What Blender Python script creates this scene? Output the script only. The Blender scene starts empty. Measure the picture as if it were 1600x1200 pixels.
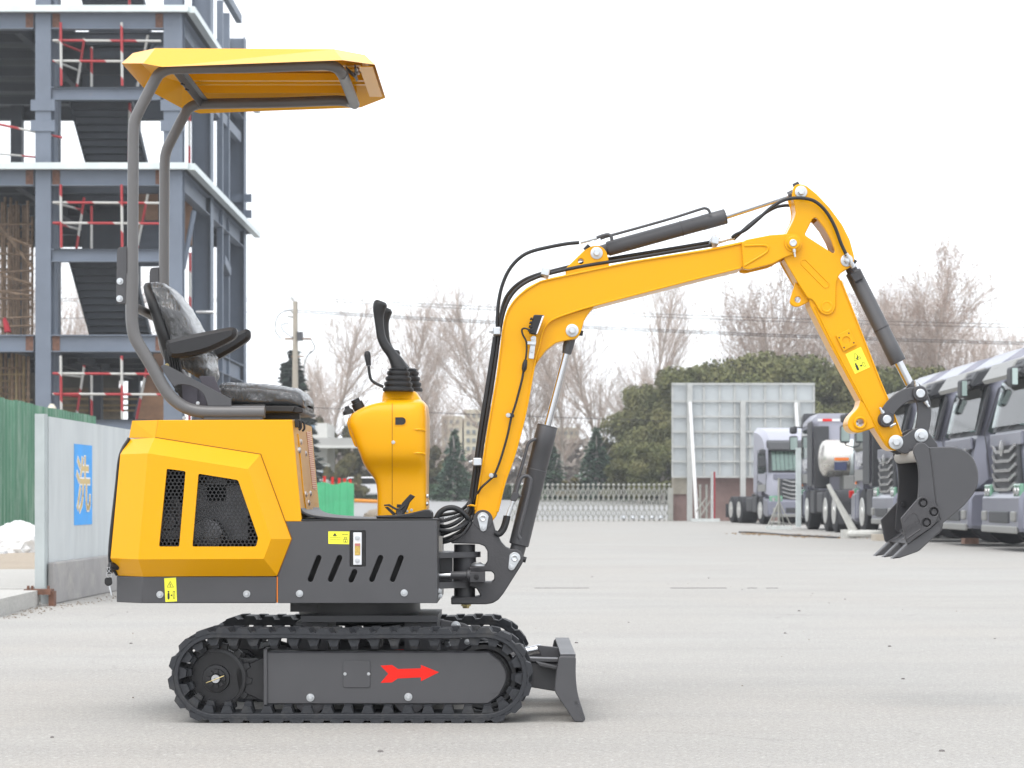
import bpy, bmesh, math, random
from mathutils import Vector, Matrix, noise
from mathutils.geometry import tessellate_polygon
R=math.radians
random.seed(7)
sc=bpy.context.scene
# ------------------------------------------------------------ camera, sky, sun, exposure
HZ=778.0; H=0.803; F=3200.0
cd=bpy.data.cameras.new('camera'); cam=bpy.data.objects.new('camera',cd); sc.collection.objects.link(cam); sc.camera=cam
cam.location=(0,0,H); cam.rotation_euler=(R(90),0,0)
cd.sensor_width=36; cd.lens=72.0; cd.shift_y=(HZ-600)/1600.0; cd.clip_start=.1; cd.clip_end=3000
cd.dof.use_dof=True; cd.dof.focus_distance=7.55; cd.dof.aperture_fstop=9.0
w=bpy.data.worlds.new('World'); sc.world=w; w.use_nodes=True
nt=w.node_tree; nt.nodes.clear()
out=nt.nodes.new('ShaderNodeOutputWorld'); bg=nt.nodes.new('ShaderNodeBackground'); bg.inputs['Strength'].default_value=0.125
sky=nt.nodes.new('ShaderNodeTexSky'); sky.sky_type='NISHITA'; sky.sun_disc=False
SUN_EL,SUN_AZ=R(60),R(205)      # azimuth clockwise from +y
sky.sun_elevation=SUN_EL; sky.sun_rotation=SUN_AZ; sky.air_density=1.0; sky.dust_density=4.0; sky.ozone_density=1.0
mix=nt.nodes.new('ShaderNodeMixRGB'); mix.inputs[0].default_value=0.86; mix.inputs[2].default_value=(8.6,8.9,9.3,1)   # closed cloud cover
nt.links.new(sky.outputs[0],mix.inputs[1]); nt.links.new(mix.outputs[0],bg.inputs['Color']); nt.links.new(bg.outputs[0],out.inputs['Surface'])
sd=bpy.data.lights.new('sun','SUN'); sd.energy=1.1; sd.angle=R(45); sd.color=(1,.965,.92)
sun=bpy.data.objects.new('sun',sd); sc.collection.objects.link(sun)
dv=Vector((math.sin(SUN_AZ)*math.cos(SUN_EL),math.cos(SUN_AZ)*math.cos(SUN_EL),math.sin(SUN_EL)))
sun.rotation_euler=dv.to_track_quat('Z','Y').to_euler()
sc.view_settings.view_transform='Standard'; sc.view_settings.look='None'; sc.view_settings.gamma=1; sc.view_settings.use_curve_mapping=False
sc.view_settings.exposure=0.76
sc.render.engine='CYCLES'
sc.cycles.max_bounces=8; sc.cycles.diffuse_bounces=3; sc.cycles.glossy_bounces=4; sc.cycles.transparent_max_bounces=16
# ------------------------------------------------------------ helpers
ORG=Vector((0,0,0))
def setorg(v):
    global ORG; ORG=Vector(v)
def W(px,py,Y):
    return Vector(((px-800)*Y/F, Y, H-(py-HZ)*Y/F))-ORG
def S(p,Y): return p*Y/F
def srgb(r,g,b):
    f=lambda c:(c/255/12.92) if c/255<=.04045 else ((c/255+.055)/1.055)**2.4
    return (f(r),f(g),f(b),1)
def mat(name,col,rough=.5,metal=0,coat=0,var=0,vscale=3,bump=0,bscale=40,spec=.5,col2=None,c2scale=2,c2=(.45,.65),obj=True):
    m=bpy.data.materials.new(name); m.use_nodes=True; n=m.node_tree; b=n.nodes['Principled BSDF']
    if len(col)==3: col=(*col,1)
    b.inputs['Base Color'].default_value=col; b.inputs['Roughness'].default_value=rough; b.inputs['Metallic'].default_value=metal
    b.inputs['Coat Weight'].default_value=coat; b.inputs['Coat Roughness'].default_value=.08; b.inputs['Specular IOR Level'].default_value=spec
    tc=n.nodes.new('ShaderNodeTexCoord'); co=tc.outputs['Object']
    cur=None
    if var:
        no=n.nodes.new('ShaderNodeTexNoise'); no.inputs['Scale'].default_value=vscale; no.inputs['Detail'].default_value=6; no.inputs['Roughness'].default_value=.6
        n.links.new(co,no.inputs['Vector'])
        cr=n.nodes.new('ShaderNodeMapRange'); cr.inputs[1].default_value=.3; cr.inputs[2].default_value=.7; cr.inputs[3].default_value=1-var; cr.inputs[4].default_value=1+var
        n.links.new(no.outputs[0],cr.inputs[0])
        mx=n.nodes.new('ShaderNodeVectorMath'); mx.operation='SCALE'; mx.inputs[0].default_value=col[:3]; n.links.new(cr.outputs[0],mx.inputs['Scale'])
        cur=mx.outputs[0]
        r2=n.nodes.new('ShaderNodeMapRange'); r2.inputs[3].default_value=max(0,rough-.08); r2.inputs[4].default_value=min(1,rough+.1)
        n.links.new(no.outputs[0],r2.inputs[0]); n.links.new(r2.outputs[0],b.inputs['Roughness'])
    if col2:
        no=n.nodes.new('ShaderNodeTexNoise'); no.inputs['Scale'].default_value=c2scale; no.inputs['Detail'].default_value=8; no.inputs['Roughness'].default_value=.7
        n.links.new(co,no.inputs['Vector'])
        cr=n.nodes.new('ShaderNodeMapRange'); cr.inputs[1].default_value=c2[0]; cr.inputs[2].default_value=c2[1]; n.links.new(no.outputs[0],cr.inputs[0])
        mi=n.nodes.new('ShaderNodeMixRGB'); n.links.new(cr.outputs[0],mi.inputs[0]); mi.inputs[1].default_value=col; mi.inputs[2].default_value=(*col2[:3],1)
        if cur: n.links.new(cur,mi.inputs[1])
        cur=mi.outputs[0]
    if cur: n.links.new(cur,b.inputs['Base Color'])
    if bump:
        no=n.nodes.new('ShaderNodeTexNoise'); no.inputs['Scale'].default_value=bscale; no.inputs['Detail'].default_value=4
        n.links.new(co,no.inputs['Vector'])
        bp=n.nodes.new('ShaderNodeBump'); bp.inputs['Strength'].default_value=bump; bp.inputs['Distance'].default_value=.002
        n.links.new(no.outputs[0],bp.inputs['Height']); n.links.new(bp.outputs[0],b.inputs['Normal'])
    return m
def stretch(m,s):
    n=m.node_tree; tc=[x for x in n.nodes if x.type=='TEX_COORD'][0]; mp=n.nodes.new('ShaderNodeMapping'); mp.inputs['Scale'].default_value=s
    for l in list(tc.outputs['Object'].links):
        t=l.to_socket; n.links.remove(l); n.links.new(mp.outputs[0],t)
    n.links.new(tc.outputs['Object'],mp.inputs[0]); return m
def tag(o,label=None,cat=None,group=None,kind=None):
    if label: o['label']=label
    if cat: o['category']=cat
    if group: o['group']=group
    if kind: o['kind']=kind
    return o
def link(o,par=None):
    sc.collection.objects.link(o)
    if par is not None: o.parent=par
    return o
def empty(name,loc,label=None,cat=None,group=None,rz=0):
    o=bpy.data.objects.new(name,None); o.location=loc; o.rotation_euler=(0,0,rz); o.empty_display_size=.2
    link(o); return tag(o,label,cat,group)
def dup(o,par=None,data=True):
    c=o.copy(); link(c,par)
    for ch in list(o.children): dup(ch,c)
    return c
def inst(o,loc,par,name=None,scale=None,rot=None):
    c=o.copy(); link(c,par); c.location=loc
    if scale is not None: c.scale=scale if hasattr(scale,'__len__') else (scale,)*3
    if rot is not None: c.rotation_euler=rot
    return c
def spl(pts,n=6,closed=False):
    P=[Vector(p) for p in pts]; out=[]; L=len(P)
    rng=range(L) if closed else range(L-1)
    for i in rng:
        p0=P[i-1] if (i>0 or closed) else P[0]*2-P[1]
        p1=P[i]; p2=P[(i+1)%L]
        p3=P[(i+2)%L] if (closed or i+2<L) else P[-1]*2-P[-2]
        for k in range(n):
            t=k/n
            out.append(.5*((2*p1)+(-p0+p2)*t+(2*p0-5*p1+4*p2-p3)*t*t+(-p0+3*p1-3*p2+p3)*t**3))
    if not closed: out.append(P[-1])
    return out
def rc(pts,r,n=4,closed=True):
    out=[]; L=len(pts)
    for i,p in enumerate(pts):
        p=Vector(p); rr=r[i] if hasattr(r,'__len__') else r
        if (not closed and i in (0,L-1)) or rr<=0: out.append(p); continue
        a=Vector(pts[i-1])-p; b=Vector(pts[(i+1)%L])-p
        d=min(rr,a.length*.48,b.length*.48); A=p+a.normalized()*d; B=p+b.normalized()*d
        for k in range(n+1):
            t=k/n; out.append(A*(1-t)**2+p*2*t*(1-t)+B*t*t)
    return out
def circ(cx,cy,r,n=20,a0=0,a1=360,inc=False):
    m=n+1 if inc else n
    return [(cx+r*math.cos(R(a0+(a1-a0)*k/n)),cy+r*math.sin(R(a0+(a1-a0)*k/n))) for k in range(m)]
def caps(x1,y1,x2,y2,r,n=6):
    a=math.atan2(y2-y1,x2-x1); o=[]
    for k in range(n+1): t=a-math.pi/2+math.pi*k/n; o.append((x2+r*math.cos(t),y2+r*math.sin(t)))
    for k in range(n+1): t=a+math.pi/2+math.pi*k/n; o.append((x1+r*math.cos(t),y1+r*math.sin(t)))
    return o
def thick(path,w,ends=None,n=6):
    P=[Vector((p[0],p[1])) for p in spl([(a,b,0) for a,b in path],5)]
    L=[];Rr=[]
    for i,p in enumerate(P):
        d=(P[min(i+1,len(P)-1)]-P[max(i-1,0)]).normalized(); nn=Vector((-d.y,d.x))
        L.append(p+nn*w/2); Rr.append(p-nn*w/2)
    e=(ends or w/2)
    def cap(c,d):
        a=math.atan2(d.y,d.x); return [c+Vector((math.cos(a+t),math.sin(a+t)))*e for t in [math.pi/2-math.pi*k/n for k in range(n+1)]]
    return [tuple(q) for q in L+cap(P[-1],(P[-1]-P[-2]))+Rr[::-1]+cap(P[0],(P[0]-P[1]))]
def area(P): return sum(P[i-1][0]*P[i][1]-P[i][0]*P[i-1][1] for i in range(len(P)))/2
def inset(P,b):
    o=[];L=len(P)
    for i in range(L):
        p=Vector(P[i][:2]); a=(p-Vector(P[i-1][:2])); c=(Vector(P[(i+1)%L][:2])-p)
        if a.length<1e-9 or c.length<1e-9: o.append((p.x,p.y)); continue
        a.normalize(); c.normalize(); n1=Vector((-a.y,a.x)); n2=Vector((-c.y,c.x)); m=n1+n2
        if m.length<1e-4: m=n1
        m=m/max(.35,(m.length**2/2)) if m.length**2/2>.35 else m.normalized()
        o.append((p.x+m.x*b,p.y+m.y*b))
    return o
class MB:
    def __init__(s): s.v=[];s.f=[]
    def add(s,v,f):
        k=len(s.v); s.v+= [Vector(a) for a in v]; s.f+=[tuple(i+k for i in q) for q in f]; return s
    def box(s,x0,x1,y0,y1,z0,z1):
        return s.add([(x,y,z) for x in (x0,x1) for y in (y0,y1) for z in (z0,z1)],[(0,1,3,2),(4,6,7,5),(0,4,5,1),(2,3,7,6),(0,2,6,4),(1,5,7,3)])
    def obox(s,c,sz,rot=None):
        x,y,z=[a/2 for a in sz]; c=Vector(c)
        vs=[Vector((i*x,j*y,k*z)) for i in(-1,1) for j in (-1,1) for k in (-1,1)]
        if rot is not None: vs=[rot@q for q in vs]
        return s.add([q+c for q in vs],[(0,1,3,2),(4,6,7,5),(0,4,5,1),(2,3,7,6),(0,2,6,4),(1,5,7,3)])
    def bar(s,a,b,w,h,up=(0,0,1)):
        a=Vector(a);b=Vector(b);d=(b-a).normalized();u=Vector(up)
        if abs(d.dot(u))>.98: u=Vector((0,1,0))
        sd_=d.cross(u).normalized();u=sd_.cross(d)
        vs=[p+sd_*i*w/2+u*j*h/2 for p in(a,b) for i,j in((-1,-1),(1,-1),(1,1),(-1,1))]
        return s.add(vs,[(3,2,1,0),(4,5,6,7),(0,1,5,4),(1,2,6,5),(2,3,7,6),(3,0,4,7)])
    def prism(s,pts,z0,z1):
        n=len(pts); vs=[(x,y,z0) for x,y in pts]+[(x,y,z1) for x,y in pts]
        t=tessellate_polygon([[Vector((x,y,0)) for x,y in pts]])
        f=[tuple(q) for q in t]+[tuple(i+n for i in q) for q in t]+[(i,(i+1)%n,(i+1)%n+n,i+n) for i in range(n)]
        return s.add(vs,f)
    def plate(s,P,y0,y1,b=.003,holes=()):
        "polygon in the xz plane extruded along y with chamfered rims"
        P=[tuple(p[:2]) for p in P]
        if area(P)<0: P=P[::-1]
        Hs=[[tuple(p[:2]) for p in h] for h in holes]; Hs=[h if area(h)<0 else h[::-1] for h in Hs]
        loops=[P]+Hs
        if y0>y1: y0,y1=y1,y0
        b=min(b,(y1-y0)*.45)
        cap=[inset(l,b) if b>0 else l for l in loops]
        tess=tessellate_polygon([[Vector((x,z,0)) for x,z in l] for l in cap])
        flat=[p for l in cap for p in l]; N=len(flat); orig=[p for l in loops for p in l]
        vs=[(x,y0,z) for x,z in flat]+[(x,y0+b,z) for x,z in orig]+[(x,y1-b,z) for x,z in orig]+[(x,y1,z) for x,z in flat]
        f=[(a,b_,c) for a,b_,c in tess]+[(a+3*N,c+3*N,b_+3*N) for a,b_,c in tess]
        o=0
        for l in loops:
            n=len(l)
            for r in range(3):
                for i in range(n):
                    j=(i+1)%n; f.append((o+i+r*N,o+j+r*N,o+j+(r+1)*N,o+i+(r+1)*N))
            o+=n
        return s.add(vs,f)
    def tube(s,pts,r,n=10,cap=True,sub=0,closed=False):
        if sub: pts=spl(pts,sub,closed)
        P=[Vector(p) for p in pts]; L=len(P)
        rr=r if hasattr(r,'__len__') else [r]*L
        if len(rr)!=L: rr=[rr[min(len(rr)-1,int(i/(L-1)*(len(rr)-1)+.5))] for i in range(L)]
        k=len(s.v); up=None
        for i,p in enumerate(P):
            if closed: t=(P[(i+1)%L]-P[i-1])
            else: t=(P[min(i+1,L-1)]-P[max(i-1,0)])
            t.normalize()
            if up is None:
                up=Vector((0,0,1)) if abs(t.z)<.9 else Vector((0,1,0))
            a=t.cross(up)
            if a.length<1e-5: a=t.cross(Vector((1,0,0)))
            a.normalize(); up=a.cross(t).normalized()
            for j in range(n):
                th=2*math.pi*j/n; s.v.append(p+(a*math.cos(th)+up*math.sin(th))*rr[i])
        m=L if closed else L-1
        for i in range(m):
            for j in range(n):
                s.f.append((k+i*n+j,k+i*n+(j+1)%n,k+((i+1)%L)*n+(j+1)%n,k+((i+1)%L)*n+j))
        if cap and not closed:
            s.f.append(tuple(k+j for j in range(n))[::-1]); s.f.append(tuple(k+(L-1)*n+j for j in range(n)))
        return s
    def turn(s,p0,axis,prof,n=24,phase=0):
        ax=Vector(axis).normalized(); a=ax.orthogonal().normalized(); b=ax.cross(a); p0=Vector(p0); k=len(s.v)
        for d,r in prof:
            for j in range(n):
                t=2*math.pi*j/n+phase; s.v.append(p0+ax*d+(a*math.cos(t)+b*math.sin(t))*max(r,1e-5))
        for i in range(len(prof)-1):
            for j in range(n): s.f.append((k+i*n+j,k+i*n+(j+1)%n,k+(i+1)*n+(j+1)%n,k+(i+1)*n+j))
        if prof[0][1]>1e-4: s.f.append(tuple(k+j for j in range(n))[::-1])
        if prof[-1][1]>1e-4: s.f.append(tuple(k+(len(prof)-1)*n+j for j in range(n)))
        return s
    def done(s,name,m,par=None,smooth=32,label=None,cat=None,group=None,kind=None,recalc=True):
        me=bpy.data.meshes.new(name); me.from_pydata([tuple(q) for q in s.v],[],s.f)
        if recalc:
            bm=bmesh.new(); bm.from_mesh(me); bmesh.ops.recalc_face_normals(bm,faces=bm.faces); bm.to_mesh(me); bm.free()
        me.materials.append(m)
        if smooth:
            me.shade_smooth(); me.set_sharp_from_angle(angle=R(smooth))
        o=bpy.data.objects.new(name,me); link(o,par); return tag(o,label,cat,group,kind)
def pp(pts,Y):   # pixels -> (x,z) at depth Y
    return [((p[0]-800)*Y/F-ORG.x, H-(p[1]-HZ)*Y/F-ORG.z) for p in pts]
def slab(name,pts,y0,y1,m,par,b=.003,holes=(),yref=None,**k):
    yr=yref or y0
    return MB().plate(pp(pts,yr),y0-ORG.y,y1-ORG.y,b,[pp(h,yr) for h in holes]).done(name,m,par,**k)
def text(s,size,m,par,name='lettering',M=None,ext=.001,font=None):
    cu=bpy.data.curves.new(name,'FONT'); cu.body=s; cu.size=size; cu.extrude=ext; cu.align_x='CENTER'; cu.align_y='CENTER'
    t=bpy.data.objects.new('tmp',cu); sc.collection.objects.link(t)
    dg=bpy.context.evaluated_depsgraph_get(); me=bpy.data.meshes.new_from_object(t.evaluated_get(dg))
    bpy.data.objects.remove(t); me.transform(M); me.materials.clear(); me.materials.append(m)
    o=bpy.data.objects.new(name,me); return link(o,par)
# ------------------------------------------------------------ materials
YEL=mat('yellow_paint',(.77,.365,.002),.36,coat=.24,bump=.05,bscale=90,spec=.2)
GRY=mat('grey_paint',(.064,.064,.069),.42,var=.06,vscale=5,bump=.14,bscale=420)
GRYM=mat('grey_cast',(.052,.051,.055),.5,var=.12,vscale=9,bump=.5,bscale=110)
TUBEM=mat('grey_tube_paint',(.115,.112,.112),.38,var=.04,vscale=6,bump=.05,bscale=300,coat=.15)
RUB=mat('track_rubber',(.02,.022,.027),.62,col2=(.06,.058,.055),c2scale=9,c2=(.52,.75),bump=.6,bscale=70)
BLK=mat('black_plastic',(.012,.012,.013),.45,bump=.15,bscale=350)
BLKG=mat('black_gloss',(.012,.012,.013),.2)
DARK=mat('black_steel',(.014,.014,.016),.4,var=.2,vscale=12)
HOSE=mat('hose_rubber',(.012,.013,.015),.5,bump=.3,bscale=160)
CHR=mat('chrome',(.56,.57,.59),.25,metal=1)
ZNC=mat('zinc_plate',(.6,.62,.64),.33,metal=.9,var=.1,vscale=40)
BRS=mat('yellow_zinc',(.4,.33,.16),.35,metal=.9)
DST=mat('dusty_steel',(.35,.33,.3),.6,var=.15)
STKY=mat('sticker_yellow',(.88,.86,.05),.4)
INK=mat('sticker_ink',(.02,.02,.02),.5)
RED=mat('arrow_red',(.74,.022,.014),.5,spec=.2)
BLT=mat('seat_belt_webbing',(.075,.07,.085),.8,bump=.5,bscale=500)
VIN=mat('black_vinyl',(.014,.014,.016),.45,bump=.3,bscale=200)
LNS=mat('clear_lens',(.75,.75,.78),.08,coat=1)
ORG_=mat('orange_edge',(.75,.2,.01),.4)
def film_mat():
    m=bpy.data.materials.new('plastic_film'); m.use_nodes=True; n=m.node_tree; n.nodes.clear()
    o=n.nodes.new('ShaderNodeOutputMaterial'); mx=n.nodes.new('ShaderNodeMixShader'); tr=n.nodes.new('ShaderNodeBsdfTransparent'); g=n.nodes.new('ShaderNodeBsdfGlossy')
    d=n.nodes.new('ShaderNodeBsdfDiffuse'); d.inputs[0].default_value=(.8,.82,.85,1); m2=n.nodes.new('ShaderNodeMixShader'); m2.inputs[0].default_value=.05
    g.inputs['Roughness'].default_value=.09; tr.inputs[0].default_value=(.93,.93,.93,1)
    tc=n.nodes.new('ShaderNodeTexCoord'); mp=n.nodes.new('ShaderNodeMapping'); mp.inputs['Scale'].default_value=(34,6,8); mp.inputs['Rotation'].default_value=(0,R(35),0)
    no=n.nodes.new('ShaderNodeTexNoise'); no.inputs['Scale'].default_value=1.6; no.inputs['Detail'].default_value=2; no.inputs['Distortion'].default_value=1.6
    bp=n.nodes.new('ShaderNodeBump'); bp.inputs['Strength'].default_value=1; bp.inputs['Distance'].default_value=.012
    n.links.new(tc.outputs['Object'],mp.inputs[0]); n.links.new(mp.outputs[0],no.inputs['Vector']); n.links.new(no.outputs[0],bp.inputs['Height']); n.links.new(bp.outputs[0],g.inputs['Normal'])
    lw=n.nodes.new('ShaderNodeLayerWeight'); lw.inputs[0].default_value=.4; n.links.new(bp.outputs[0],lw.inputs['Normal'])
    mr=n.nodes.new('ShaderNodeMapRange'); mr.inputs[3].default_value=.02; mr.inputs[4].default_value=.95; n.links.new(lw.outputs['Fresnel'],mr.inputs[0])
    n.links.new(tr.outputs[0],m2.inputs[1]); n.links.new(d.outputs[0],m2.inputs[2])
    n.links.new(mr.outputs[0],mx.inputs[0]); n.links.new(m2.outputs[0],mx.inputs[1]); n.links.new(g.outputs[0],mx.inputs[2]); n.links.new(mx.outputs[0],o.inputs[0])
    return m
FILM=film_mat()
_y=YEL.node_tree.nodes['Principled BSDF']; _y.inputs['Coat Weight'].default_value=.6; _y.inputs['Coat IOR'].default_value=1.22; _y.inputs['Coat Roughness'].default_value=.12
# ------------------------------------------------------------ ground
def ground_mat(name,base,alt,speck=True,crack=True,bump=.35):
    m=bpy.data.materials.new(name); m.use_nodes=True; n=m.node_tree; b=n.nodes['Principled BSDF']; b.inputs['Roughness'].default_value=.85; b.inputs['Specular IOR Level'].default_value=.25
    L=n.links.new; tc=n.nodes.new('ShaderNodeTexCoord'); co=tc.outputs['Object']
    def noi(s,d=6,r=.6,v=co,dist=0):
        q=n.nodes.new('ShaderNodeTexNoise'); q.inputs['Scale'].default_value=s; q.inputs['Detail'].default_value=d; q.inputs['Roughness'].default_value=r; q.inputs['Distortion'].default_value=dist; L(v,q.inputs['Vector']); return q.outputs[0]
    def mr(x,a,b_,c,d):
        q=n.nodes.new('ShaderNodeMapRange'); 
        for i,v in enumerate((a,b_,c,d)): q.inputs[i+1].default_value=v
        L(x,q.inputs[0]); return q.outputs[0]
    def mixc(f,a,c,t='MIX'):
        q=n.nodes.new('ShaderNodeMixRGB'); q.blend_type=t
        if isinstance(f,float): q.inputs[0].default_value=f
        else: L(f,q.inputs[0])
        for i,v in ((1,a),(2,c)):
            if isinstance(v,tuple): q.inputs[i].default_value=(*v[:3],1)
            else: L(v,q.inputs[i])
        return q.outputs[0]
    c=mixc(mr(noi(.35,5,.55,dist=.6),.35,.65,0,1),base,alt)
    mp=n.nodes.new('ShaderNodeMapping'); mp.inputs['Scale'].default_value=(.25,1.1,1); L(co,mp.inputs[0])
    c=mixc(mr(noi(1.3,6,.65,mp.outputs[0]),.42,.7,0,.75),c,tuple(x*.84 for x in base[:3]))
    c=mixc(mr(noi(14,5,.7),.4,.75,0,.45),c,tuple(x*.8 for x in base[:3]))
    if speck:
        c=mixc(mr(noi(170,3,.8),.3,.7,0,.62),tuple(x*.62 for x in base[:3]),c) if False else mixc(mr(noi(75,5,.95),.40,.56,0,1),mixc(.46,c,(.10,.098,.095)),c)
        c=mixc(mr(noi(38,4,.8),.56,.70,0,.55),c,(.64,.63,.61))
        vo=n.nodes.new('ShaderNodeTexVoronoi'); vo.inputs['Scale'].default_value=16; L(co,vo.inputs['Vector'])
        c=mixc(mr(vo.outputs['Distance'],.0,.09,.6,0),c,(.1,.095,.09))
    if crack:
        vo=n.nodes.new('ShaderNodeTexVoronoi'); vo.feature='DISTANCE_TO_EDGE'; vo.inputs['Scale'].default_value=.55
        ad=n.nodes.new('ShaderNodeMixRGB'); ad.blend_type='ADD'; ad.inputs[0].default_value=.35; L(co,ad.inputs[1])
        qn=n.nodes.new('ShaderNodeTexNoise'); qn.inputs['Scale'].default_value=2.2; qn.inputs['Detail'].default_value=6; L(co,qn.inputs['Vector']); L(qn.outputs['Color'],ad.inputs[2])
        L(ad.outputs[0],vo.inputs['Vector'])
        k=n.nodes.new('ShaderNodeMath'); k.operation='MULTIPLY'; L(mr(vo.outputs['Distance'],0,.006,1,0),k.inputs[0]); L(mr(noi(.4,3),.5,.62,0,.28),k.inputs[1])
        c=mixc(k.outputs[0],c,(.12,.115,.11))
    L(c,b.inputs['Base Color'])
    bp=n.nodes.new('ShaderNodeBump'); bp.inputs['Strength'].default_value=bump; bp.inputs['Distance'].default_value=.004; L(noi(120,4,.7),bp.inputs['Height']); L(bp.outputs[0],b.inputs['Normal'])
    return m
CONC=ground_mat('yard_concrete',(.402,.392,.371),(.395,.374,.345))
MB().add([(-900,-60,0),(900,-60,0),(900,78,0),(-900,78,0)],[(0,1,2,3)]).done('ground',CONC,kind='structure',smooth=0)
# land beyond the yard rises a little towards the road and the hedge
ROADM=ground_mat('road_concrete',(.33,.33,.33),(.3,.3,.3),False,False)
SOIL=ground_mat('dry_grass_soil',(.16,.14,.085),(.1,.11,.05),False,False)
DIRT=ground_mat('bare_dirt',(.42,.35,.27),(.36,.3,.23),True,False,.6)
MB().add([(-900,77.99,0),(900,77.99,0),(900,84,.02),(-900,84,.02),(900,136,.72),(-900,136,.72)],[(0,1,2,3),(3,2,4,5)]).done('road',ROADM,kind='structure',smooth=0)
MB().add([(-900,136,.72),(900,136,.72),(900,900,1.2),(-900,900,1.2),(900,2500,1.2),(-900,2500,1.2)],[(0,1,2,3),(3,2,4,5)]).done('verge',SOIL,kind='structure',smooth=0)
g=[(-60,19.5),(-3.62,19.5),(-3.62,24.2),(-7.3,45),(-7.3,77.9),(-60,77.9)]
MB().add([(x,y,.006) for x,y in g],[tuple(range(6))]).done('dirt_ground',DIRT,kind='structure',smooth=0)
# raised concrete slab with kerb at the left
SLABM=ground_mat('pale_concrete_slab',(.52,.51,.48),(.47,.455,.43),True,False)
b=MB()
b.prism([(-9,13.4),(-3.46,13.75),(-3.52,15.25),(-3.62,15.36),(-9,15.36)],0,.118)
b.done('pavement',SLABM,kind='structure',smooth=0)
b=MB(); b.prism([(-9,15.39),(-3.66,15.39),(-3.66,19.6),(-9,19.6)],0,.121); b.done('pavement',SLABM,kind='structure',smooth=0)
# crumbs of dirt and grit along the kerb and wall foot
rnd=random.Random(3); b=MB()
for i in range(420):
    t=rnd.random()
    if t<.45: x=-3.45+rnd.gauss(.05,.09); y=rnd.uniform(13.6,15.6)
    elif t<.8: x=-3.3+rnd.gauss(.05,.08); y=rnd.uniform(15.4,19)
    else: x=rnd.uniform(-3.4,4); y=rnd.uniform(8,20)
    s=rnd.uniform(.002,.008)*(1.3 if t<.8 else .7); b.obox((x,y,s*.3),(s,s*rnd.uniform(.6,1.4),s*.7),Matrix.Rotation(rnd.uniform(0,3),3,'Z'))
b.done('grit',mat('grit',(.26,.22,.18),.9,var=.5,vscale=30),kind='stuff',smooth=0)

jm=mat('joint_dark',(.16,.155,.15),.9,var=.4,vscale=20)
rnd=random.Random(8); b=MB(); x=-14.0
while x<16:
    w_=rnd.uniform(.05,.5)
    if rnd.random()<(.8 if 1.3<x<2.3 else .12): b.box(x,x+w_,18.2+rnd.uniform(-.006,.0),18.212+rnd.uniform(0,.008)*(2 if 1.3<x<2.3 else 1),.0008,.004)
    x+=w_+rnd.uniform(.02,.4)
b.done('expansion_joint',jm,kind='structure',smooth=0)
b=MB()
for i in range(34):
    y=6.4+ (rnd.random()**1.6)*16; x=rnd.uniform(-.25,.25)*y; s=rnd.uniform(.003,.011); b.turn((x,y,0),(0,0,1),[(0,s),(s*.5,s*.8),(s*.7,0)],6)
b.done('pebbles',mat('pebble',(.14,.13,.125),.9,var=.4,vscale=30),kind='stuff')
# ------------------------------------------------------------ mini excavator
CY=7.78
EX=empty('mini_excavator',(-.75,CY,0),'small yellow crawler excavator with open canopy and raised boom, in the middle of the yard','mini excavator')
setorg((-.75,CY,0))
def YY(y): return y-ORG.y
# ---- shared bolt
def bolt_data():
    b=MB(); b.turn((0,0,0),(0,-1,0),[(0,1),(.12,1),(.2,.93)],20); b.turn((0,-.2,0),(0,-1,0),[(0,.68),(.42,.68),(.55,.55)],6); b.turn((0,-.75,0),(0,-1,0),[(0,.4),(.04,.38)],12)
    o=b.done('bolt',ZNC,None); me=o.data; bpy.data.objects.remove(o); return me
BD=bolt_data()
def bolt(px,py,Y,r,par,m=None,name='bolt',off=None):
    o=bpy.data.objects.new(name,BD); link(o,par); o.location=W(px,py,Y); o.scale=(S(r,Y),)*3; o.rotation_euler=(0,random.uniform(0,1),0)
    if m: 
        me=BDM.setdefault(m.name,None) or BD.copy(); BDM[m.name]=me; me.materials.clear(); me.materials.append(m); o.data=me
    return o
BDM={}
# ---- undercarriage : one crawler, then copied to the far side
TN,TF=7.30,7.48
def loop_px(r,n1=26):
    "stadium path of the belt, px"
    c1=(337.5,1056.5); c2=(757,1056.5)
    P=[(c1[0]+r*math.cos(t),c1[1]+r*math.sin(t)) for t in [math.pi/2+math.pi*k/n1 for k in range(n1+1)]]
    m=24
    top=[]
    for k in range(1,m):
        t=k/m; x=c1[0]+(c2[0]-c1[0])*t; top.append((x,c1[1]-r+1.6*math.sin(t*math.pi)+.5*math.sin(t*17)))
    P+=top
    P+=[(c2[0]+r*math.cos(t),c2[1]+r*math.sin(t)) for t in [-math.pi/2+math.pi*k/n1 for k in range(n1+1)]]
    P+=[(c2[0]+(c1[0]-c2[0])*k/m,c1[1]+r) for k in range(1,m)]
    return P
def frame_at(P,s):
    "position and direction at arclength s of closed px loop"
    L=len(P); acc=0
    for i in range(L):
        a=Vector(P[i]);b=Vector(P[(i+1)%L]);d=(b-a).length
        if acc+d>=s: t=(s-acc)/d; return a+(b-a)*t,(b-a)/d
        acc+=d
    return Vector(P[0]),Vector((1,0))
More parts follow.
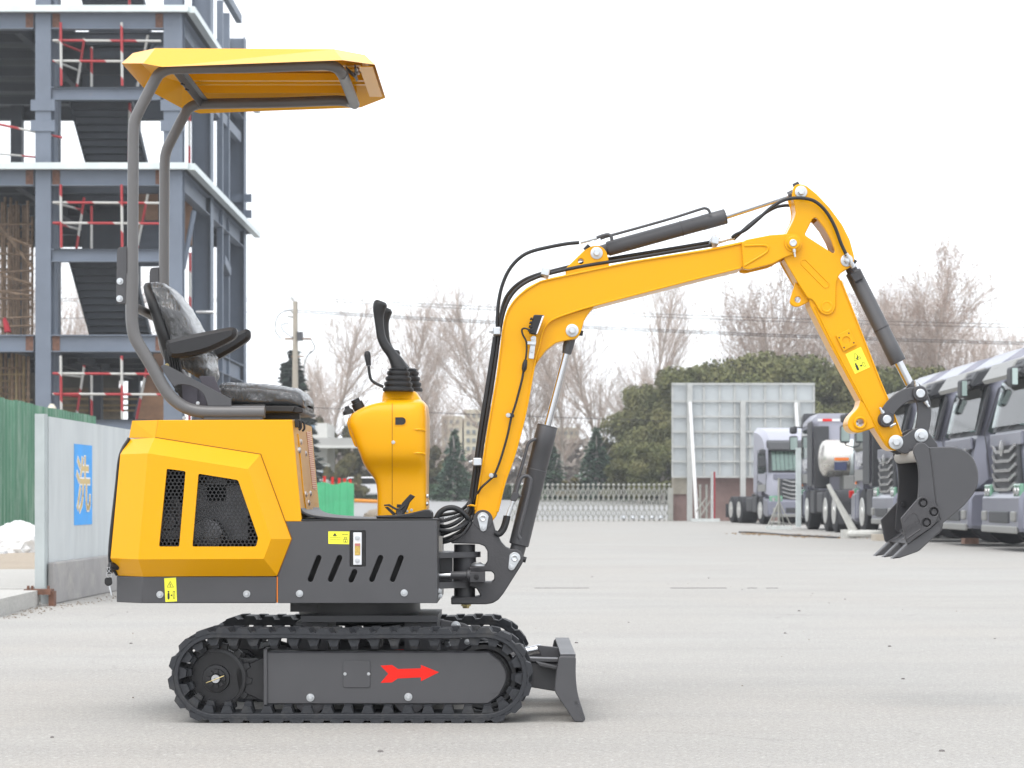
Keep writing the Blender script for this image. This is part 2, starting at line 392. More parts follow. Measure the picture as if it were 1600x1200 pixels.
def make_track():
    b=MB()
    o=loop_px(67.5); i=loop_px(59.5)
    b.plate(pp(o,TN),YY(TN),YY(TF),.003,[pp(i,TN)])
    mid=loop_px(67); tot=sum((Vector(mid[k])-Vector(mid[k-1])).length for k in range(len(mid)))
    n=40; pitch=tot/n
    def blk(s,r0,r1,w0,w1,y0,y1,P,twist=0):
        c,d=frame_at(P,s%tot); nn=Vector((-d.y,d.x))  # outward?
        ctr=Vector((547,1056.5)) if abs(c.x-547)<210 else Vector((337.5 if c.x<547 else 757,1056.5))
        if nn.dot(c-ctr)<0: nn=-nn
        vs=[]
        for y,tw in((y0,0),(y1,twist)):
            for r,w in((r0,w0),(r1,w1)):
                for sg in(-1,1):
                    p=c+nn*r+d*(sg*w/2+tw); q=W(p.x,p.y,TN); q.y=YY(y); vs.append(q)
        # 0,1 base y0 ; 2,3 top y0 ; 4,5 base y1 ; 6,7 top y1
        b.add(vs,[(0,1,3,2),(4,6,7,5),(0,2,6,4),(1,5,7,3),(2,3,7,6),(0,4,5,1)])
    for k in range(n):
        s=k*pitch
        blk(s,-.5,8.2,27,15,TN-.002,TN+.06,mid)
        blk(s,-.5,8.2,22,13,TN+.063,TN+.118,mid,4)
        blk(s+pitch*.5,-.5,8.2,24,14,TN+.121,TF+.002,mid)
        blk(s+pitch*.5,-.5,2.6,9,6,TN-.001,TN+.06,mid)
        blk(s+pitch*.5,-25,-8,10,19,TN+.05,TN+.1,mid)      # inner drive lugs
        blk(s+pitch*.5,-19,-8,11,20,TN+.012,TN+.05,mid)
    return b.done('rubber_track',RUB,EX,smooth=25)
TR=[make_track()]
# sprocket
def gear(c,ro,ri,n,ph=0):
    P=[]
    for k in range(n):
        for a,r in((-.5,ri),(-.27,ri),(-.16,ro),(.16,ro),(.27,ri)):
            t=2*math.pi*(k+a)/n+ph; P.append((c[0]+r*math.cos(t),c[1]+r*math.sin(t)))
    return P
c1=(338,1060); Yf=7.36
sp=slab('drive_sprocket',gear(c1,55,47,13,.1),Yf+.025,Yf+.055,DARK,EX,.002,holes=[circ(*c1,41,36)],yref=Yf)
q=lambda x,y,Y:W(x,y,Y)
MB().turn(q(*c1,Yf+.03),(0,-1,0),[(0,S(47,Yf)),(.014,S(47,Yf)),(.016,S(42,Yf)),(-.03,S(40,Yf)),(-.035,S(24,Yf)),(.0,S(22,Yf)),(.012,S(21,Yf)),(.014,S(15.5,Yf))],48).done('hub',DARK,sp)
b=MB(); b.turn(q(*c1,Yf+.016),(0,-1,0),[(0,S(15,Yf)),(.012,S(15,Yf)),(.014,S(8,Yf))],24)
for k in range(8):
    t=2*math.pi*k/8; p=q(c1[0]+11.5*math.cos(t),c1[1]+11.5*math.sin(t),Yf); b.obox(p,(S(6,Yf),.02,S(6,Yf)),Matrix.Rotation(-t,3,'Y'))
b.done('castle_nut',DARK,sp)
MB().turn(q(*c1,Yf+.0),(0,-1,0),[(0,S(7.8,Yf)),(.018,S(7.8,Yf)),(.022,S(6.5,Yf)),(.022,S(2,Yf)),(.015,S(1.8,Yf)),(.015,0)],20).done('axle_end',CHR,sp)
MB().tube([q(322,1067,Yf-.02),q(338,1061,Yf-.024),q(350,1056,Yf-.02)],S(.7,Yf),6).done('cotter_pin',BRS,sp)
# idler
c2=(757,1057)
idl=slab('front_idler',circ(*c2,53,48),7.365,7.43,DARK,EX,.008,holes=[circ(*c2,40,40)],yref=7.365)
b=MB(); b.plate(pp(circ(*c2,41,40),7.38),YY(7.39),YY(7.41),.002)
b.turn(q(*c2,7.38),(0,-1,0),[(0,S(16,7.38)),(.02,S(14,7.38)),(.02,0)],24)
for k in range(6):
    t=2*math.pi*k/6+.3; a=q(c2[0]+14*math.cos(t),c2[1]+14*math.sin(t),7.385); c=q(c2[0]+40*math.cos(t),c2[1]+40*math.sin(t),7.385); b.bar(a,c,.012,.02,(0,1,0))
b.done('spoke_disc',DARK,idl)
# rollers
RL=[]
for cx in(485,640):
    r=MB().turn(q(cx,1091,7.355),(0,1,0),[(0,S(18,7.35)),(.004,S(25,7.35)),(.03,S(25,7.35)),(.034,S(17,7.35)),(.06,S(17,7.35)),(.064,S(25,7.35)),(.09,S(25,7.35))],32).done('track_roller',GRYM,EX); RL.append(r)
r=MB().turn(q(590,1004,7.38),(0,1,0),[(0,S(9,7.35)),(.07,S(9,7.35))],20).done('top_roller',DARK,EX); RL.append(r)
# side frame
PF=7.345
fr=MB()
o=rc([(414,1018),(764,1018),(783,1033),(791,1046),(793,1056),(791,1068),(781,1087),(763,1101),(414,1101)],[2,2,3,5,6,5,3,2,2],2)
fr.plate(pp(o,PF),YY(PF),YY(PF+.085),.006)
TRF=fr.done('track_frame',GRY,EX,smooth=30)
slab('frame_end_plate',rc([(411.5,1014),(417.5,1014),(417.5,1102),(411.5,1102)],1.5),PF-.008,PF+.1,GRY,TRF,.002)
cv=slab('cover_plate',rc([(536,1031.5),(578.5,1031.5),(578.5,1074.5),(536,1074.5)],4,3),PF-.0035,PF+.001,GRY,TRF,.0012)
bolt(539,1053,PF-.0035,2.6,cv); bolt(576,1053,PF-.0035,2.6,cv)
slab('arrow_mark',[(594.6,1040),(612.6,1039),(621.7,1045.3),(657.7,1044.2),(657.7,1039),(686,1050.3),(657.7,1064.5),(657.7,1058.4),(621.7,1060),(612.6,1066.2),(594.6,1067),(606.6,1052.7)],PF-.0008,PF+.001,RED,TRF,0)
bolt(485,1090,PF,6.3,TRF); bolt(638,1089,PF,6.3,TRF)
b=MB()
for x,y in((765,1034),(765,1083)): b.bar(W(x,y,PF-.0005),W(x+16,y,PF-.0005),.001,S(1.1,PF),(0,0,1))
for x in(594,678): b.bar(W(x,1092,PF-.0005),W(x,1101,PF-.0005),.001,S(.8,PF),(1,0,0))
b.done('weld_lines',GRYM,TRF,kind='stuff')
# gear motor housing seen behind the sprocket, hoses
b=MB(); b.turn(q(338,1060,7.44),(0,1,0),[(0,S(34,7.4)),(.1,S(34,7.4)),(.1,S(24,7.4)),(.2,S(24,7.4))],28); b.box(*(W(372,1030,7.4).x,W(425,1,7.4).x),YY(7.40),YY(7.46),W(0,1092,7.4).z,W(0,1030,7.4).z); b.plate(pp(rc([(368,1046),(413,1026),(413,1096),(372,1078)],4),7.40),YY(7.39),YY(7.405))
MOT=b.done('travel_motor',DARK,EX)
for o in [TR[0],sp,idl,TRF,MOT]+RL:
    c=dup(o,EX); c.location=c.location+Vector((0,.76,0))
# ---- centre frame, slew ring
b=MB()
xa=lambda p,Y:W(p,0,Y).x
za=lambda p,Y:W(0,p,Y).z
zt=za(973,7.6)
b.prism([(xa(470,7.55),YY(7.55)),(xa(684,7.55),YY(7.55)),(xa(684,7.55),YY(8.0)),(xa(470,7.55),YY(8.0))],za(972,7.55),za(962,7.55))
b.prism([(xa(462,7.6),YY(7.6)),(xa(512,7.6),YY(7.6)),(xa(512,7.6),YY(7.96)),(xa(462,7.6),YY(7.96))],za(1040,7.6),za(972,7.6)-.001)
b.prism([(xa(632,7.6),YY(7.6)),(xa(683,7.6),YY(7.6)),(xa(683,7.6),YY(7.96)),(xa(632,7.6),YY(7.96))],za(1060,7.6),za(972,7.6)-.001)
b.prism([(xa(430,7.6),YY(7.44)),(xa(720,7.6),YY(7.44)),(xa(720,7.6),YY(8.12)),(xa(430,7.6),YY(8.12))],za(1075,7.6),za(1045,7.6))
b.done('centre_frame',GRY,EX)
b=MB(); b.turn((xa(562,CY),0,za(963,CY)),(0,0,1),[(0,S(88,CY)),(.012,S(94,CY)),(.03,S(95,CY)),(.085,S(94,CY))],56)
b.done('slew_ring',DARK,EX)
MB().prism([(xa(453.5,7.6),YY(7.6)),(xa(500,7.6),YY(7.6)),(xa(500,7.6),YY(7.95)),(xa(453.5,7.6),YY(7.95))],za(956,7.6),za(941,7.6)).done('slew_stop_block',GRYM,EX)
# hydraulic fittings between the crawlers
b=MB()
for pts in ([(400,1010),(430,1003),(470,1012),(520,1000)],[(560,990),(580,1000),(620,1006),(670,1000)],[(690,1005),(720,995),(760,1002),(790,1030)],[(470,1000),(530,995),(570,1008),(600,1000)]):
    b.tube([W(x,y,7.7+.02*i) for i,(x,y) in enumerate(pts)],S(3.4,7.7),8,sub=5)
b.done('travel_hose',HOSE,EX)
b=MB()
for x,y in((404,1009),(566,988),(697,1006),(703,999),(575,998)): b.turn(W(x,y,7.62),(.8,-.5,.2),[(0,S(5,7.6)),(.02,S(5,7.6)),(.021,S(3.4,7.6)),(.05,S(3.2,7.6))],6)
b.done('hose_fitting',ZNC,EX)
# ---- dozer blade
def flip(y): return 2*CY-y
bl=slab('dozer_blade',rc([(877,1027),(898,1028),(897.5,1056),(900,1083),(912,1123),(909,1127),(900,1126),(886,1081),(884,1050)],[2,2,8,8,2,2,2,8,8],4),7.343,8.217,GRY,EX,.003,yref=7.33)
for y0,y1 in((7.33,7.342),(8.218,8.23)):
    slab('end_plate',rc([(873.8,1025.5),(900,1026),(899.4,1056),(902,1083),(915,1123.7),(911,1128.6),(897.5,1127.4),(866,1080),(869.4,1047)],[4,4,14,14,3,3,3,6,14],4),y0,y1,GRY,bl,.003,yref=7.33)
b=MB()   # top fold of the blade
z1=za(1026.5,7.33); b.prism([(xa(876,7.33),YY(7.343)),(xa(899.5,7.33),YY(7.343)),(xa(899.5,7.33),YY(8.217)),(xa(876,7.33),YY(8.217))],z1-.001,z1+.009); b.done('top_flange',GRY,bl)
MB().obox((xa(905,7.33),0,za(1110,7.33)),(.012,.9,.07),Matrix.Rotation(R(-17),3,'Y')).done('cutting_edge',DST,bl)
for y in(7.50,8.02):
    a=slab('push_arm',[(800,1034),(872,1036),(871,1079),(866,1080),(830,1074),(800,1068)],y,y+.045,GRY,bl,.003,yref=7.5)
    slab('arm_top_bar',[(800,1027),(872,1029),(872,1034.5),(800,1033)],y-.01,y+.06,GRY,a,.002,yref=7.5)
slab('gusset',rc([(837,1033.5),(871,1041),(870,1047),(842,1041)],2),7.46,7.50,GRY,bl,.003)
MB().tube([W(770,1040,CY),W(822,1018,CY)],S(13,CY),20).done('blade_cylinder',GRY,EX)
MB().tube([W(822,1018,CY),W(846,1013,CY)],S(7,CY),16).done('blade_cylinder_rod',CHR,EX)
slab('blade_bracket',rc([(838,1008),(876,1012),(876,1032),(846,1026)],3),CY-.05,CY-.035,GRY,bl,.002); slab('blade_bracket',rc([(838,1008),(876,1012),(876,1032),(846,1026)],3),CY+.035,CY+.05,GRY,bl,.002)
b=MB(); b.plate(pp(rc([(688,968),(725,974),(745,985),(745,996),(700,1000),(688,998)],4),7.62),YY(7.60),YY(7.64)); b.done('cylinder_mount',GRYM,EX)
bolt(712,978,7.60,7.5,EX)
bolt(730,1003,7.58,4.5,EX)
# ---- upper body : lower skirt
YN,YFA=7.42,8.14
zb,zs=za(942.5,YN),za(901,YN)
foot=[(xa(182,7.5),YY(7.50)),(xa(222,YN),YY(YN)),(xa(432,YN),YY(YN)),(xa(432,YN),YY(YFA)),(xa(222,YN),YY(YFA)),(xa(182,7.5),YY(8.06))]
SK=MB().prism(foot,zb,zs).done('counterweight_skirt',GRY,EX,smooth=20)
bv=SK.modifiers.new('b','BEVEL'); bv.width=.004; bv.segments=2; bv.limit_method='ANGLE'
for x,y in((250,929),(385.5,928)): bolt(x,y,YN,5.6,SK)
MB().box(xa(432.3,YN),xa(434,YN),YY(YN+.0015),YY(YN+.02),zb+.002,zs).done('edge_trim',ORG_,EX)
def sticker(name,corners,Y,par):
    return slab(name,corners,Y-.0012,Y+.0005,STKY,par,0)
def tri(st,cx,cy,r,Y,w=.7,rot=0):
    P=[(cx+r*math.sin(rot+a),cy-r*math.cos(rot+a)) for a in(0,2.094,4.189)]; Q=[(cx+(r-w*2)*math.sin(rot+a),cy-(r-w*2)*math.cos(rot+a)) for a in(0,2.094,4.189)]
    slab('warning_triangle',P,Y-.002,Y-.0008,INK,st,0,holes=[Q])
s=sticker('warning_sticker',[(256.5,903.5),(275,902.5),(276.5,939.5),(258.5,940.5)],YN,SK)
tri(s,266,914.5,6.4,YN,.5); slab('pictogram',[(264.5,911),(267,914),(266,914),(267.5,918),(265,915),(266,915)],YN-.002,YN-.0008,INK,s,0)
slab('pictogram',caps(263.3,928,263.3,935,1.6),YN-.002,YN-.0008,INK,s,0); slab('pictogram',circ(263.3,924.6,1.5,8),YN-.002,YN-.0008,INK,s,0)
slab('pictogram',[(266,930),(269,928.5),(269,932)],YN-.002,YN-.0008,INK,s,0); slab('pictogram',[(270,924),(273,923.5),(273.6,935),(270.6,935.4)],YN-.002,YN-.0008,INK,s,0,holes=[[(270.6,924.8),(272.5,924.4),(273,934.3),(271.2,934.6)]])
# ---- deck panel
slots=[caps(485,905.5,498,871.5,4.1),caps(516.5,905.5,530.5,871.5,4.1),caps(548.5,906.5,554,893.5,4.1),caps(581,905.5,594.5,871.5,4.1),caps(613.5,905.5,626.5,871.5,4.1)]
gz=rc([(546.5,829),(571.5,829),(571.5,885.5),(546.5,885.5)],2)
DK=slab('deck_side_panel',[(446.5,815),(682.5,813.2),(683.5,942.5),(434.2,942.5),(434.2,899.5),(455.3,842)],YN,YN+.008,GRY,EX,.0015,holes=slots+[gz])
for x,y in((468,927.5),(631.5,926.5)): bolt(x,y,YN,5.6,DK)
b=MB()
x0,x1=xa(447,YN),xa(683,YN); zt=za(814,YN)
b.box(x1-.006,x1,YY(YN+.0085),YY(YFA),zb,zt-.001)
b.box(xa(434,YN),x1-.0065,YY(YFA-.006),YY(YFA),zb,zt-.001)
b.box(xa(434,YN),x1-.0065,YY(YN+.0085),YY(YFA-.0065),zb+.001,zb+.006)
b.done('deck_frame',GRY,EX)
b=MB(); b.box(x0-.05,x1-.02,YY(7.50),YY(7.51),zb+.008,zt-.012); b.done('tank_wall',BLK,EX)
MB().prism([(x0,YY(YN+.001)),(x1-.001,YY(YN+.001)),(x1-.001,YY(YFA)),(x0,YY(YFA))],zt,zt+.006).done('deck_plate',BLK,EX)
# level gauge
LG=slab('gauge_box',gz,YN+.009,YN+.035,BLKG,EX,.001)
lg=slab('oil_level_gauge',rc([(552,832),(565,832),(565,882.5),(552,882.5)],1),YN-.002,YN+.009,mat('white_gauge',(.72,.73,.75),.35),EX,.001)
slab('sight_glass',[(554.3,849),(562.8,849),(562.8,867.5),(554.3,867.5)],YN-.004,YN-.002,mat('amber_oil',(.5,.34,.08),.25,var=.4,vscale=300),lg,0)
slab('red_band',[(554.6,849.4),(562.4,849.4),(562.4,853),(554.6,853)],YN-.005,YN-.004,mat('faded_red',(.45,.15,.15),.3),lg,0)
bolt(558.5,840.5,YN-.002,3.9,lg,name='gauge_screw'); bolt(558.5,876,YN-.002,3.9,lg,name='gauge_screw')
s=sticker('warning_sticker',[(513,830.3),(546,830.6),(545.4,850.4),(513,849.7)],YN,DK)
slab('warning_triangle',[(523.3,832.8),(526.6,837.3),(519.7,837.3)],YN-.002,YN-.0008,INK,s,0)
b=MB(); rr=random.Random(2)
def tline(b,x0,x1,y,Y,h=.9,y2=None):
    x=x0; y2=y if y2 is None else y2
    while x<x1:
        w_=rr.uniform(.7,1.8); yy=y+(y2-y)*(x-x0)/(x1-x0); b.plate(pp([(x,yy-h/2),(min(x+w_,x1),yy-h/2),(min(x+w_,x1),yy+h/2),(x,yy+h/2)],Y),YY(Y-.002),YY(Y-.0008),0); x+=w_+rr.choice((.25,.3,.7))
tline(b,515,533,839.3,YN,.6); tline(b,515,534,843.4,YN,.6); tline(b,534.5,544,834.8,YN,.9); b.done('small_print',INK,s)
slab('padlock_picture',[(536.5,842.5),(542.8,842.5),(542.8,847.5),(536.5,847.5)],YN-.002,YN-.0008,INK,s,0,holes=[[(537,843),(542.3,843),(542.3,847),(537,847)]]); slab('padlock_picture',[(539,844.5),(540.3,844.5),(540.3,847),(539,847)],YN-.002,YN-.0008,INK,s,0)
slab('padlock_picture',[(537.3,842.2),(538,839.2),(541.5,839.2),(542.2,842.2)],YN-.002,YN-.0008,INK,s,0,holes=[[(538,841.8),(538.5,839.8),(541,839.8),(541.5,841.8)]])
# ---- hood
w1=rc([(260.5,732.3),(290,736.3),(280,854),(248.3,854)],2.5,3); w2=rc([(310,740),(372,750),(403.5,841),(400,854),(300.3,854)],3,3)
big=[(249,722),(382,745),(414,842),(408,864),(236,864)]
HD=slab('engine_hood',rc([(247,656.3),(456.6,655.8),(471.6,815),(433.5,815),(428,900.5),(224,900.5),(231,709),(242,683)],0),YN,YFA,YEL,EX,.003,holes=[big])
# rear cap of the hood (hull)
def hull(name,pts,m,par,**k):
    bm=bmesh.new()
    for p in pts: bm.verts.new(p)
    r=bmesh.ops.convex_hull(bm,input=bm.verts)
    bmesh.ops.delete(bm,geom=[v for v in bm.verts if not v.link_faces],context='VERTS')
    bmesh.ops.dissolve_limit(bm,angle_limit=R(1),verts=bm.verts,edges=bm.edges)
    bmesh.ops.recalc_face_normals(bm,faces=bm.faces); me=bpy.data.meshes.new(name); bm.to_mesh(me); bm.free(); me.materials.append(m)
    o=bpy.data.objects.new(name,me); link(o,par); return o
def mir(p): return Vector((p.x,-p.y,p.z))
pts=[]
for x,y,Y in((247,656.3,YN+.0015),(206.6,657.3,7.50),(201.5,684,7.51),(242,684,YN+.0015)): a=W(x,y,Y); pts+=[a,mir(a)]
o=hull('hood_top_rear',pts,YEL,HD)
pts=[]
for x,y,Y in((243,684.5,YN+.002),(203,687,7.52),(190,712,7.52),(176,872,7.52),(187,899,7.52),(226,899,YN+.002)): a=W(x,y,Y); pts+=[a,mir(a)]
hull('rear_door',pts,YEL,HD)
# bulged side panel with the two grilles
YP=7.362
def side_panel():
    b=MB(); inner=[(231,708.3),(387.5,733),(423.5,842),(412,873),(216,874)]; outer=[(242,683.7),(407,710),(455.3,842),(433,899.6),(224,901)]
    hs=[w1,w2]; P=pp(inner,YP)
    # face with windows (flat sheet 12 mm thick)
    b.plate(P,YY(YP),YY(YP+.012),0,[pp(h,YP) for h in hs])
    A=[W(x,y,YP) for x,y in inner]; O=[W(x,y,YN-.001) for x,y in outer]
    L0=[W(188,710,7.445),W(172.7,872,7.445)]; O0=[W(202,686,7.50),W(184,900.5,7.505)]
    A=A; n=len(A)
    for i in range(4): b.add([A[i],A[i+1],O[i+1],O[i]],[(0,1,2,3)])
    b.add([A[0],L0[0],L0[1],A[4]],[(0,1,2,3)]); b.add([A[0],O[0],O0[0],L0[0]],[(0,1,2,3)]); b.add([A[4],L0[1],O0[1],O[4]],[(0,1,2,3)])
    o=b.done('side_panel',YEL,HD,smooth=0,recalc=False)
    bm=bmesh.new(); bm.from_mesh(o.data); bmesh.ops.remove_doubles(bm,verts=bm.verts,dist=.0004)
    # outward = away from the machine
    for f in bm.faces:
        pass
    bmesh.ops.recalc_face_normals(bm,faces=bm.faces); bm.to_mesh(o.data); bm.free()
    return o
SP=side_panel()
def hexgrille(win,name):
    b=MB(); Yg=YP+.013; pitch=6.35; cx=sum(p[0] for p in win)/len(win); cy=sum(p[1] for p in win)/len(win)
    x0=min(p[0] for p in win);x1=max(p[0] for p in win);y0=min(p[1] for p in win);y1=max(p[1] for p in win)
    ex=[tuple(p) for p in inset([(p[0],p[1]) for p in (win if area(win)>0 else win[::-1])],-4.5)]
    def inside(x,y):
        c=False
        for i in range(len(ex)):
            a=ex[i];d=ex[i-1]
            if (a[1]>y)!=(d[1]>y) and x<(d[0]-a[0])*(y-a[1])/(d[1]-a[1])+a[0]: c=not c
        return c
    row=0;y=y0-4
    while y<y1+5:
        x=x0-4+(pitch/2 if row%2 else 0)
        while x<x1+5:
            if inside(x,y):
                vs=[]
                for r,Yq in((pitch/math.sqrt(3)*1.005,Yg),(2.72,Yg),(2.72,Yg+.004)):
                    vs+=[W(x+r*math.sin(math.pi/3*k),y+r*math.cos(math.pi/3*k),YP+.013)+Vector((0,Yq-(YP+.013),0)) for k in range(6)]
                b.add(vs,[(k,(k+1)%6,(k+1)%6+6,k+6) for k in range(6)]+[(k+6,(k+1)%6+6,(k+1)%6+12,k+12) for k in range(6)])
            x+=pitch
        y+=pitch*.866;row+=1
    return b.done(name,BLK,SP,smooth=0,recalc=False)
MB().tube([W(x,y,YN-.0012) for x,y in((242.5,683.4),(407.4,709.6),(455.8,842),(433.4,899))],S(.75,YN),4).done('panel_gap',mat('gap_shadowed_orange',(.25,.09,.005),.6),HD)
hexgrille(w1,'grille_mesh'); hexgrille(w2,'grille_mesh')
# dark engine bay behind the grilles
b=MB(); P=pp(inset([(x,y) for x,y in (big if area(big)>0 else big[::-1])],1.5),YN); n=len(P)
b.add([(x,YY(YN-.03),z) for x,z in P]+[(x,YY(YFA-.02),z) for x,z in P],[(i,(i+1)%n,(i+1)%n+n,i+n) for i in range(n)]+[tuple(range(n,2*n))])
b.done('engine_bay_liner',BLKG,HD,smooth=0,recalc=False)
b=MB(); b.obox(W(345,800,7.62),(.22,.14,.2)); b.obox(W(340,765,7.58),(.07,.06,.09)); b.tube([W(255,800,7.5),W(275,780,7.48),(W(285,830,7.5)),W(330,840,7.5)],.012,8,sub=4)
b.turn(W(265,815,7.52),(0,-1,0),[(0,.07),(.02,.07),(.025,.06),(.02,.03),(.04,.028)],28); b.turn(W(325,835,7.50),(0,-1,0),[(0,.06),(.02,.055),(.03,.02)],28)
b.done('engine',mat('engine_grey',(.2,.2,.21),.35,metal=.4,var=.3,vscale=25),EX)
b=MB(); b.tube([W(345,838,7.47),W(351,838,7.465)],.008,10); b.done('engine_cap',CHR,EX)
# rubber seal round the rear door and the lock
MB().tube([W(201.5,685,7.49),W(188,711,7.46),W(182,760,7.455),W(171.2,869,7.455),W(182.5,898,7.50)],S(2.7,7.45),8,sub=5).done('door_seal',BLK,EX)
MB().tube([W(184,885,7.47),W(171,884,7.45)],S(6,7.45),14).done('door_lock',BLK,EX)
# front face of the hood : plate, screws, latches, label
def facept(px,py): # point on the plane of the hood's front face from picture px
    # face passes near line (456.6,655.8)-(471.6,815) at YN and runs in depth; solve for depth
    a=W(456.6,655.8,YN)+ORG; c=W(471.6,815,YN)+ORG
    for it in range(60):
        Yq=YN+it*.0125; P=W(px,py,Yq)+ORG; t=(P.z-c.z)/(a.z-c.z); xp=c.x+(a.x-c.x)*t
        if P.x<=xp+.0: return Vector((xp,Yq,P.z))-ORG
    return Vector((xp,Yq,P.z))-ORG
nrm=(W(471.6,815,YN)-W(456.6,655.8,YN)).cross(Vector((0,1,0))).normalized()
if nrm.x<0: nrm=-nrm
def onface(poly,off,th,name,m,par,yz=True):
    "poly: (depth Y, z px at YN) on the front face"
    a=W(456.6,655.8,YN); c=W(471.6,815,YN); v=[]
    for Yq,py in poly:
        t=(py-815)/(655.8-815); p=c+(a-c)*t; p=Vector((p.x,YY(Yq),p.z)); v+=[p+nrm*off,p+nrm*(off+th)]
    k=len(poly); return MB().add(v,[tuple(range(0,2*k,2)),tuple(range(1,2*k,2))]+[(2*i,2*((i+1)%k),2*((i+1)%k)+1,2*i+1) for i in range(k)]).done(name,m,par,smooth=0)
FP=onface([(7.56,676),(7.84,672),(7.84,800),(7.60,800),(7.56,770)],.0005,.003,'access_plate',YEL,HD)
lab=mat('red_print_label',(.55,.5,.42),.4); n_=lab.node_tree
tc=n_.nodes.new('ShaderNodeTexCoord'); wv=n_.nodes.new('ShaderNodeTexWave'); wv.bands_direction='Z'; wv.inputs['Scale'].default_value=38; wv.inputs['Distortion'].default_value=0
nz=n_.nodes.new('ShaderNodeTexNoise'); nz.inputs['Scale'].default_value=160; ml=n_.nodes.new('ShaderNodeMath'); ml.operation='MULTIPLY'; mx=n_.nodes.new('ShaderNodeMixRGB'); mx.inputs[1].default_value=(.7,.52,.3,1); mx.inputs[2].default_value=(.5,.07,.03,1)
n_.links.new(tc.outputs['Object'],wv.inputs['Vector']); n_.links.new(tc.outputs['Object'],nz.inputs['Vector']); n_.links.new(wv.outputs[0],ml.inputs[0]); n_.links.new(nz.outputs[0],ml.inputs[1])
mr=n_.nodes.new('ShaderNodeMapRange'); mr.inputs[1].default_value=.15; mr.inputs[2].default_value=.35; n_.links.new(ml.outputs[0],mr.inputs[0]); n_.links.new(mr.outputs[0],mx.inputs[0]); n_.links.new(mx.outputs[0],n_.nodes['Principled BSDF'].inputs['Base Color'])
onface([(7.90,668),(8.09,664),(8.09,765),(7.93,762)],.0005,.001,'text_label',lab,HD)
for Yq,py in((7.62,688),(7.76,706),(7.55,702),(7.62,772),(7.80,771),(7.70,786)):
    a=W(456.6,655.8,YN); c=W(471.6,815,YN); t=(py-815)/(655.8-815); p=c+(a-c)*t; p=Vector((p.x,YY(Yq),p.z))
    MB().turn(p,nrm,[(0,.012),(.005,.011),(.009,.006),(.009,0)],14).done('button_screw',ZNC,HD)
for Yq in(7.50,7.62):
    a=W(456.6,658,YN); a=Vector((a.x,YY(Yq),a.z))
    b=MB(); b.obox(a+Vector((.008,0,-.005)),(.012,.018,.03)); b.tube([a+Vector((.0,0,.004)),a+Vector((.02,0,.003)),a+Vector((.024,0,-.02)),a+Vector((.016,0,-.03))],.004,8,sub=3); b.done('toggle_latch',BLK,HD)
# ---- roll bar and canopy
YRB=7.445; rT=S(9.2,YRB)
far=lambda v:Vector((v.x,-v.y,v.z))
legs=[(414,643.7),(360,643.9),(322,643.5),(300,640.5),(283,633),(268,621),(255,604),(238,573),(222,547),(211,527),(207,508),(206,490),(206.3,460),(207.3,428)]
leg_lo=[W(x,y,YRB) for x,y in legs]
up=[(207.5,428),(207.5,350),(208.2,250),(208.7,205),(211,189),(217,174),(243,124),(251,114),(262,108.5),(278,106.8),(400,104.8),(490,101.5)]
near_up=[W(x,y,YRB) for x,y in up]
corner=[W(512,101.8,YRB),W(526,106,YRB+.012),W(534,115,YRB+.05),W(537,120,YRB+.1)]
RB=MB().tube(spl(near_up+corner+[far(p) for p in (near_up+corner)[::-1]],6),S(8.8,YRB),18).done('roll_bar',TUBEM,EX,smooth=60)
RB.location=(0,0,0)
MB().tube(spl(leg_lo,6),S(9.8,YRB),18).done('roll_bar_leg',TUBEM,EX,smooth=60)
MB().tube(spl([far(p) for p in leg_lo],6),S(9.8,YRB),18).done('roll_bar_leg',TUBEM,EX,smooth=60)
for s in(0,1):
    o=slab('joint_plate',rc([(185,386),(198.5,385),(198.5,427),(198,472),(194,475),(185,474),(181.5,468),(182.5,392)],[4,1,1,1,3,4,4,4],3),YRB-.004,YRB+.006,GRY,RB,.0015)
    slab('joint_plate',rc([(183,429),(199,429),(198,475),(182,474)],3),YRB+.007,YRB+.016,GRY,RB,.0015) if not s else None
    if s: o.location=(0,2*(CY-YRB),0)
    else:
        bolt(187.6,439.5,YRB-.004,5.4,o); bolt(187,466.8,YRB-.004,5.4,o)
MB().tube([W(207,478,YRB),far(W(207,478,YRB))],S(7.5,YRB),14).done('rear_cross_tube',TUBEM,RB,smooth=60)
# straps across under the roof
a=W(272,111,YRB); b=MB(); b.bar(a+Vector((0,.0,.01)),far(a)+Vector((0,0,.01)),.004,.032,(.4,0,1)); b.bar(a+Vector((.012,0,.022)),far(a)+Vector((.012,0,.022)),.028,.003,(0,0,1)); b.done('cross_strap',ZNC if False else GRY,RB)
for f in(.3,.45): p=a.lerp(far(a),f); MB().turn(p+Vector((.0,0,-.005)),(-.4,0,-1),[(0,.009),(.006,.009)],6).done('strap_nut',BLK,RB)
p=W(537,119,YRB+.12)
b=MB(); b.obox(p+Vector((.03,.0,.01)),(.05,.09,.004),Matrix.Rotation(R(40),3,'Y')); b.obox(p+Vector((.045,.0,.012)),(.004,.09,.045)); b.done('canopy_bracket',GRY,RB)
for dy in(-.03,.03): MB().turn(p+Vector((.047,dy,.02)),(1,-.3,0),[(0,.009),(.008,.009)],6).done('bracket_nut',ZNC,RB)
rim=[(190,99,7.56),(224,99,7.36),(253,104.5,7.335),(535,94,7.335),(586,101,7.47)]
top=[(207.5,83,7.60),(243,75.3,7.47),(522,76.7,7.47),(570.5,85.8,7.56)]
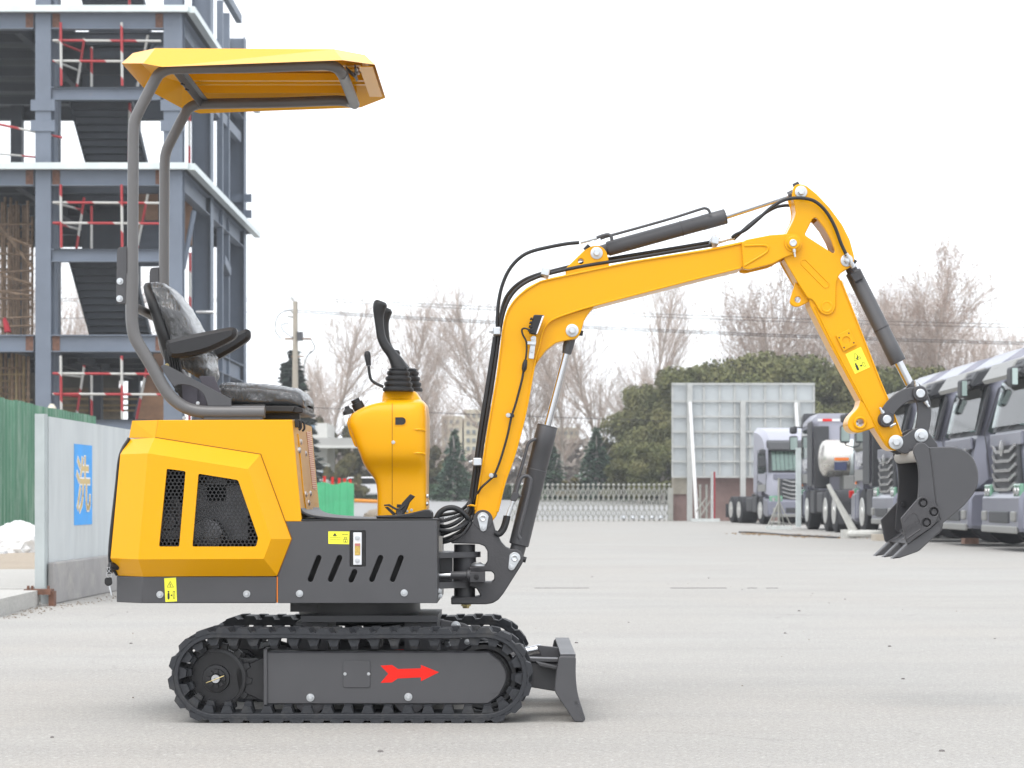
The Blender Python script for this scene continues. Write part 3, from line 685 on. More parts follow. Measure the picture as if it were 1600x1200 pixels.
def canopy():
    bm=bmesh.new(); V=lambda p:bm.verts.new(p)
    r=[V(W(*p)) for p in rim]; rf=[V(far(W(*p))) for p in rim]; t=[V(W(*p)) for p in top]; tf=[V(far(W(*p))) for p in top]
    def F_(*a): bm.faces.new(a)
    for R_,T_ in((r,t),(rf,tf)):
        F_(R_[0],R_[1],T_[1]); F_(R_[0],T_[1],T_[0]); F_(R_[1],R_[2],T_[1]); F_(R_[2],R_[3],T_[2],T_[1]); F_(R_[3],R_[4],T_[3],T_[2])
    F_(r[0],t[0],tf[0],rf[0]); F_(r[4],rf[4],tf[3],t[3])
    F_(t[0],t[1],tf[1],tf[0]); F_(t[1],t[2],tf[2],tf[1]); F_(t[2],t[3],tf[3],tf[2])
    bmesh.ops.recalc_face_normals(bm,faces=bm.faces)
    me=bpy.data.meshes.new('canopy_roof'); bm.to_mesh(me); bm.free(); me.materials.append(YEL)
    o=bpy.data.objects.new('canopy_roof',me); link(o,EX); return o
CR=canopy()
zr=W(400,76,7.47).z
for yo in(-.17,-.1,.1,.17):
    b=MB(); b.box(W(262,0,7.5).x,W(560,0,7.5).x,yo-.015,yo+.015,zr-.035,zr-.008); b.done('roof_rib',YEL,CR)
for yo in(-.26,.26):
    b=MB(); b.box(W(255,0,7.5).x,W(540,0,7.5).x,yo-.003,yo+.003,zr-.05,zr-.012); b.done('roof_flange',YEL,CR)
b=MB(); a=W(205,101,7.7); c=W(590,104,7.47)
b.box(c.x-.07,c.x-.02,-.28,.28,c.z+.005,c.z+.008); b.done('roof_return_flange',YEL,CR)
# ---- seat
def loft(sections,name,m,par,n=28,closed=True,sm=50,disp=0,seed=0,e=3.0,caps_=True):
    "sections: (center, xvec(half), yvec(half)); superellipse"
    vs=[];fs=[]
    for c,a,b_ in sections:
        for k in range(n):
            t=2*math.pi*k/n; ct,st=math.cos(t),math.sin(t); u=abs(ct)**(2/e)*(1 if ct>=0 else -1); v=abs(st)**(2/e)*(1 if st>=0 else -1)
            p=Vector(c)+Vector(a)*u+Vector(b_)*v
            if disp:
                q=p*13+Vector((seed,0,0)); q.z*=2.2; f=(noise.noise(q)+.5*noise.noise(q*2.3)); p+= (p-Vector(c)).normalized()*disp*f
            vs.append(p)
    L=len(sections)
    for i in range(L-1):
        for k in range(n): fs.append((i*n+k,i*n+(k+1)%n,(i+1)*n+(k+1)%n,(i+1)*n+k))
    if caps_: fs.append(tuple(range(n))[::-1]); fs.append(tuple((L-1)*n+k for k in range(n)))
    return MB().add(vs,fs).done(name,m,par,smooth=sm)
YSN=7.56; hw=.205
SEAT=slab('seat_pan',rc([(340,633),(414,631),(414,634),(462,634),(473,638),(473,645),(340,645)],2),7.56,8.0,BLK,EX,.003)
slab('seat_rail',[(345,645),(468,645),(468,655),(345,655)],7.62,7.66,BLK,EX,.002); slab('seat_rail',[(345,645),(468,645),(468,655),(345,655)],7.90,7.94,BLK,EX,.002)
slab('seat_skirt',rc([(413,634),(461,635),(458,644),(413,643)],3),7.545,7.565,BLK,EX,.003)
def cush(infl,name,m,par,disp=0,n=40):
    secs=[]
    xs=[(338,600,630,.8),(342,598,633,.93),(355,597.5,634,1),(380,598,635,1),(410,600,636,1),(440,604,637,1),(460,608,638,1),(468,612.5,639.5,.98),(472.5,618,639.8,.93),(475,625,638,.8),(475.6,630,634,.5)]
    xs2=[]
    for i in range(len(xs)-1):
        for k in range(5 if disp else 1):
            t=k/(5 if disp else 1); xs2.append(tuple(xs[i][j]*(1-t)+xs[i+1][j]*t for j in range(4)))
    xs2.append(xs[-1])
    for x,y0,y1,wd in xs2:
        c=W(x,(y0+y1)/2,YSN); c.y=0; h=(W(0,y0,YSN).z-W(0,y1,YSN).z)/2
        secs.append((c,Vector((0,hw*wd+infl,0)),Vector((0,0,h+infl))))
    return loft(secs,name,m,par,n=n*(2 if disp else 1),disp=disp,e=3.6,sm=70)
CU=cush(0,'seat_cushion',VIN,SEAT); cush(.008,'plastic_wrap',FILM,SEAT,disp=.008)
def back(infl,name,m,par,disp=0,shell=False):
    # rear edge and front edge of the backrest in px at the near side
    ed=[((256,560),(318,596)),((253,545),(322,576)),((246,520),(318,548)),((239,495),(306,520)),((231,470),(290,492)),((226,455),(278,470)),((224,446),(262,450)),((226,440),(250,440)),((230,437.5),(240,437))]
    wd=[.80,.90,1,1,.97,.9,.82,.72,.6]
    secs=[]
    m_=6 if disp else 2
    for i in range(len(ed)-1):
        for k in range(m_):
            t=k/m_; r=Vector(ed[i][0]).lerp(Vector(ed[i+1][0]),t); f=Vector(ed[i][1]).lerp(Vector(ed[i+1][1]),t); ww=wd[i]*(1-t)+wd[i+1]*t
            if shell: f=r.lerp(f,.3); r=r-Vector((4,0))
            else: r=r.lerp(f,.12)
            a=W(r.x,r.y,YSN+.02);c=W(f.x,f.y,YSN+.02); a.y=c.y=0
            d=(c-a)/2; secs.append(((a+c)/2,d+d.normalized()*infl,Vector((0,hw*ww+infl,0))))
    return loft(secs,name,m,par,n=72 if disp else 32,disp=disp,e=4.2,sm=70,seed=5)
BK=back(0,'backrest',VIN,SEAT); back(.007,'plastic_wrap',FILM,SEAT,disp=.009); back(.004,'backrest_shell',BLK,SEAT,shell=True)
# lower hinge brackets of the backrest
for Y in(YSN-.005,YSN+.42):
    slab('recliner_plate',rc([(256,545),(270,552),(284,580),(300,600),(330,622),(330,634),(290,634),(268,600),(258,570)],4),Y,Y+.012,BLK,EX,.002)
b=MB()
for k in range(5): b.tube([W(262+k*4,545+k*2,YSN-.01),W(270+k*4,590+k*1,YSN-.01)],.004,6)
b.done('recliner_spring',BLK,EX)
bolt(261,571,YSN-.03,3.4,EX,m=BRS)
# armrests
def arm(poly,y0,y1,name):
    b=MB(); o=slab(name,[tuple(p) for p in spl([(x,y,0) for x,y in poly],4,True)],y0,y1,VIN,SEAT,.014); return o
arm([(258,536),(262,531),(300,522),(345,513),(362,511),(369,515),(366,527),(350,537),(322,549),(290,556.5),(268,558),(262,552)],7.475,7.545,'armrest')
arm([(318,556),(324,547),(350,531),(378,515.5),(387,514.5),(390,519),(388,530),(372,542),(345,558),(331,565),(322,566)],8.0,8.06,'armrest')
# gusset and belt
slab('gusset_plate',[(250.5,573),(253,570.5),(257,569.7),(262,571),(350,617.5),(361,623.5),(361.5,634.5),(324.5,634.5),(323,628),(319,617),(314,611.5),(308,607.2),(297,602.3),(286,600.6),(278,601),(272,604.5),(264,594)],7.436,7.444,GRY,EX,.0015)
slab('gusset_plate',[(250.5,573),(253,570.5),(257,569.7),(262,571),(350,617.5),(361,623.5),(361.5,634.5),(324.5,634.5),(323,628),(319,617),(314,611.5),(308,607.2),(297,602.3),(286,600.6),(278,601),(272,604.5),(264,594)],8.116,8.124,GRY,EX,.0015)
slab('seat_belt',[(284,598),(309,602),(308,633),(286,634)],7.475,7.479,BLT,EX,0); slab('seat_belt',[(308,605),(322,612),(323,634),(309,634)],7.485,7.489,BLT,EX,0)
slab('seat_belt',[(311,589),(313,587.5),(333,587.5),(335,589),(347,618),(330,618),(318,606)],7.515,7.522,BLT,EX,.001)
bolt(278,609,7.47,5,EX,m=BLK); bolt(309,630,7.47,3,EX)
slab('tube_foot',[(318,652),(410,652),(410,656),(318,656)],7.43,7.46,GRY,EX,.001)
slab('tube_foot',[(312,652),(410,652),(410,656),(318,656)],8.10,8.13,GRY,EX,.001)
bolt(288,653,7.5,3,EX)
# ---- floor mat
mp=[(470,794),(474,799),(484,803.5),(500,806.5),(530,809),(570,810.5),(684,810.5)]
poly=[tuple(p) for p in spl([(x,y,0) for x,y in mp],4)]; low=[(684,813.5),(570,813.5),(530,812.5),(500,810.5),(483,807.5),(472,802),(468,796)]
slab('floor_mat',poly+low,YN+.005,YFA-.01,VIN,EX,.0015)
slab('mat_pad',rc([(588,806),(615,805),(640,802),(664,796),(671,796.5),(674.5,801),(675,810),(588,810)],[1,2,8,4,4,3,1,1],3),7.50,7.66,VIN,EX,.004)
# ---- console
def console():
    S_=[(623,606,655,.09),(625,601,659,.115),(627,596,662,.14),(630,580,664.5,.158),(634,568,665.5,.166),(640,556,666,.172),(646,547,666.5,.176),(653,543,667,.178),(660,541.5,667,.179),(668,543.5,667,.179),(680,548.5,667,.178),(692,553,667,.177),(702,557,667,.175),(710,560.5,666.5,.171),(716,562.5,666.5,.165),(722,565,666.5,.155),(728,568,667,.143),(734,572,667,.134),(741,578,667,.127),(748,583,667,.123),(757,586.5,667,.121),(770,588,667,.12),(785,588.2,667.5,.12),(806,588,668,.12)]
    secs=[]
    for y,xl,xr,h in S_:
        Y=CY-h; a=W(xl,y,Y);c=W(xr,y,Y); a.y=c.y=0; secs.append(((a+c)/2,(c-a)/2,Vector((0,h,0))))
    return loft(secs,'console_cover',YEL,EX,n=64,e=7,sm=40)
CO=console()
collar=[]
for y,xl,xr,h in((611,599,648,.075),(613,597,651,.08),(619,596,655,.085),(629,595,660,.1)):
    a=W(xl,y,CY-h);c=W(xr,y,CY-h);a.y=c.y=0;collar.append(((a+c)/2,(c-a)/2,Vector((0,h,0))))
# surface lookup so marks lie on the moulded cover
from mathutils.bvhtree import BVHTree
bvh=BVHTree.FromPolygons([v.co for v in CO.data.vertices],[tuple(p.vertices) for p in CO.data.polygons])
def hitY(px,py):
    o=Vector((0,0,H))-ORG; d=(W(px,py,7.6)-o).normalized(); h=bvh.ray_cast(o,d)
    return (h[0].y+ORG.y) if h[0] is not None else CY-.17
loft(collar,'lever_collar',YEL,CO,n=48,e=6,sm=40)
# tub of the boots extends to the far side too
b=MB(); pts=[W(612.8,y,hitY(612.8,y)-.0006) for y in range(630,804,4)]
b.tube(pts,S(.45,7.6),4); b.done('seam',mat('seam_dark',(.3,.13,.005),.5),CO)
Yh=hitY(625,658)
hole=[(616.5,651.2)]+[(x,y) for x,y in circ(628,658,7,8,-90,90,True)]+[(616.5,665)]
slab('service_hole',hole,Yh-.0015,Yh+.004,BLKG,CO,0)
slab('hole_lip',hole,Yh-.003,Yh+.002,YEL,CO,.0005,holes=[[(617.6,652.2)]+circ(628,658,6,8,-90,90,True)+[(617.6,664)]])
bolt(614.5,691,hitY(614.5,691),3,CO)
b=MB()
for y in(671,708):
    b.tube([W(x,y+(0 if x<660 else (x-660)*.6),hitY(x,y)-.001) for x in range(646,666,3)],[S(.8,7.6)]*2+[S(2.0,7.6)]*5,6)
b.done('moulded_rib',YEL,CO)
slab('instrument_panel',[tuple(p) for p in rc([(541,660),(543.5,651),(550,655),(556,690),(557,699),(553,697),(545,677)],2)],CY-.13,CY+.13,YEL,CO,.006,yref=CY-.16)
slab('pedal_slot',[(620,788),(632,788),(632,793),(620,793)],hitY(626,790)-.001,hitY(626,790)+.003,BLKG,CO,0)
for x,y in((667,775),(666.5,787)): MB().turn(W(x,y,CY-.10),(1,-.1,0),[(0,.008),(.006,.007),(.008,0)],10).done('side_screw',ZNC,CO)
# bellows and levers
def boot(cx,Y,dx=0,par=EX):
    prof=[(0,25)];y=0
    c=W(cx,612,Y)
    n_=4; z=0
    for k in range(n_):
        r=24.5-k*2.1
        prof+=[(z+.5,r-.8),(z+2.2,r),(z+5.5,r-.6),(z+6.6,r-3.6),(z+8.0,r-3.8)]; z+=8.6
    prof+=[(z,16.5),(z+2,13)]
    s_=S(1,Y)
    o=MB().turn(c,(.02,0,1),[(d*s_,r*s_) for d,r in prof[1:]],32).done('lever_boot',BLK,par,smooth=50); o.scale=(1,1,1); return o
def stick(dx,dy,Y,name='control_lever'):
    pts=[(626,579),(620,566),(612,553),(602,540),(596,527),(593.5,512),(592,495),(592.5,483),(594.5,475),(596,471)]
    rr=[13,11,8.2,7.4,7,6.8,7.8,10,10.8,8]
    P=[];Rr=[]
    sp_=spl([(x+dx,y+dy,r) for (x,y),r in zip(pts,rr)],5)
    P=[W(p.x,p.y,Y) for p in sp_]; Rr=[S(p.z,Y) for p in sp_]
    o=MB().tube(P,Rr,16).done(name,BLK,EX,smooth=50)
    return o
YL=7.70; YR=7.95
boot(622,YL); stick(0,0,YL)
boot(636,YR); 
st2=stick(8,10,YR)
MB().tube([W(620,574,7.83),W(620.5,560,7.83),W(619.5,551,7.83),W(620,547,7.83)],[S(3,7.8),S(4,7.8),S(5.5,7.8),S(4,7.8)],12,sub=3).done('small_lever',BLK,EX,smooth=50)
b=MB(); b.tube([W(599,604.5,7.66),W(588,599.5,7.66),W(580.5,594,7.66),W(577.5,585,7.66),W(576,572,7.66)],S(2.3,7.66),8,sub=4); LV=b.done('side_lever_rod',BLK,EX,smooth=60)
MB().tube([W(576,571.5,7.66),W(575.5,566,7.66),W(574,555,7.66),W(574,550.5,7.66),W(574,548.5,7.66)],[S(3.8,7.66),S(4.2,7.66),S(5.2,7.66),S(4.6,7.66),S(2,7.66)],14).done('knob',BLK,LV,smooth=60)
MB().tube([W(576,575,7.66),W(576,571,7.66)],S(2,7.66),8).done('lever_thread',ZNC,LV)
# starter key and cap
b=MB(); b.turn(W(545,647,7.66),(-.25,0,1),[(0,S(9,7.6)),(.012,S(8.5,7.6)),(.022,S(4,7.6)),(.03,S(3.4,7.6))],18); b.done('starter_switch',BLK,EX)
b=MB(); b.turn(W(561,637,7.7),(-.35,-.1,.7),[(-.01,S(9.5,7.6)),(.02,S(9.5,7.6)),(.021,S(7,7.6)),(.035,S(7,7.6))],14); b.done('tank_cap',BLK,EX)
MB().tube([W(546,648,7.64),W(547,655,7.64)],.002,6).done('key_blade',ZNC,EX)
# pedal
Yp=7.52
PD=slab('foot_pedal',[(628.8,785),(641,772),(643,773),(648.3,775.8),(640,785),(636,795),(630,806),(621,807),(618,802),(619,797),(624,793)],Yp,Yp+.03,BLK,EX,.003)
slab('pedal_arm',[(600,788.5),(608,787.5),(612,790),(619,794),(626,794),(632,789),(633,791),(627,797),(618,797),(611,793),(606,790.5),(600,791)],Yp-.004,Yp+.02,BLK,PD,.002)
slab('pedal_brace',[(601,792.5),(606,791.5),(619,803),(616,807)],Yp+.005,Yp+.015,BLK,PD,.001)
MB().turn(W(624,800.7,Yp-.002),(0,-1,0),[(0,S(4.6,Yp)),(.006,S(4.6,Yp)),(.006,S(3.6,Yp)),(.002,S(3.4,Yp)),(.002,0)],20).done('pedal_pivot',GRYM,PD)
bolt(643,797,7.6,2.4,EX); bolt(636,799,7.6,2.4,EX)
# ---- front swing post
for (y0,y1,nm) in((863,871.5,'slew_plate'),(909,919,'slew_plate')):
    b=MB(); x0=xa(684,7.68); x1=xa(749 if y0<900 else 736,7.68); z0,z1=za(y1,7.68),za(y0,7.68)
    cxx=xa(727,CY); r_=S(24,CY)
    P=[(x0,YY(7.62)),(xa(715,7.68),YY(7.68))]+[(cxx+r_*math.cos(t),r_*math.sin(t)) for t in [R(-80+20*k) for k in range(9)]]+[(xa(715,7.68),-YY(7.68)),(x0,-YY(7.62))]
    b.prism(P,z0,z1); b.done(nm,GRY,EX,smooth=30)
MB().turn((xa(726,CY),0,za(935,CY)),(0,0,1),[(0,S(16.5,CY)),(.205,S(16.5,CY))],32).done('swing_pin',GRY,EX)
MB().turn((xa(726,CY),0,za(912,CY)),(0,0,1),[(0,S(18,CY)),(.1,S(18,CY))],32).done('swing_tube',GRY,EX)
MB().box(xa(684,7.7),xa(706,7.7),-.05,.05,za(912,7.7),za(866,7.7)).done('post_web',GRY,EX)
YB0,YB1=7.705,7.855
hd=[(705,849),(705,841),(709,837),(718,835.5),(726,834),(741.5,810),(746,801.5),(754.5,798),(762.5,801.5),(769,812),(774,829),(783,847),(790,855),(797,858),(807,858),(814,862),(818,870),(817.5,878),(813,886),(787,927),(779,937),(770,942.5),(760,944.3),(705,944.5),(704.5,933.5),(745,933),(751,931),(745,920),(733,916.5),(733,886),(757,884),(761.5,877),(761.5,861),(757,853.5),(748,850)]
SB=slab('swing_bracket',[tuple(p) for p in rc(hd,1.5,2)],YB0,YB1,GRYM,EX,.004,holes=[rc([(757,893),(768,893),(772,897),(772,906),(768,910),(757,910)],1.5,2)])
MB().turn((xa(728,CY),0,za(944.5,CY)),(0,0,-1),[(0,.02),(.006,.02),(.006,.014),(.014,.013)],6).done('pin_nut',BRS,EX)
def keeper(x1,y1,x2,y2,r1,r2,Y,par):
    a=math.atan2(y2-y1,x2-x1); P=[(x1+r1*math.cos(a+t),y1+r1*math.sin(a+t)) for t in [R(100+16*k) for k in range(11)]]+[(x2+r2*math.cos(a+t),y2+r2*math.sin(a+t)) for t in [R(-90+20*k) for k in range(10)]]
    k=slab('pin_keeper',P,Y-.006,Y,ZNC,par,.0015)
    MB().turn(W(x1,y1,Y-.006),(0,-1,0),[(0,S(r1*.6,Y)),(.004,S(r1*.6,Y)),(.005,S(r1*.45,Y)),(.003,S(r1*.3,Y)),(.003,0)],20).done('pin_end',ZNC,k)
    bolt(x2,y2,Y-.006,r2*.75,k); return k
keeper(754.5,809.5,755.2,825,9.2,5.4,YB0,SB); keeper(804,872,799.2,886,9.2,5.4,YB0,SB)
slab('pin_bead',circ(754.5,812,15.5,24),YB0-.002,YB0+.002,GRYM,SB,.001)
MB().tube([W(812,872,YB0+.05),W(822,875,YB0+.05)],S(4.5,7.75),12).done('grease_bolt',BLK,SB)
# slew cylinder
YS=7.665
MB().tube([W(676,899,YS),W(706,899,YS)],S(4.6,YS),16).done('slew_cylinder_rod',CHR,EX,smooth=60)
MB().tube([W(704,899,YS),W(729,898.5,YS),W(730,898.5,YS),W(735,899,YS)],[S(6.2,YS),S(6.4,YS),S(8.5,YS),S(8.5,YS)],20).done('slew_cylinder_eye',GRY,EX,smooth=40)
sc_=slab('slew_clevis',rc([(733.5,893.5),(758,893.5),(758,910.5),(733.5,910.5)],2),YS-.02,YS+.03,GRYM,EX,.003); bolt(744.5,902,YS-.02,4.2,sc_,m=DARK)
MB().turn(W(746,884,YS),(0,0,1),[(0,S(12,YS)),(.006,S(12,YS)),(.008,S(8,YS)),(.014,S(5,YS))],20).done('clevis_washer',ZNC,EX)
bolt(686,924,7.56,4.5,EX); bolt(687,931,7.56,4.5,EX)
slab('side_bracket',[(684,838),(691,838),(691,862),(684,862)],7.6,7.64,DST,EX,.001)
# ---- boom
YO0,YO1=7.716,7.844
out=[(741.5,801),(746,774),(752,735.5),(763,663),(776,587),(784,523),(788,500),(793,485),(799.5,474),(809,462),(823,449.5),(838,441.5),(863,433.5),(985,408),(1107,388.5),(1161,377),(1204,370),(1228,368),(1238,371)]+[(1246,379)]+[(1241,391),(1226,399),(1207,407),(1169,416.5),(1161.6,417),(1072,441),(929,478),(884,492),(866,498.5),(856,505),(848,519),(843,541),(836,568),(822,643.7),(804.5,710),(788.7,754.5),(776,806)]+[(768,816),(754,820),(744,814)]
BM=slab('boom',[tuple(p) for p in rc(out,2.5,2)],YO0,YO1,YEL,EX,.003)
def ribbon(path,w,y0,y1,name,m,par,sub=5):
    P=spl([(x,y,0) for x,y in path],sub); L=[];Rr=[]
    for i,p in enumerate(P):
        d=(P[min(i+1,len(P)-1)]-P[max(i-1,0)]).normalized(); n_=Vector((-d.y,d.x,0)); L.append((p+n_*w/2)[:2]); Rr.append((p-n_*w/2)[:2])
    return slab(name,L+Rr[::-1],y0,y1,m,par,.0025)
ribbon([(742.5,797),(752.8,735.5),(764,663),(777,587),(785,523),(789.5,498),(797,479.5),(812,461),(838,443.5),(863,435.5),(985,410),(1107,390.5),(1158,380)],2.8,YO0-.007,YO1+.007,'boom_flange',YEL,BM)
ribbon([(777.5,800),(789,753.5),(804.5,708.5),(821.5,643),(835.5,567.5),(842.5,541),(847.5,519),(856,505),(866,498),(884,491),(929,477),(1072,439.5),(1158,418)],3.2,YO0-.007,YO1+.007,'boom_flange',YEL,BM)
# gusset with the cylinder pin
gs=[(842,541),(848,519),(856,505),(870,497),(900,487),(929,478.5),(920,488.5),(913,500),(909,515),(905,524),(898,530),(886,531.5),(868,536),(853,547.5),(841,563),(836,573)]
GS=slab('boom_gusset',[tuple(p) for p in rc(gs,3,2)],YO0+.012,YO1-.012,YEL,BM,.003)
def pin(x,y,Y,r,par,nut=True,ring=True):
    if ring: MB().turn(W(x,y,Y),(0,-1,0),[(0,S(r,Y)),(.004,S(r,Y)),(.005,S(r*.9,Y)),(.005,S(r*.72,Y)),(.008,S(r*.7,Y)),(.009,S(r*.5,Y))],28).done('pin_washer',ZNC,par)
    b=MB(); b.turn(W(x,y,Y-.005),(0,-1,0),[(0,S(r*.58,Y)),(.011,S(r*.58,Y)),(.013,S(r*.5,Y))],6,.4); b.turn(W(x,y,Y-.018),(0,-1,0),[(0,S(r*.36,Y)),(.004,S(r*.34,Y)),(.004,0)],16); b.done('pin_nut',ZNC,par)
pin(894,516.5,YO0+.012,10,BM)
MB().tube([W(900,519,CY-.03),W(911,521,CY-.03)],S(4.3,CY),10).done('grease_bolt',BLK,BM)
br=slab('cylinder_ear',[tuple(p) for p in rc([(884,430),(884,419),(913,391),(924,384.5),(934,383.2),(943,387),(948,394),(951.5,408),(951.5,418)],3,3)],YO0+.022,YO1-.022,YEL,BM,.003,holes=[circ(907.7,408.3,4.4,16)])
pin(932.2,395.6,YO0+.022,9.5,br); MB().tube([W(914,391,CY-.02),W(921,384,CY-.02)],S(4,CY),10).done('grease_bolt',BLK,br)
# fork
fk=slab('boom_fork',[tuple(p) for p in rc([(1159,379),(1166,374.5),(1204,367),(1232,365.3),(1243,366),(1251,373),(1253,382),(1249,392),(1240,397.5),(1226,402),(1207,412.5),(1170,421.5),(1161.5,420)],[2,2,5,5,6,8,8,8,6,6,6,3,2],3)],YO0-.018,YO0+.002,YEL,BM,.003)
slab('boom_fork',[tuple(p) for p in rc([(1159,379),(1166,374.5),(1204,367),(1232,365.3),(1243,366),(1251,373),(1253,382),(1249,392),(1240,397.5),(1226,402),(1207,412.5),(1170,421.5),(1161.5,420)],3,3)],YO1-.002,YO1+.018,YEL,BM,.003,yref=YO0)
b=MB(); b.tube([W(1163,384,YO0-.018),W(1190,383,YO0-.019),W(1199,385,YO0-.019),W(1199,392,YO0-.019),W(1190,399,YO0-.019),W(1163,415,YO0-.018)],.0045,8,sub=4); b.done('weld_bead',YEL,BM,smooth=60)
MB().turn(W(1239.2,379.5,YO0-.018),(0,-1,0),[(0,S(14,YO0)),(.006,S(13.6,YO0)),(.007,S(10.6,YO0)),(.016,S(10.2,YO0)),(.018,S(9.2,YO0))],32).done('pivot_boss',YEL,BM)
MB().turn(W(1239.2,379.5,YO0-.036),(0,-1,0),[(0,S(5.6,YO0)),(.003,S(5.6,YO0)),(.004,S(4.8,YO0)),(.003,S(1,YO0)),(.003,0)],20).done('pivot_pin',ZNC,BM)
b=MB(); b.turn(W(1240.5,389,YO0-.03),(.15,0,-1),[(0,.0065),(.012,.0065),(.013,.004),(.03,.004),(.031,.002)],8); b.done('grease_nipple',ZNC,BM)
b=MB()
for cx,cy in((757,735),(786,740),(763,775)): b.obox(W(cx,cy,YO0-.0),(.02,.002,.006),Matrix.Rotation(.8,3,'Y'))
b.done('weld_spot',YEL,BM)
slab('boom_foot',circ(755,811,14.5,24),YO0-.008,YO1+.008,YEL,BM,.004)
# ---- arm
AO=[(1240,292),(1244,288.5),(1250,287.3),(1260,290),(1276,303),(1296,324),(1316,351),(1328,375),(1335,401),(1334.5,410),(1328,418),(1316,424.5),(1310,432),(1306.5,443),(1306,480),(1302,488.5),(1294,492.8),(1285.5,490.5),(1279.5,485),(1274,474.5),(1268.5,467.5),(1262,466),(1246,441),(1225.5,406),(1225.5,372),(1240,344),(1243.5,333),(1241.5,318),(1237.5,306)]
AH=[(1257.8,366),(1269.5,342.5),(1272.5,340.2),(1276,341),(1288,356),(1298,374),(1304,390),(1304.5,394),(1301.5,395.8),(1260,369)]
AR=slab('dipper_arm',[tuple(p) for p in rc([(1300,425),(1312,434),(1340,504),(1374,589),(1389,625),(1411,682),(1412,693),(1406,702),(1396,705),(1386,700),(1365,668),(1343,624),(1300,545),(1266,478),(1262,460)],[0,3,3,3,3,8,6,6,6,5,3,3,3,3,0],3)],YO0+.006,YO1-.006,YEL,EX,.003)
AP=slab('arm_head_plate',[tuple(p) for p in rc(AO,3,2)],YO0-.004,YO0+.012,YEL,AR,.003,holes=[rc(AH,1.5,2)])
slab('arm_head_plate',[tuple(p) for p in rc(AO,3,2)],YO1-.012,YO1+.004,YEL,AR,.003,holes=[rc(AH,1.5,2)],yref=YO0)
# web strips between the head plates
ribbon([(1227,372),(1241,345),(1244.5,333),(1243,318),(1240,300)],3,YO0+.012,YO1-.012,'head_web',YEL,AR); ribbon([(1227,404),(1247,440),(1263,466)],3,YO0+.012,YO1-.012,'head_web',YEL,AR)
ribbon([(1262,294),(1277,306),(1294,325),(1314,352),(1326,376),(1333,400)],2.5,YO0+.012,YO1-.012,'head_web',YEL,AR)
ribbon([(1277.5,344),(1289,358),(1299,376),(1306,395)],2,YO0+.012,YO1-.012,'head_web',YEL,AR)
ribbon([(1273,478),(1306,545),(1348,624),(1371,669),(1388,697)],2.6,YO0+.0,YO1-.0,'arm_flange',YEL,AR); ribbon([(1314,438),(1340,504),(1373.5,590),(1388.5,626),(1409,679)],2.6,YO0+.0,YO1-.0,'arm_flange',YEL,AR)
# raised outline of the stiffening slot
cp=caps(1256.5,410.5,1290,444.5,5,8); b=MB(); b.tube([W(x,y,YO0-.004) for x,y in cp],.0026,8,closed=True); b.done('slot_bead',YEL,AR,smooth=60)
MB().turn(W(1292,479,YO0-.004),(0,-1,0),[(0,S(9.5,YO0)),(.002,S(9,YO0)),(.0025,S(7,YO0)),(.001,S(6,YO0)),(.001,0)],28).done('ring_boss',YEL,AR)
pin(1251.5,300,YO0-.004,9.6,AR); MB().tube([W(1240,291,CY-.02),W(1248,287,CY-.02)],S(4,CY),10).done('grease_bolt',BLK,AR)
slab('lug',[tuple(p) for p in rc([(1243,440),(1235.5,465),(1233.5,473),(1240,479.5),(1249,479.3),(1264,471.5),(1262,460)],[2,3,6,6,6,2,2],3)],YO0+.02,YO0+.036,YEL,AR,.003,holes=[circ(1246.6,468.2,4.8,16)])
lg2=slab('lug',[tuple(p) for p in rc([(1345,622),(1342.5,636),(1327.5,652),(1324,664),(1329.5,674),(1341,677),(1368,668),(1360,640)],[2,6,8,8,8,8,2,2],4)],YO0+.004,YO1-.004,YEL,AR,.004,holes=[circ(1343.8,660.6,6.2,20)],yref=YO0)
MB().plate(pp(circ(1343.8,660.6,10,28),YO0),YY(YO0-.006),YY(YO0+.003),.003,[pp(circ(1343.8,660.6,6.3,20),YO0)]).done('lug_ring',YEL,AR)
sqp=slab('hose_block_plate',rc([(1306,524),(1327,514),(1338.5,538),(1318,549)],1),YO0-.004,YO0+.006,YEL,AR,.0015,holes=[circ(1322.4,531.8,6,20)])
slab('plate_recess',circ(1322.4,531.8,6.2,20),YO0+.0005,YO0+.0055,YEL,AR,0)
for x,y in((1311.3,527.7),(1326.3,520.7),(1334,535.5),(1319,543)): slab('thread_hole',circ(x,y,1.3,8),YO0-.0046,YO0-.003,INK,sqp,0)
YA=YO0+.006
s=sticker('warning_sticker',[(1321,553.3),(1345,542),(1359.3,573.7),(1336,584.3)],YA,AR)
tri(s,1338.5,558.5,7.6,YA,.42,R(-24)); slab('pictogram',[(1339,555),(1342,559),(1340,559),(1341.5,562.5),(1336.5,560),(1339,559.3)],YA-.002,YA-.0008,INK,s,0)
slab('pictogram',caps(1338.3,571.5,1340.6,577,1.8),YA-.002,YA-.0008,INK,s,0); slab('pictogram',circ(1337,568.8,1.5,8),YA-.002,YA-.0008,INK,s,0)
slab('pictogram',[(1342.5,572),(1344,570.6),(1347.3,569.4),(1347,572.6)],YA-.002,YA-.0008,INK,s,0)
slab('pictogram',[(1347,566.5),(1350,565.3),(1353,572),(1350,573.5)],YA-.002,YA-.0008,INK,s,0,holes=[[(1347.6,566.8),(1349.8,565.9),(1352.4,571.8),(1350.2,572.9)]])
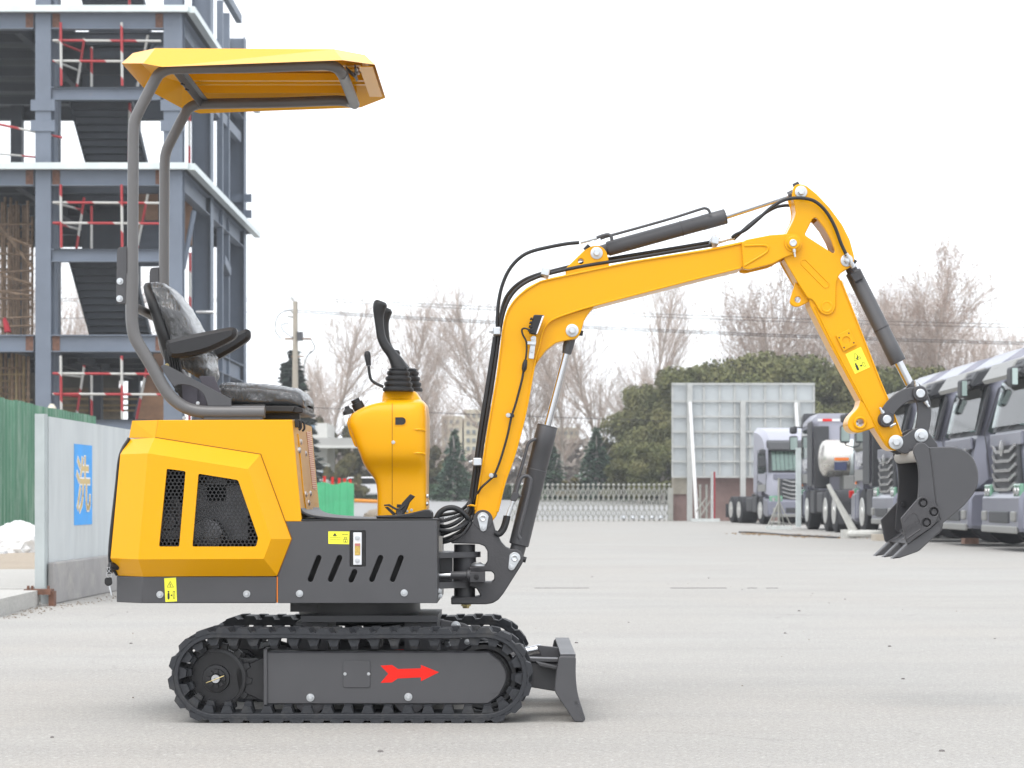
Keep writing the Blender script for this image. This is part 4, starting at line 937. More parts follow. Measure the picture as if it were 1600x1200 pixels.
# ---- cylinders
def cyl(name,a,b_,rb,c,rr,Y,clev,par=EX,seams=()):
    "barrel a->b, rod b->c"
    A,B_,C_=W(*a,Y),W(*b_,Y),W(*c,Y); d=(B_-A); L=d.length
    o=MB().turn(A,d,[(0,S(rb*.9,Y)),(.004,S(rb,Y)),(L*.80,S(rb,Y)),(L*.803,S(rb*1.03,Y)),(L-.004,S(rb*1.03,Y)),(L,S(rb*.97,Y)),(L,S(rr,Y))],36).done(name,GRY,par,smooth=40)
    b=MB()
    for t in(.62,.985): b.turn(A+d*t,d,[(0,S(rb*1.012,Y)),(.003,S(rb*1.045,Y)),(.006,S(rb*1.012,Y))],36)
    b.done('cylinder_gland',GRYM,o,smooth=60)
    MB().tube([B_,C_],S(rr,Y),20).done('cylinder_rod',CHR,o,smooth=60)
    e=W(*clev,Y); MB().tube([C_,C_.lerp(e,.35),e],[S(rr*1.25,Y),S(rr*1.5,Y),S(rr*1.5,Y)],18).done('rod_eye',GRY,o,smooth=60)
    return o
BC=cyl('boom_cylinder',(810.5,852),(855.5,665),15.7,(885,553),5.7,CY-.005,(893,520))
MB().tube([W(811,850,CY-.005),W(805,872,CY-.005)],S(12,CY),16).done('cylinder_base',GRY,BC)
AC=cyl('arm_cylinder',(949,389),(1134,338),11.6,(1231,306.5),4.9,CY-.005,(1250,300.5))
MB().tube([W(950,389,CY),W(934,394,CY)],S(9,CY),16).done('cylinder_base',GRY,AC)
KC=cyl('bucket_cylinder',(1332.5,424),(1403.5,566),12.4,(1421,600),7,CY-.005,(1436,614))
MB().tube([W(1333,426,CY),W(1324,408,CY)],S(9,CY),16).done('cylinder_base',GRYM,KC)
pin(1323,407,YO0-.004,9.6,AR)
MB().tube([W(1333,408,CY-.03),W(1337,411,CY-.03)],S(4,CY),10).done('grease_bolt',BLK,AR)
# pipes on the cylinders
Yq=7.735
MB().tube([W(x,y,Yq) for x,y in((838,686),(831,688),(825,694),(821,708),(812,740),(803,772))],S(2.6,Yq),10,sub=5).done('hard_pipe',GRY,BC,smooth=60)
MB().tube([W(x,y,Yq-.03) for x,y in((813,842),(810,836),(812,826),(820,795),(828.5,758),(828.5,748),(823,743.5),(815,746),(810,758),(806,772))],S(2.9,Yq),10,sub=5).done('hard_pipe',GRY,BC,smooth=60)
slab('pipe_block',rc([(800,770),(809,768),(812,774),(806,784),(797,782)],2),7.69,7.73,GRYM,BC,.002)
MB().tube([W(805,776,7.70),W(815,775,7.70)],S(2,7.7),8).done('pipe_tab',GRYM,BC)
b=MB()
for dy in(0,.03): b.turn(W(803,781,7.7+dy),W(793,808,7.7)-W(803,781,7.7),[(0,S(3.6,7.7)),(.012,S(3.6,7.7)),(.013,S(2.4,7.7)),(.03,S(2.4,7.7)),(.031,S(3.3,7.7)),(.068,S(3.1,7.7))],10)
b.done('hose_fitting',ZNC,BC)
for dy,dx in((0,0),(.03,-3)): MB().tube([W(x+dx,y,7.7+dy) for x,y in((794,806),(791,818),(787,828),(780,835),(773,832))],S(4.2,7.7),10,sub=5).done('hose',HOSE,BC,smooth=60)
MB().tube([W(x,y,7.74) for x,y in((1110,334),(1107,328),(1102,325.6),(1094,327),(1050,341),(990,358),(950,369),(938,373))],S(2.2,7.74),10,sub=5).done('hard_pipe',GRY,AC,smooth=60)
MB().tube([W(x,y,7.72) for x,y in((956,376),(955,370),(950,366.5),(942,368),(932,371.5))],S(2.6,7.72),10,sub=5).done('hard_pipe',GRY,AC,smooth=60)
b=MB()
for dy in(0,.03): b.turn(W(932,372,7.72+dy),W(905,379,7.72)-W(932,372,7.72),[(0,S(3.4,7.7)),(.01,S(3.4,7.7)),(.011,S(2.3,7.7)),(.022,S(2.3,7.7)),(.023,S(3,7.7)),(.062,S(3,7.7))],10)
b.done('hose_fitting',ZNC,AC)
bolt(1324,407,YO0-.03,3,AR)
# ---- hoses along the boom
def hose(pts,r,Y,dY=0,name='hose',par=EX,n=10):
    P=[W(p[0],p[1],(p[2] if len(p)>2 else Y)) for p in pts]
    return MB().tube(P,S(r,Y),n,sub=6).done(name,HOSE,par,smooth=60)
hose([(905,379),(885,381),(858,386),(830,393),(812,403),(796,421),(785,445),(779,472),(777,500),(776,519),(766,585),(753,665),(745,722),(739,765),(736,790),(722,803),(700,812),(684,815)],2.9,7.75)
hose([(1146,372),(1112,378),(1040,390),(960,403),(905,413),(860,424),(840,429),(820,437),(803,449),(790,466),(783,490),(779,519),(769,590),(756,668),(748,722),(741,770),(738,795),(728,815),(706,828),(684,832)],2.8,7.80)
hose([(1112,383),(1040,395),(985,404),(905,417),(856,428),(842,432),(822,441),(806,453),(794,470),(786,492),(781,519),(771,590),(758,668),(750,722),(743,772),(740,800),(730,822),(706,838),(684,845)],2.8,7.74)
hose([(774,519,7.84),(764,585,7.84),(751,665,7.84),(743,722,7.84),(737,765,7.84),(733,785,7.84),(715,800,7.8),(684,806,7.8)],2.8,7.84)
hose([(776,519,7.88),(767,590,7.88),(747,722,7.86),(740,775,7.84),(733,806,7.8),(712,826,7.78),(684,838,7.78)],2.8,7.88)
hose([(681,811,7.70),(687,801,7.70),(697,794.5,7.70),(709,793.5,7.70),(721,799,7.70),(730,808,7.70),(734,818,7.72),(728,826,7.74)],4.4,7.7)
hose([(684,822,7.72),(700,822,7.7),(718,813,7.7),(731,798,7.72),(737,780,7.76)],3.3,7.7)
hose([(684,849,7.7),(700,846,7.68),(718,838,7.68),(732,822,7.7),(738,806,7.72)],2.6,7.7)
hose([(684,828,7.66),(704,829,7.66),(722,822,7.68),(735,810,7.72)],3.3,7.7)
b=MB()
for k in range(46):   # plastic spiral guard round one hose
    t=k/46; x=687+t*30; y=815-t*9+math.sin(k*1.7)*2.6; b.obox(W(x,y,7.69+.01*math.cos(k*1.7)),(.003,.004,.004))
b.done('spiral_guard',GRYM,EX)
# clamps
def clamp(x,y,ang,Y,w=14,h=9):
    M_=Matrix.Rotation(-R(ang),3,'Y'); c=W(x,y,Y)
    o=MB().obox(c,(S(w,Y),.13,S(h,Y)),M_).done('hose_clamp',ZNC,EX,smooth=0); bv=o.modifiers.new('b','BEVEL'); bv.width=.003
    bb=MB(); d=M_@Vector((-1,0,0)); bb.turn(c+d*S(w*.5,Y)+Vector((0,-.03,0)),d,[(0,.008),(.007,.008),(.007,.005),(.015,.005)],6); bb.done('clamp_nut',ZNC,o)
clamp(746,722,0,7.74,14,12); clamp(776.5,519,0,7.74,12,12)
def clampv(x,y,Y,ang=12):
    M_=Matrix.Rotation(-R(-ang),3,'Y'); c=W(x,y,Y); o=MB().obox(c,(S(13,Y),.12,S(12,Y)),M_).done('hose_clamp',ZNC,EX,smooth=0); bv=o.modifiers.new('b','BEVEL'); bv.width=.003
clampv(852,427,7.76); clampv(1115.5,378,7.76)
for x,y in((852,420),(1116,370)): MB().turn(W(x,y,7.75),(0,0,1),[(0,.006),(.008,.006)],6).done('clamp_nut',ZNC,EX)
b=MB()
for dy in(0,.04): b.turn(W(1122,377.5,7.74+dy),W(1146,371,7.74)-W(1122,377.5,7.74),[(0,S(3.6,7.7)),(.03,S(3.4,7.7)),(.031,S(2.6,7.7)),(.045,S(2.6,7.7)),(.046,S(3.8,7.7)),(.062,S(3.8,7.7))],8)
b.done('hose_fitting',ZNC,EX)
hose([(1144,371,7.73),(1150,366.5,7.72),(1165,359,7.70),(1184,343,7.69),(1204,325,7.69),(1222,314,7.69),(1238,309.8,7.69),(1256,309.8,7.69),(1272,314,7.69),(1286,325,7.69),(1297,340,7.69),(1306,358,7.69),(1314,380,7.69),(1320,393,7.69),(1323,399,7.69)],2.7,7.7)
hose([(1146,374,7.82),(1170,352,7.84),(1194,334,7.86),(1212,324,7.87),(1228,321,7.87),(1240,322,7.87)],2.6,7.85)
b=MB(); b.turn(W(1322,396,7.69),W(1334,418,7.70)-W(1322,396,7.69),[(0,S(3.2,7.7)),(.032,S(3.2,7.7)),(.033,S(2.4,7.7)),(.04,S(2.4,7.7)),(.041,S(4,7.7)),(.06,S(4,7.7))],10); b.done('hose_fitting',ZNC,EX)
slab('port_block',rc([(1328,428),(1344,421),(1350,434),(1336,441)],1.5),7.735,7.75,GRYM,KC,.002)
# clamp lug (yellow ring) at the foot of the boom
MB().tube([W(731,791,7.74),W(736,789.5,7.71),(W(742,791,7.71)),W(745,797,7.73)],S(1.6,7.7),8,sub=4).done('hose_guide',YEL,EX,smooth=60)
# ---- work light
WL=slab('work_light',rc([(834,491.5),(850,492),(838,523),(826,520.5),(829,508)],[3,1,1,3,1],3),7.665,7.70,BLK,EX,.004)
slab('light_lens',[(847,494),(850.5,493),(840,521),(837.5,522)],7.66,7.70,LNS,WL,.001)
for k in range(4): slab('light_fin',[(827.5-k*1.1+1.5,496+6*k),(832,496+6*k),(831.4,499+6*k),(826.5-k*1.1+1.5,499+6*k)],7.66,7.70,BLK,WL,.001)
LB=slab('light_bracket',rc([(831,524),(838,525),(837,536),(834,561),(825.5,560),(829,536)],[4,4,1,2,2,1],3),7.69,7.694,ZNC,EX,.001); bolt(831,549,7.69,3,LB); bolt(832,529,7.688,3,LB)
slab('bracket_fold',[(824,533),(838,533),(837,539),(824,538)],7.675,7.70,ZNC,LB,.001)
hose([(829,516,7.68),(820,513,7.685),(815.5,515.5,7.69),(817,523,7.69),(822,533,7.69),(823,545,7.69),(822,556,7.69),(820.5,568,7.695)],1.5,7.69,name='light_wire')
MB().tube([W(821.5,562,7.695),W(820,569,7.695),W(819,576,7.695),W(818,581,7.695)],[S(2.5,7.7),S(4,7.7),S(4,7.7),S(2,7.7)],10).done('wire_plug',BLK,EX,smooth=60)
hose([(818,580,7.70),(815,596,7.70),(806,630,7.70),(799,652,7.70),(793,680,7.70),(783,715,7.70),(773,741,7.70),(765,750,7.70),(752,762,7.70),(744,776,7.72),(741,790,7.74)],1.8,7.70,name='light_wire')
for x,y in((798.5,649),(772,743)):
    c=slab('p_clamp',rc([(x-7.5,y-3.5),(x+1,y-3.5),(x+5,y-2),(x+5,y+3),(x-1,y+4),(x-7,y+3)],2),7.69,7.70,BLK,EX,.002); bolt(x-4.5,y-.2,7.69,3.6,c)
# ---- bucket linkage
def linkp(name,path,w,e,y0,y1,par=EX):
    return slab(name,thick(path,w,e),y0,y1,GRY,par,.003)
L1=linkp('guide_link',[(1385,655),(1388,643),(1396,632),(1408,622),(1421,616),(1437,615)],21,11,YO0-.018,YO0-.006)
linkp('guide_link',[(1385,655),(1388,643),(1396,632),(1408,622),(1421,616),(1437,615)],21,11,YO1+.006,YO1+.018)
L2=linkp('bucket_link',[(1437,615),(1443,629),(1444.5,645),(1442.5,662),(1438.5,681)],22,10.5,YO0-.004,YO0+.008)
linkp('bucket_link',[(1437,615),(1443,629),(1444.5,645),(1442.5,662),(1438.5,681)],22,10.5,YO1-.008,YO1+.004)
for x,y,r in((1437,615,12.5),(1384.8,655.5,12)):
    a=W(x,y,YO0-.018); o=MB().turn(a,(0,-1,0),[(-.16,S(r,YO0)),(.004,S(r,YO0)),(.012,S(r*.86,YO0)),(.012,S(r*.62,YO0))],28).done('link_boss',GRYM,EX)
    MB().turn(a+Vector((0,-.01,0)),(0,-1,0),[(0,S(r*.56,YO0)),(.008,S(r*.56,YO0)),(.010,S(r*.48,YO0)),(.010,0)],24).done('link_pin',ZNC,o)
for a,d in(((1433,604),(-.3,0,1)),((1446,627),(.5,0,-.8)),((1380,646),(-.5,0,.9)),((1390,666),(.8,0,.35))):
    MB().turn(W(*a,YO0-.02),d,[(0,.008),(.01,.008),(.011,.005),(.024,.005),(.026,.003)],8).done('grease_nipple',ZNC,EX)
b0,b1=7.575,7.985
for (y0,y1) in((YO0-.02,YO0-.004),(YO1+.004,YO1+.02)):
    ea=slab('bucket_ear',[tuple(p) for p in rc([(1400,680),(1411,682.5),(1424,673),(1431,669),(1440,668),(1448,671),(1465,694),(1466,700),(1430,706),(1413.5,709.5),(1401,703),(1391,697),(1390,686)],[6,4,5,5,6,5,3,1,1,3,4,6,6],3)],y0,y1,GRY,EX,.003,yref=YO0-.02)
pin(1399.7,691,YO0-.02,11.2,EX); pin(1439.3,680.5,YO0-.02,10.6,EX)
# ---- bucket
side=[(1426.5,706),(1429,697),(1434,692),(1440,691),(1446,692.5),(1452,699),(1491,698.5),(1507,703.5),(1517,711),(1524,722),(1528.5,738),(1528,755),(1523,769),(1515,780),(1502,794),(1474,817),(1469,833),(1446,846),(1430,830),(1432,800),(1434.5,775),(1436,750),(1434.5,727)]
BK_=slab('bucket',[tuple(p) for p in rc(side,[3,3,3,3,3,2,8,8,8,8,8,8,8,8,8,2,2,2,2,8,8,8,8],3)],b0,b0+.012,GRY,EX,.003)
slab('far_side',[tuple(p) for p in rc(side,3,3)],b1-.012,b1,GRY,BK_,.003,yref=b0)
shell=[(1431,702),(1452,700.5),(1491,700),(1506,705),(1516,712.5),(1522.5,723),(1527,738),(1526.5,755),(1521.5,768),(1513.5,779),(1500.5,793),(1473,816),(1466,829),(1450,843)]
ribbon(shell,3.2,b0+.012,b1-.012,'bucket_shell',GRY,BK_,sub=4)
MB().tube([W(1437,712,b0+.013),W(1437,712,b0+.013)+Vector((0,.384,0))],S(10,b0),28).done('cross_tube',DST,BK_,smooth=60)  # dusty pale colour, with light reflected off the ground painted in
# weld seam on the side
b=MB(); b.tube([W(x+math.sin(i*2.1)*.5,y,b0-.0) for i,(x,y) in enumerate([(tuple(p)[:2]) for p in spl([(1452.5,700,0),(1456,725,0),(1459,752,0),(1463,785,0),(1470,812,0)],7)])],.0024,6); b.done('weld_seam',GRYM,BK_,smooth=60)
0 and slab('wear_plate',[tuple(p) for p in rc([(1426.5,706),(1429,697),(1434,692),(1440,691),(1446,692.5),(1451,699),(1454,725),(1457,752),(1461,785),(1468,815),(1450,835),(1430,830),(1432,800),(1434.5,775),(1436,750),(1434.5,727)],[3,3,3,3,3,2,8,8,8,8,3,3,3,8,8,8],3)],b0-.0025,b0+.002,GRY,BK_,.0015) 
CT=[(1408,810),(1433.5,780.5),(1437,777),(1441.5,775.7),(1447.5,777),(1467.5,793.5),(1468,799),(1466.5,806),(1462,817),(1453.5,825.5),(1418,848.7),(1415.5,844)]
rec=[(x,y,7.4) for x,y in((1442.3,786),(1459,799.8),(1447.6,816.6))]
ct=slab('side_cutter',[tuple(p) for p in rc(CT,1,2)],b0-.018,b0-.001,GRYM,BK_,.002,holes=[circ(x,y,7.2,22) for x,y,r in rec])
for x,y,r in rec:
    MB().turn(W(x,y,b0-.001),(0,-1,0),[(0,S(5.6,b0)),(.007,S(5.6,b0)),(.009,S(4.6,b0)),(.009,0)],6).done('cutter_bolt',GRYM,ct)
b=MB(); b.tube([W(x,y,b0-.018) for x,y in((1412,815),(1422,804),(1427,802),(1432,804),(1435,811),(1438.5,825),(1416,841.5))],.0018,6,sub=3); b.tube([W(1438,827,b0-.018),W(1416.5,842,b0-.018)],.003,6); b.done('cast_ridge',GRYM,ct,smooth=60)
M_=Matrix.Translation(W(1423,824.5,b0-.0185))@Matrix.Rotation(R(32),4,Vector((0,-1,0)))@Matrix.Rotation(R(90),4,'X')
text('DEAR',.034,GRYM,ct,'cast_lettering',M_,.0012)
ct2=[(1376.5,812.6),(1402,784.5),(1406,783),(1410,830),(1385,847.3),(1383,845)]
slab('side_cutter',rc(ct2,1,2),b1+.001,b1+.018,GRYM,BK_,.002)
MB().turn(W(1410.5,788,b1-.012),(0,-1,0),[(0,S(6,b1)),(.006,S(6,b1)),(.006,S(3.4,b1)),(.012,S(3.2,b1)),(.012,0)],16).done('cutter_bolt',GRYM,BK_)
lip=[(1418,849),(1440,838),(1468,812.5),(1474,819),(1471,830),(1446,848),(1432,858),(1422,852)]
slab('cutting_lip',lip,b0-.002,b1+.002,GRYM,BK_,.003,yref=b0)
for i,Yt in enumerate((7.572,7.755,7.935)):
    dy=Yt-7.572
    o=slab('bucket_tooth',rc([(1394.3,873),(1406,872),(1436,861.5),(1470.5,829),(1466,813),(1454,824),(1419,849)],[1,1,4,2,1,1,1],2),b0-.003,b0+.047,GRY,BK_,.004); o.location=(0,dy,0)
setorg((0,0,0))
# keys dangling from the rear lock
KY=empty('hanging_key',(W(169,884,7.44)),'spare key with black plastic head hanging from the rear door lock of the excavator','key')
setorg(KY.location)
slab('key_head',rc([(163.5,903),(174,901.5),(175.5,913),(168,916.5),(163,912)],3,3),7.437,7.443,BLKG,KY,.001)
slab('key_blade',[(169.5,916),(172.5,915.5),(175.3,931.5),(173,929)],7.439,7.441,ZNC,KY,0)
b=MB(); b.tube([W(x,y,7.44) for x,y in circ(170.5,898,4.4,14)],.0009,6,closed=True); b.tube([W(x,y,7.44) for x,y in((170.5,893),(168,890),(168,887),(171,886),(172,890),(170.5,893))],.0009,6); b.done('key_ring',ZNC,KY)
slab('inserted_key_head',rc([(166.5,888),(176,886),(176,896),(168,897)],2,3),7.443,7.449,BLKG,KY,.001)
setorg((0,0,0))
# ------------------------------------------------------------ background materials
STL=mat('steel_primer_blue',(.145,.175,.225),.55,var=.12,vscale=.8,col2=(.2,.17,.15),c2scale=1.6,c2=(.68,.8))
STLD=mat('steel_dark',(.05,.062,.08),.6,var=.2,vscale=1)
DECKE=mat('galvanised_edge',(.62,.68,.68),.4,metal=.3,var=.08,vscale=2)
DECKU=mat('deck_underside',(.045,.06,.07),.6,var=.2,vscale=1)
RUST=mat('rusty_brown',(.15,.075,.05),.8,var=.4,vscale=12)
PLY=mat('brown_plywood',(.23,.13,.075),.7,var=.25,vscale=2)
SCAF=mat('scaffold_brown',(.27,.19,.13),.8,var=.4,vscale=6)
TIM=mat('timber_yellow',(.33,.25,.14),.8,var=.3,vscale=3)
def stripe_mat():
    m=bpy.data.materials.new('red_white_pipe'); m.use_nodes=True; n=m.node_tree; b=n.nodes['Principled BSDF']; b.inputs['Roughness'].default_value=.5
    tc=n.nodes.new('ShaderNodeTexCoord'); sp_=n.nodes.new('ShaderNodeSeparateXYZ'); n.links.new(tc.outputs['Object'],sp_.inputs[0])
    a=n.nodes.new('ShaderNodeMath'); a.operation='ADD'; n.links.new(sp_.outputs[0],a.inputs[0]); n.links.new(sp_.outputs[2],a.inputs[1])
    d=n.nodes.new('ShaderNodeMath'); d.operation='DIVIDE'; d.inputs[1].default_value=1.5; n.links.new(a.outputs[0],d.inputs[0])
    f=n.nodes.new('ShaderNodeMath'); f.operation='FRACT'; n.links.new(d.outputs[0],f.inputs[0])
    g=n.nodes.new('ShaderNodeMath'); g.operation='GREATER_THAN'; g.inputs[1].default_value=.5; n.links.new(f.outputs[0],g.inputs[0])
    mx=n.nodes.new('ShaderNodeMixRGB'); mx.inputs[1].default_value=(.5,.5,.48,1); mx.inputs[2].default_value=(.38,.028,.035,1); n.links.new(g.outputs[0],mx.inputs[0]); n.links.new(mx.outputs[0],b.inputs['Base Color']); return m
RW=stripe_mat()
D0=60.0
bx=lambda px,D=D0:(px-800)*D/F
bz=lambda py,D=D0:H-(py-HZ)*D/F
XR=-9.66
BLD=empty('steel_frame_building',(bx(170),66,0),'unfinished grey steel frame building with open decks, stair flights and red and white guard rails','building')
setorg(BLD.location); O=ORG
def ibeam(name,a,b,hh,wf,m=STL,tf=.03,vert=False):
    a=Vector(a)-O; b=Vector(b)-O; mb=MB()
    if vert: # H column, flanges facing +-y
        mb.box(a.x-wf/2,a.x+wf/2,a.y-hh/2,a.y-hh/2+tf,a.z,b.z); mb.box(a.x-wf/2,a.x+wf/2,a.y+hh/2-tf,a.y+hh/2,a.z,b.z); mb.box(a.x-.012,a.x+.012,a.y-hh/2+tf,a.y+hh/2-tf,a.z,b.z)
    else:
        mb.bar(a+Vector((0,0,hh/2-tf/2)),b+Vector((0,0,hh/2-tf/2)),wf,tf); mb.bar(a-Vector((0,0,hh/2-tf/2)),b-Vector((0,0,hh/2-tf/2)),wf,tf); mb.bar(a,b,.02,hh-2*tf)
    return mb.done(name,m,BLD,smooth=0)
cols_front=[-260,-80,67,270]
zt=bz(-110)
for px in cols_front: ibeam('column',(bx(px),D0+.25,0),(bx(px),D0+.25,zt),.45,.46 if px<200 else .55,vert=True)
def boxcol(x0,x1,y0,y1,z0=0,z1=None,m=STL,name='column'): return MB().box(x0-O.x,x1-O.x,y0-O.y,y1-O.y,z0,(z1 or zt)).done(name,m,BLD,smooth=0)
# side columns (flange on the outer side, web visible) along x = XR
for yc,wd in((66.0,.62),(74.2,.6)):
    mb=MB(); y0,y1=yc-wd/2-O.y,yc+wd/2-O.y; X=XR-O.x
    mb.box(X-.03,X,y0,y1,0,zt); mb.box(X-.62,X-.59,y0,y1,0,zt); mb.box(X-.59,X-.03,y0+.28,y0+.31,0,zt); mb.done('column',STL,BLD,smooth=0)
for yc,xo in((68.6,.02),(70.4,.05)):
    X=XR-xo; boxcol(X-.2,X,yc-.1,yc+.1); 
boxcol(bx(86,62.4)-.14,bx(86,62.4)+.14,62.2,62.6,m=STL)
for px,D in((210,74.2),(27,74.2),(150,68)): boxcol(bx(px,D)-.2,bx(px,D)+.2,D-.2,D+.2,m=STLD)
for (px,D,a,b_) in((372,74,590,560),):
    pass
# stub plates on column splices
for px in(67,270):
    for py in(165,197):
        MB().box(bx(px-19)-O.x,bx(px+19)-O.x,D0-.02-O.y,D0+.01-O.y,bz(py+8),bz(py-9)).done('splice_plate',STL,BLD,smooth=0)
for py in(310,335): MB().box(XR-.9-O.x,XR+.25-O.x,74-O.y,74.03-O.y,bz(py+6,74),bz(py-7,74)).done('splice_plate',STL,BLD,smooth=0)
decks=[bz(12),bz(257),bz(522)]
for i,zd in enumerate(decks):
    hh=.50
    ztop=zd-(.10 if i<2 else 0)
    # front beams between columns
    xs=[bx(p) for p in cols_front]
    for a,b_ in zip(xs[:-1],xs[1:]):
        ibeam('front_beam',(a+.24,D0+.1,ztop-hh/2-.02),(b_-.28,D0+.1,ztop-hh/2-.02),hh,.26)
        for xx,s_ in((a+.26,1),(b_-.30,-1)):
            MB().box(min(xx,xx+s_*.22)-O.x,max(xx,xx+s_*.22)-O.x,D0+.07-O.y,D0+.085-O.y,ztop-hh,ztop-.05).done('bolted_joint',RUST,BLD,smooth=0)
    # side beams along the depth
    for y0,y1 in((60.6,65.6),(66.4,73.8)):
        ibeam('side_beam',(XR-.15,y0,ztop-.32),(XR-.15,y1,ztop-.32),.6,.28)
    ibeam('back_beam',(xs[0],74.4,ztop-.3),(XR,74.4,ztop-.3),.5,.26,m=STLD)
    if i<2:
        # decks with bright galvanised edge, the stair bay left open at the front
        xo=XR+.16
        mb=MB()
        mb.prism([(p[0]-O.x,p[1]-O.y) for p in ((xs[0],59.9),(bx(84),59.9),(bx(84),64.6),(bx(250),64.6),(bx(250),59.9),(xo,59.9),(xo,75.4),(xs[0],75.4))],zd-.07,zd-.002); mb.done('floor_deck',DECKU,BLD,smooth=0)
        mb=MB(); mb.box(xs[0]-O.x,xo+.05-O.x,59.74-O.y,59.88-O.y,zd-.17,zd+.02); mb.done('deck_edge',DECKE,BLD,smooth=0)
        mb=MB(); mb.box(xo+.002-O.x,xo+.22-O.x,59.9-O.y,75.6-O.y,zd-.17,zd+.02); mb.done('deck_edge',DECKE,BLD,smooth=0)
    else:
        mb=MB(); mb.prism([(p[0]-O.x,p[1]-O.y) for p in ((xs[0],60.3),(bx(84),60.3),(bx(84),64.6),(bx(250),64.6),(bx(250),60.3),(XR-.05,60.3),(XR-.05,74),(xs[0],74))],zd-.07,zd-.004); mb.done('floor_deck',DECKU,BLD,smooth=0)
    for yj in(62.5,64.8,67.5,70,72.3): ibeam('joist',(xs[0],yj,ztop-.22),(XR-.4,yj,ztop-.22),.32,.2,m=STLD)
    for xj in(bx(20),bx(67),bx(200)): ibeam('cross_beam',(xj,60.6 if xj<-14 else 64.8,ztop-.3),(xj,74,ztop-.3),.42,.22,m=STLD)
# landings and stair flights
lands=[(bz(655),None),(bz(397),1),(bz(145),1),(bz(-105),1)]
lz=[bz(655),bz(388),bz(135),bz(-112)]
dz=[0.0,decks[2],decks[1],decks[0]]
for k,zl in enumerate(lz):
    ibeam('landing_beam',(bx(80),D0+.12,zl-.2),(bx(250),D0+.12,zl-.2),.38,.24)
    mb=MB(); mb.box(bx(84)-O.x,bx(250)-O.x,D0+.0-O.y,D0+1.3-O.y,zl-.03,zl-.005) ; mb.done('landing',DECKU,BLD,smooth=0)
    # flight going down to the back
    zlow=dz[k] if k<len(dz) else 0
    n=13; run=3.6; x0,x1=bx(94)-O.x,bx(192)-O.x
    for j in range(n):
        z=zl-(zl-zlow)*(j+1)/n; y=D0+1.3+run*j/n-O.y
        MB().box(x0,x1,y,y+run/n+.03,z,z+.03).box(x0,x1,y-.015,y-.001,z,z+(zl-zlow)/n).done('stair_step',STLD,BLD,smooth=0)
    for xx in(x0-.03,x1): MB().bar((xx+.015,D0+1.3-O.y,zl-.1),(xx+.015,D0+1.3+run-O.y,zlow+.05),.03,.28).done('stair_stringer',STLD,BLD,smooth=0)
    # flight going up to the back on the other side
    if k<3:
        zup=dz[k+1]; x0,x1=bx(197)-O.x,bx(249)-O.x
        MB().bar((x0,D0+1.3-O.y,zl),(x0,D0+4.8-O.y,zup),.04,.3).done('stair_stringer',STLD,BLD,smooth=0)
        mb=MB(); mb.add([(x0+.03,D0+1.2-O.y,zl-.08),(x1,D0+1.2-O.y,zl-.08),(x1,D0+4.7-O.y,zup-.1),(x0+.03,D0+4.7-O.y,zup-.1),(x0+.03,D0+1.2-O.y,zl-.03),(x1,D0+1.2-O.y,zl-.03),(x1,D0+4.7-O.y,zup-.05),(x0+.03,D0+4.7-O.y,zup-.05)],[(0,1,2,3),(4,5,6,7),(0,1,5,4),(2,3,7,6),(1,2,6,5),(0,3,7,4)]); mb.done('stair_soffit',PLY if k==0 else STLD,BLD,smooth=0)
    if k: MB().box(bx(128,66)-O.x,bx(256,66)-O.x,66-O.y,66.08-O.y,zl+.15,zl+1.55).box(bx(128,66)-O.x,bx(256,66)-O.x,66.1-O.y,66.2-O.y,zl+1.6,zl+2.0).done('core_wall',STLD,BLD,smooth=0)
    # guard rail
    for r_ in(.62,1.22):
        MB().tube([(bx(83)-O.x,D0-.04-O.y,zl+r_+.12),(bx(252)-O.x,D0-.04-O.y,zl+r_+.1)],.036,8).done('guard_rail',RW,BLD)
        MB().tube([(bx(84)-O.x,D0-.04-O.y,zl+r_+.12),(bx(84)-O.x+.5,D0+1.3-O.y,zl+r_+.1)],.036,8).done('guard_rail',RW,BLD)
    for px in(97,192):
        MB().tube([(bx(px)-O.x,D0-.1-O.y,zl),(bx(px-1)-O.x,D0-.1-O.y,zl+1.85)],.04,8).done('guard_post',RW,BLD)
    for px,lean in((106,.25),(131,0),(202,.35)):
        MB().tube([(bx(px)-O.x,D0+1.1-O.y,zl),(bx(px)-O.x+lean,D0+1.1-O.y,zl+1.4+lean)],.04,8).done('guard_post',RW,BLD)
    if k: MB().tube([(bx(193)-O.x,D0+1-O.y,zl-.3),(bx(192)-O.x,D0+1-O.y,zl-2.6)],.045,8).done('guard_post',RW,BLD)
MB().tube([(bx(-60)-O.x,D0-O.y,bz(182)),(bx(95)-O.x,D0+.2-O.y,bz(213))],.036,8).done('guard_rail',RW,BLD); MB().tube([(bx(-60)-O.x,D0+.4-O.y,bz(232)),(bx(60)-O.x,D0+.5-O.y,bz(242))],.03,8).done('guard_rail',RW,BLD)
for px,pa,pb in((296,120,260),(297,395,520),(296,540,700)): MB().tube([(bx(px,61.5)-O.x,61.5-O.y,bz(pb,61.5)),(bx(px,61.5)-O.x,61.5-O.y,bz(pa,61.5))],.04,8).done('guard_post',RW,BLD)
MB().tube([(bx(290)-O.x,62-O.y,bz(478)),(bx(318)-O.x,62-O.y,bz(478))],.05,8).done('guard_rail',ZNC,BLD)
MB().box(bx(216,63)-O.x,bx(247,63)-O.x,63-O.y,63.05-O.y,bz(383,63),bz(303,63)).done('plywood_sheet',PLY,BLD,smooth=0)
MB().box(bx(286,63.5)-O.x,bx(300,63.5)-O.x,63.5-O.y,63.55-O.y,bz(383,63.5),bz(315,63.5)).done('plywood_sheet',PLY,BLD,smooth=0)
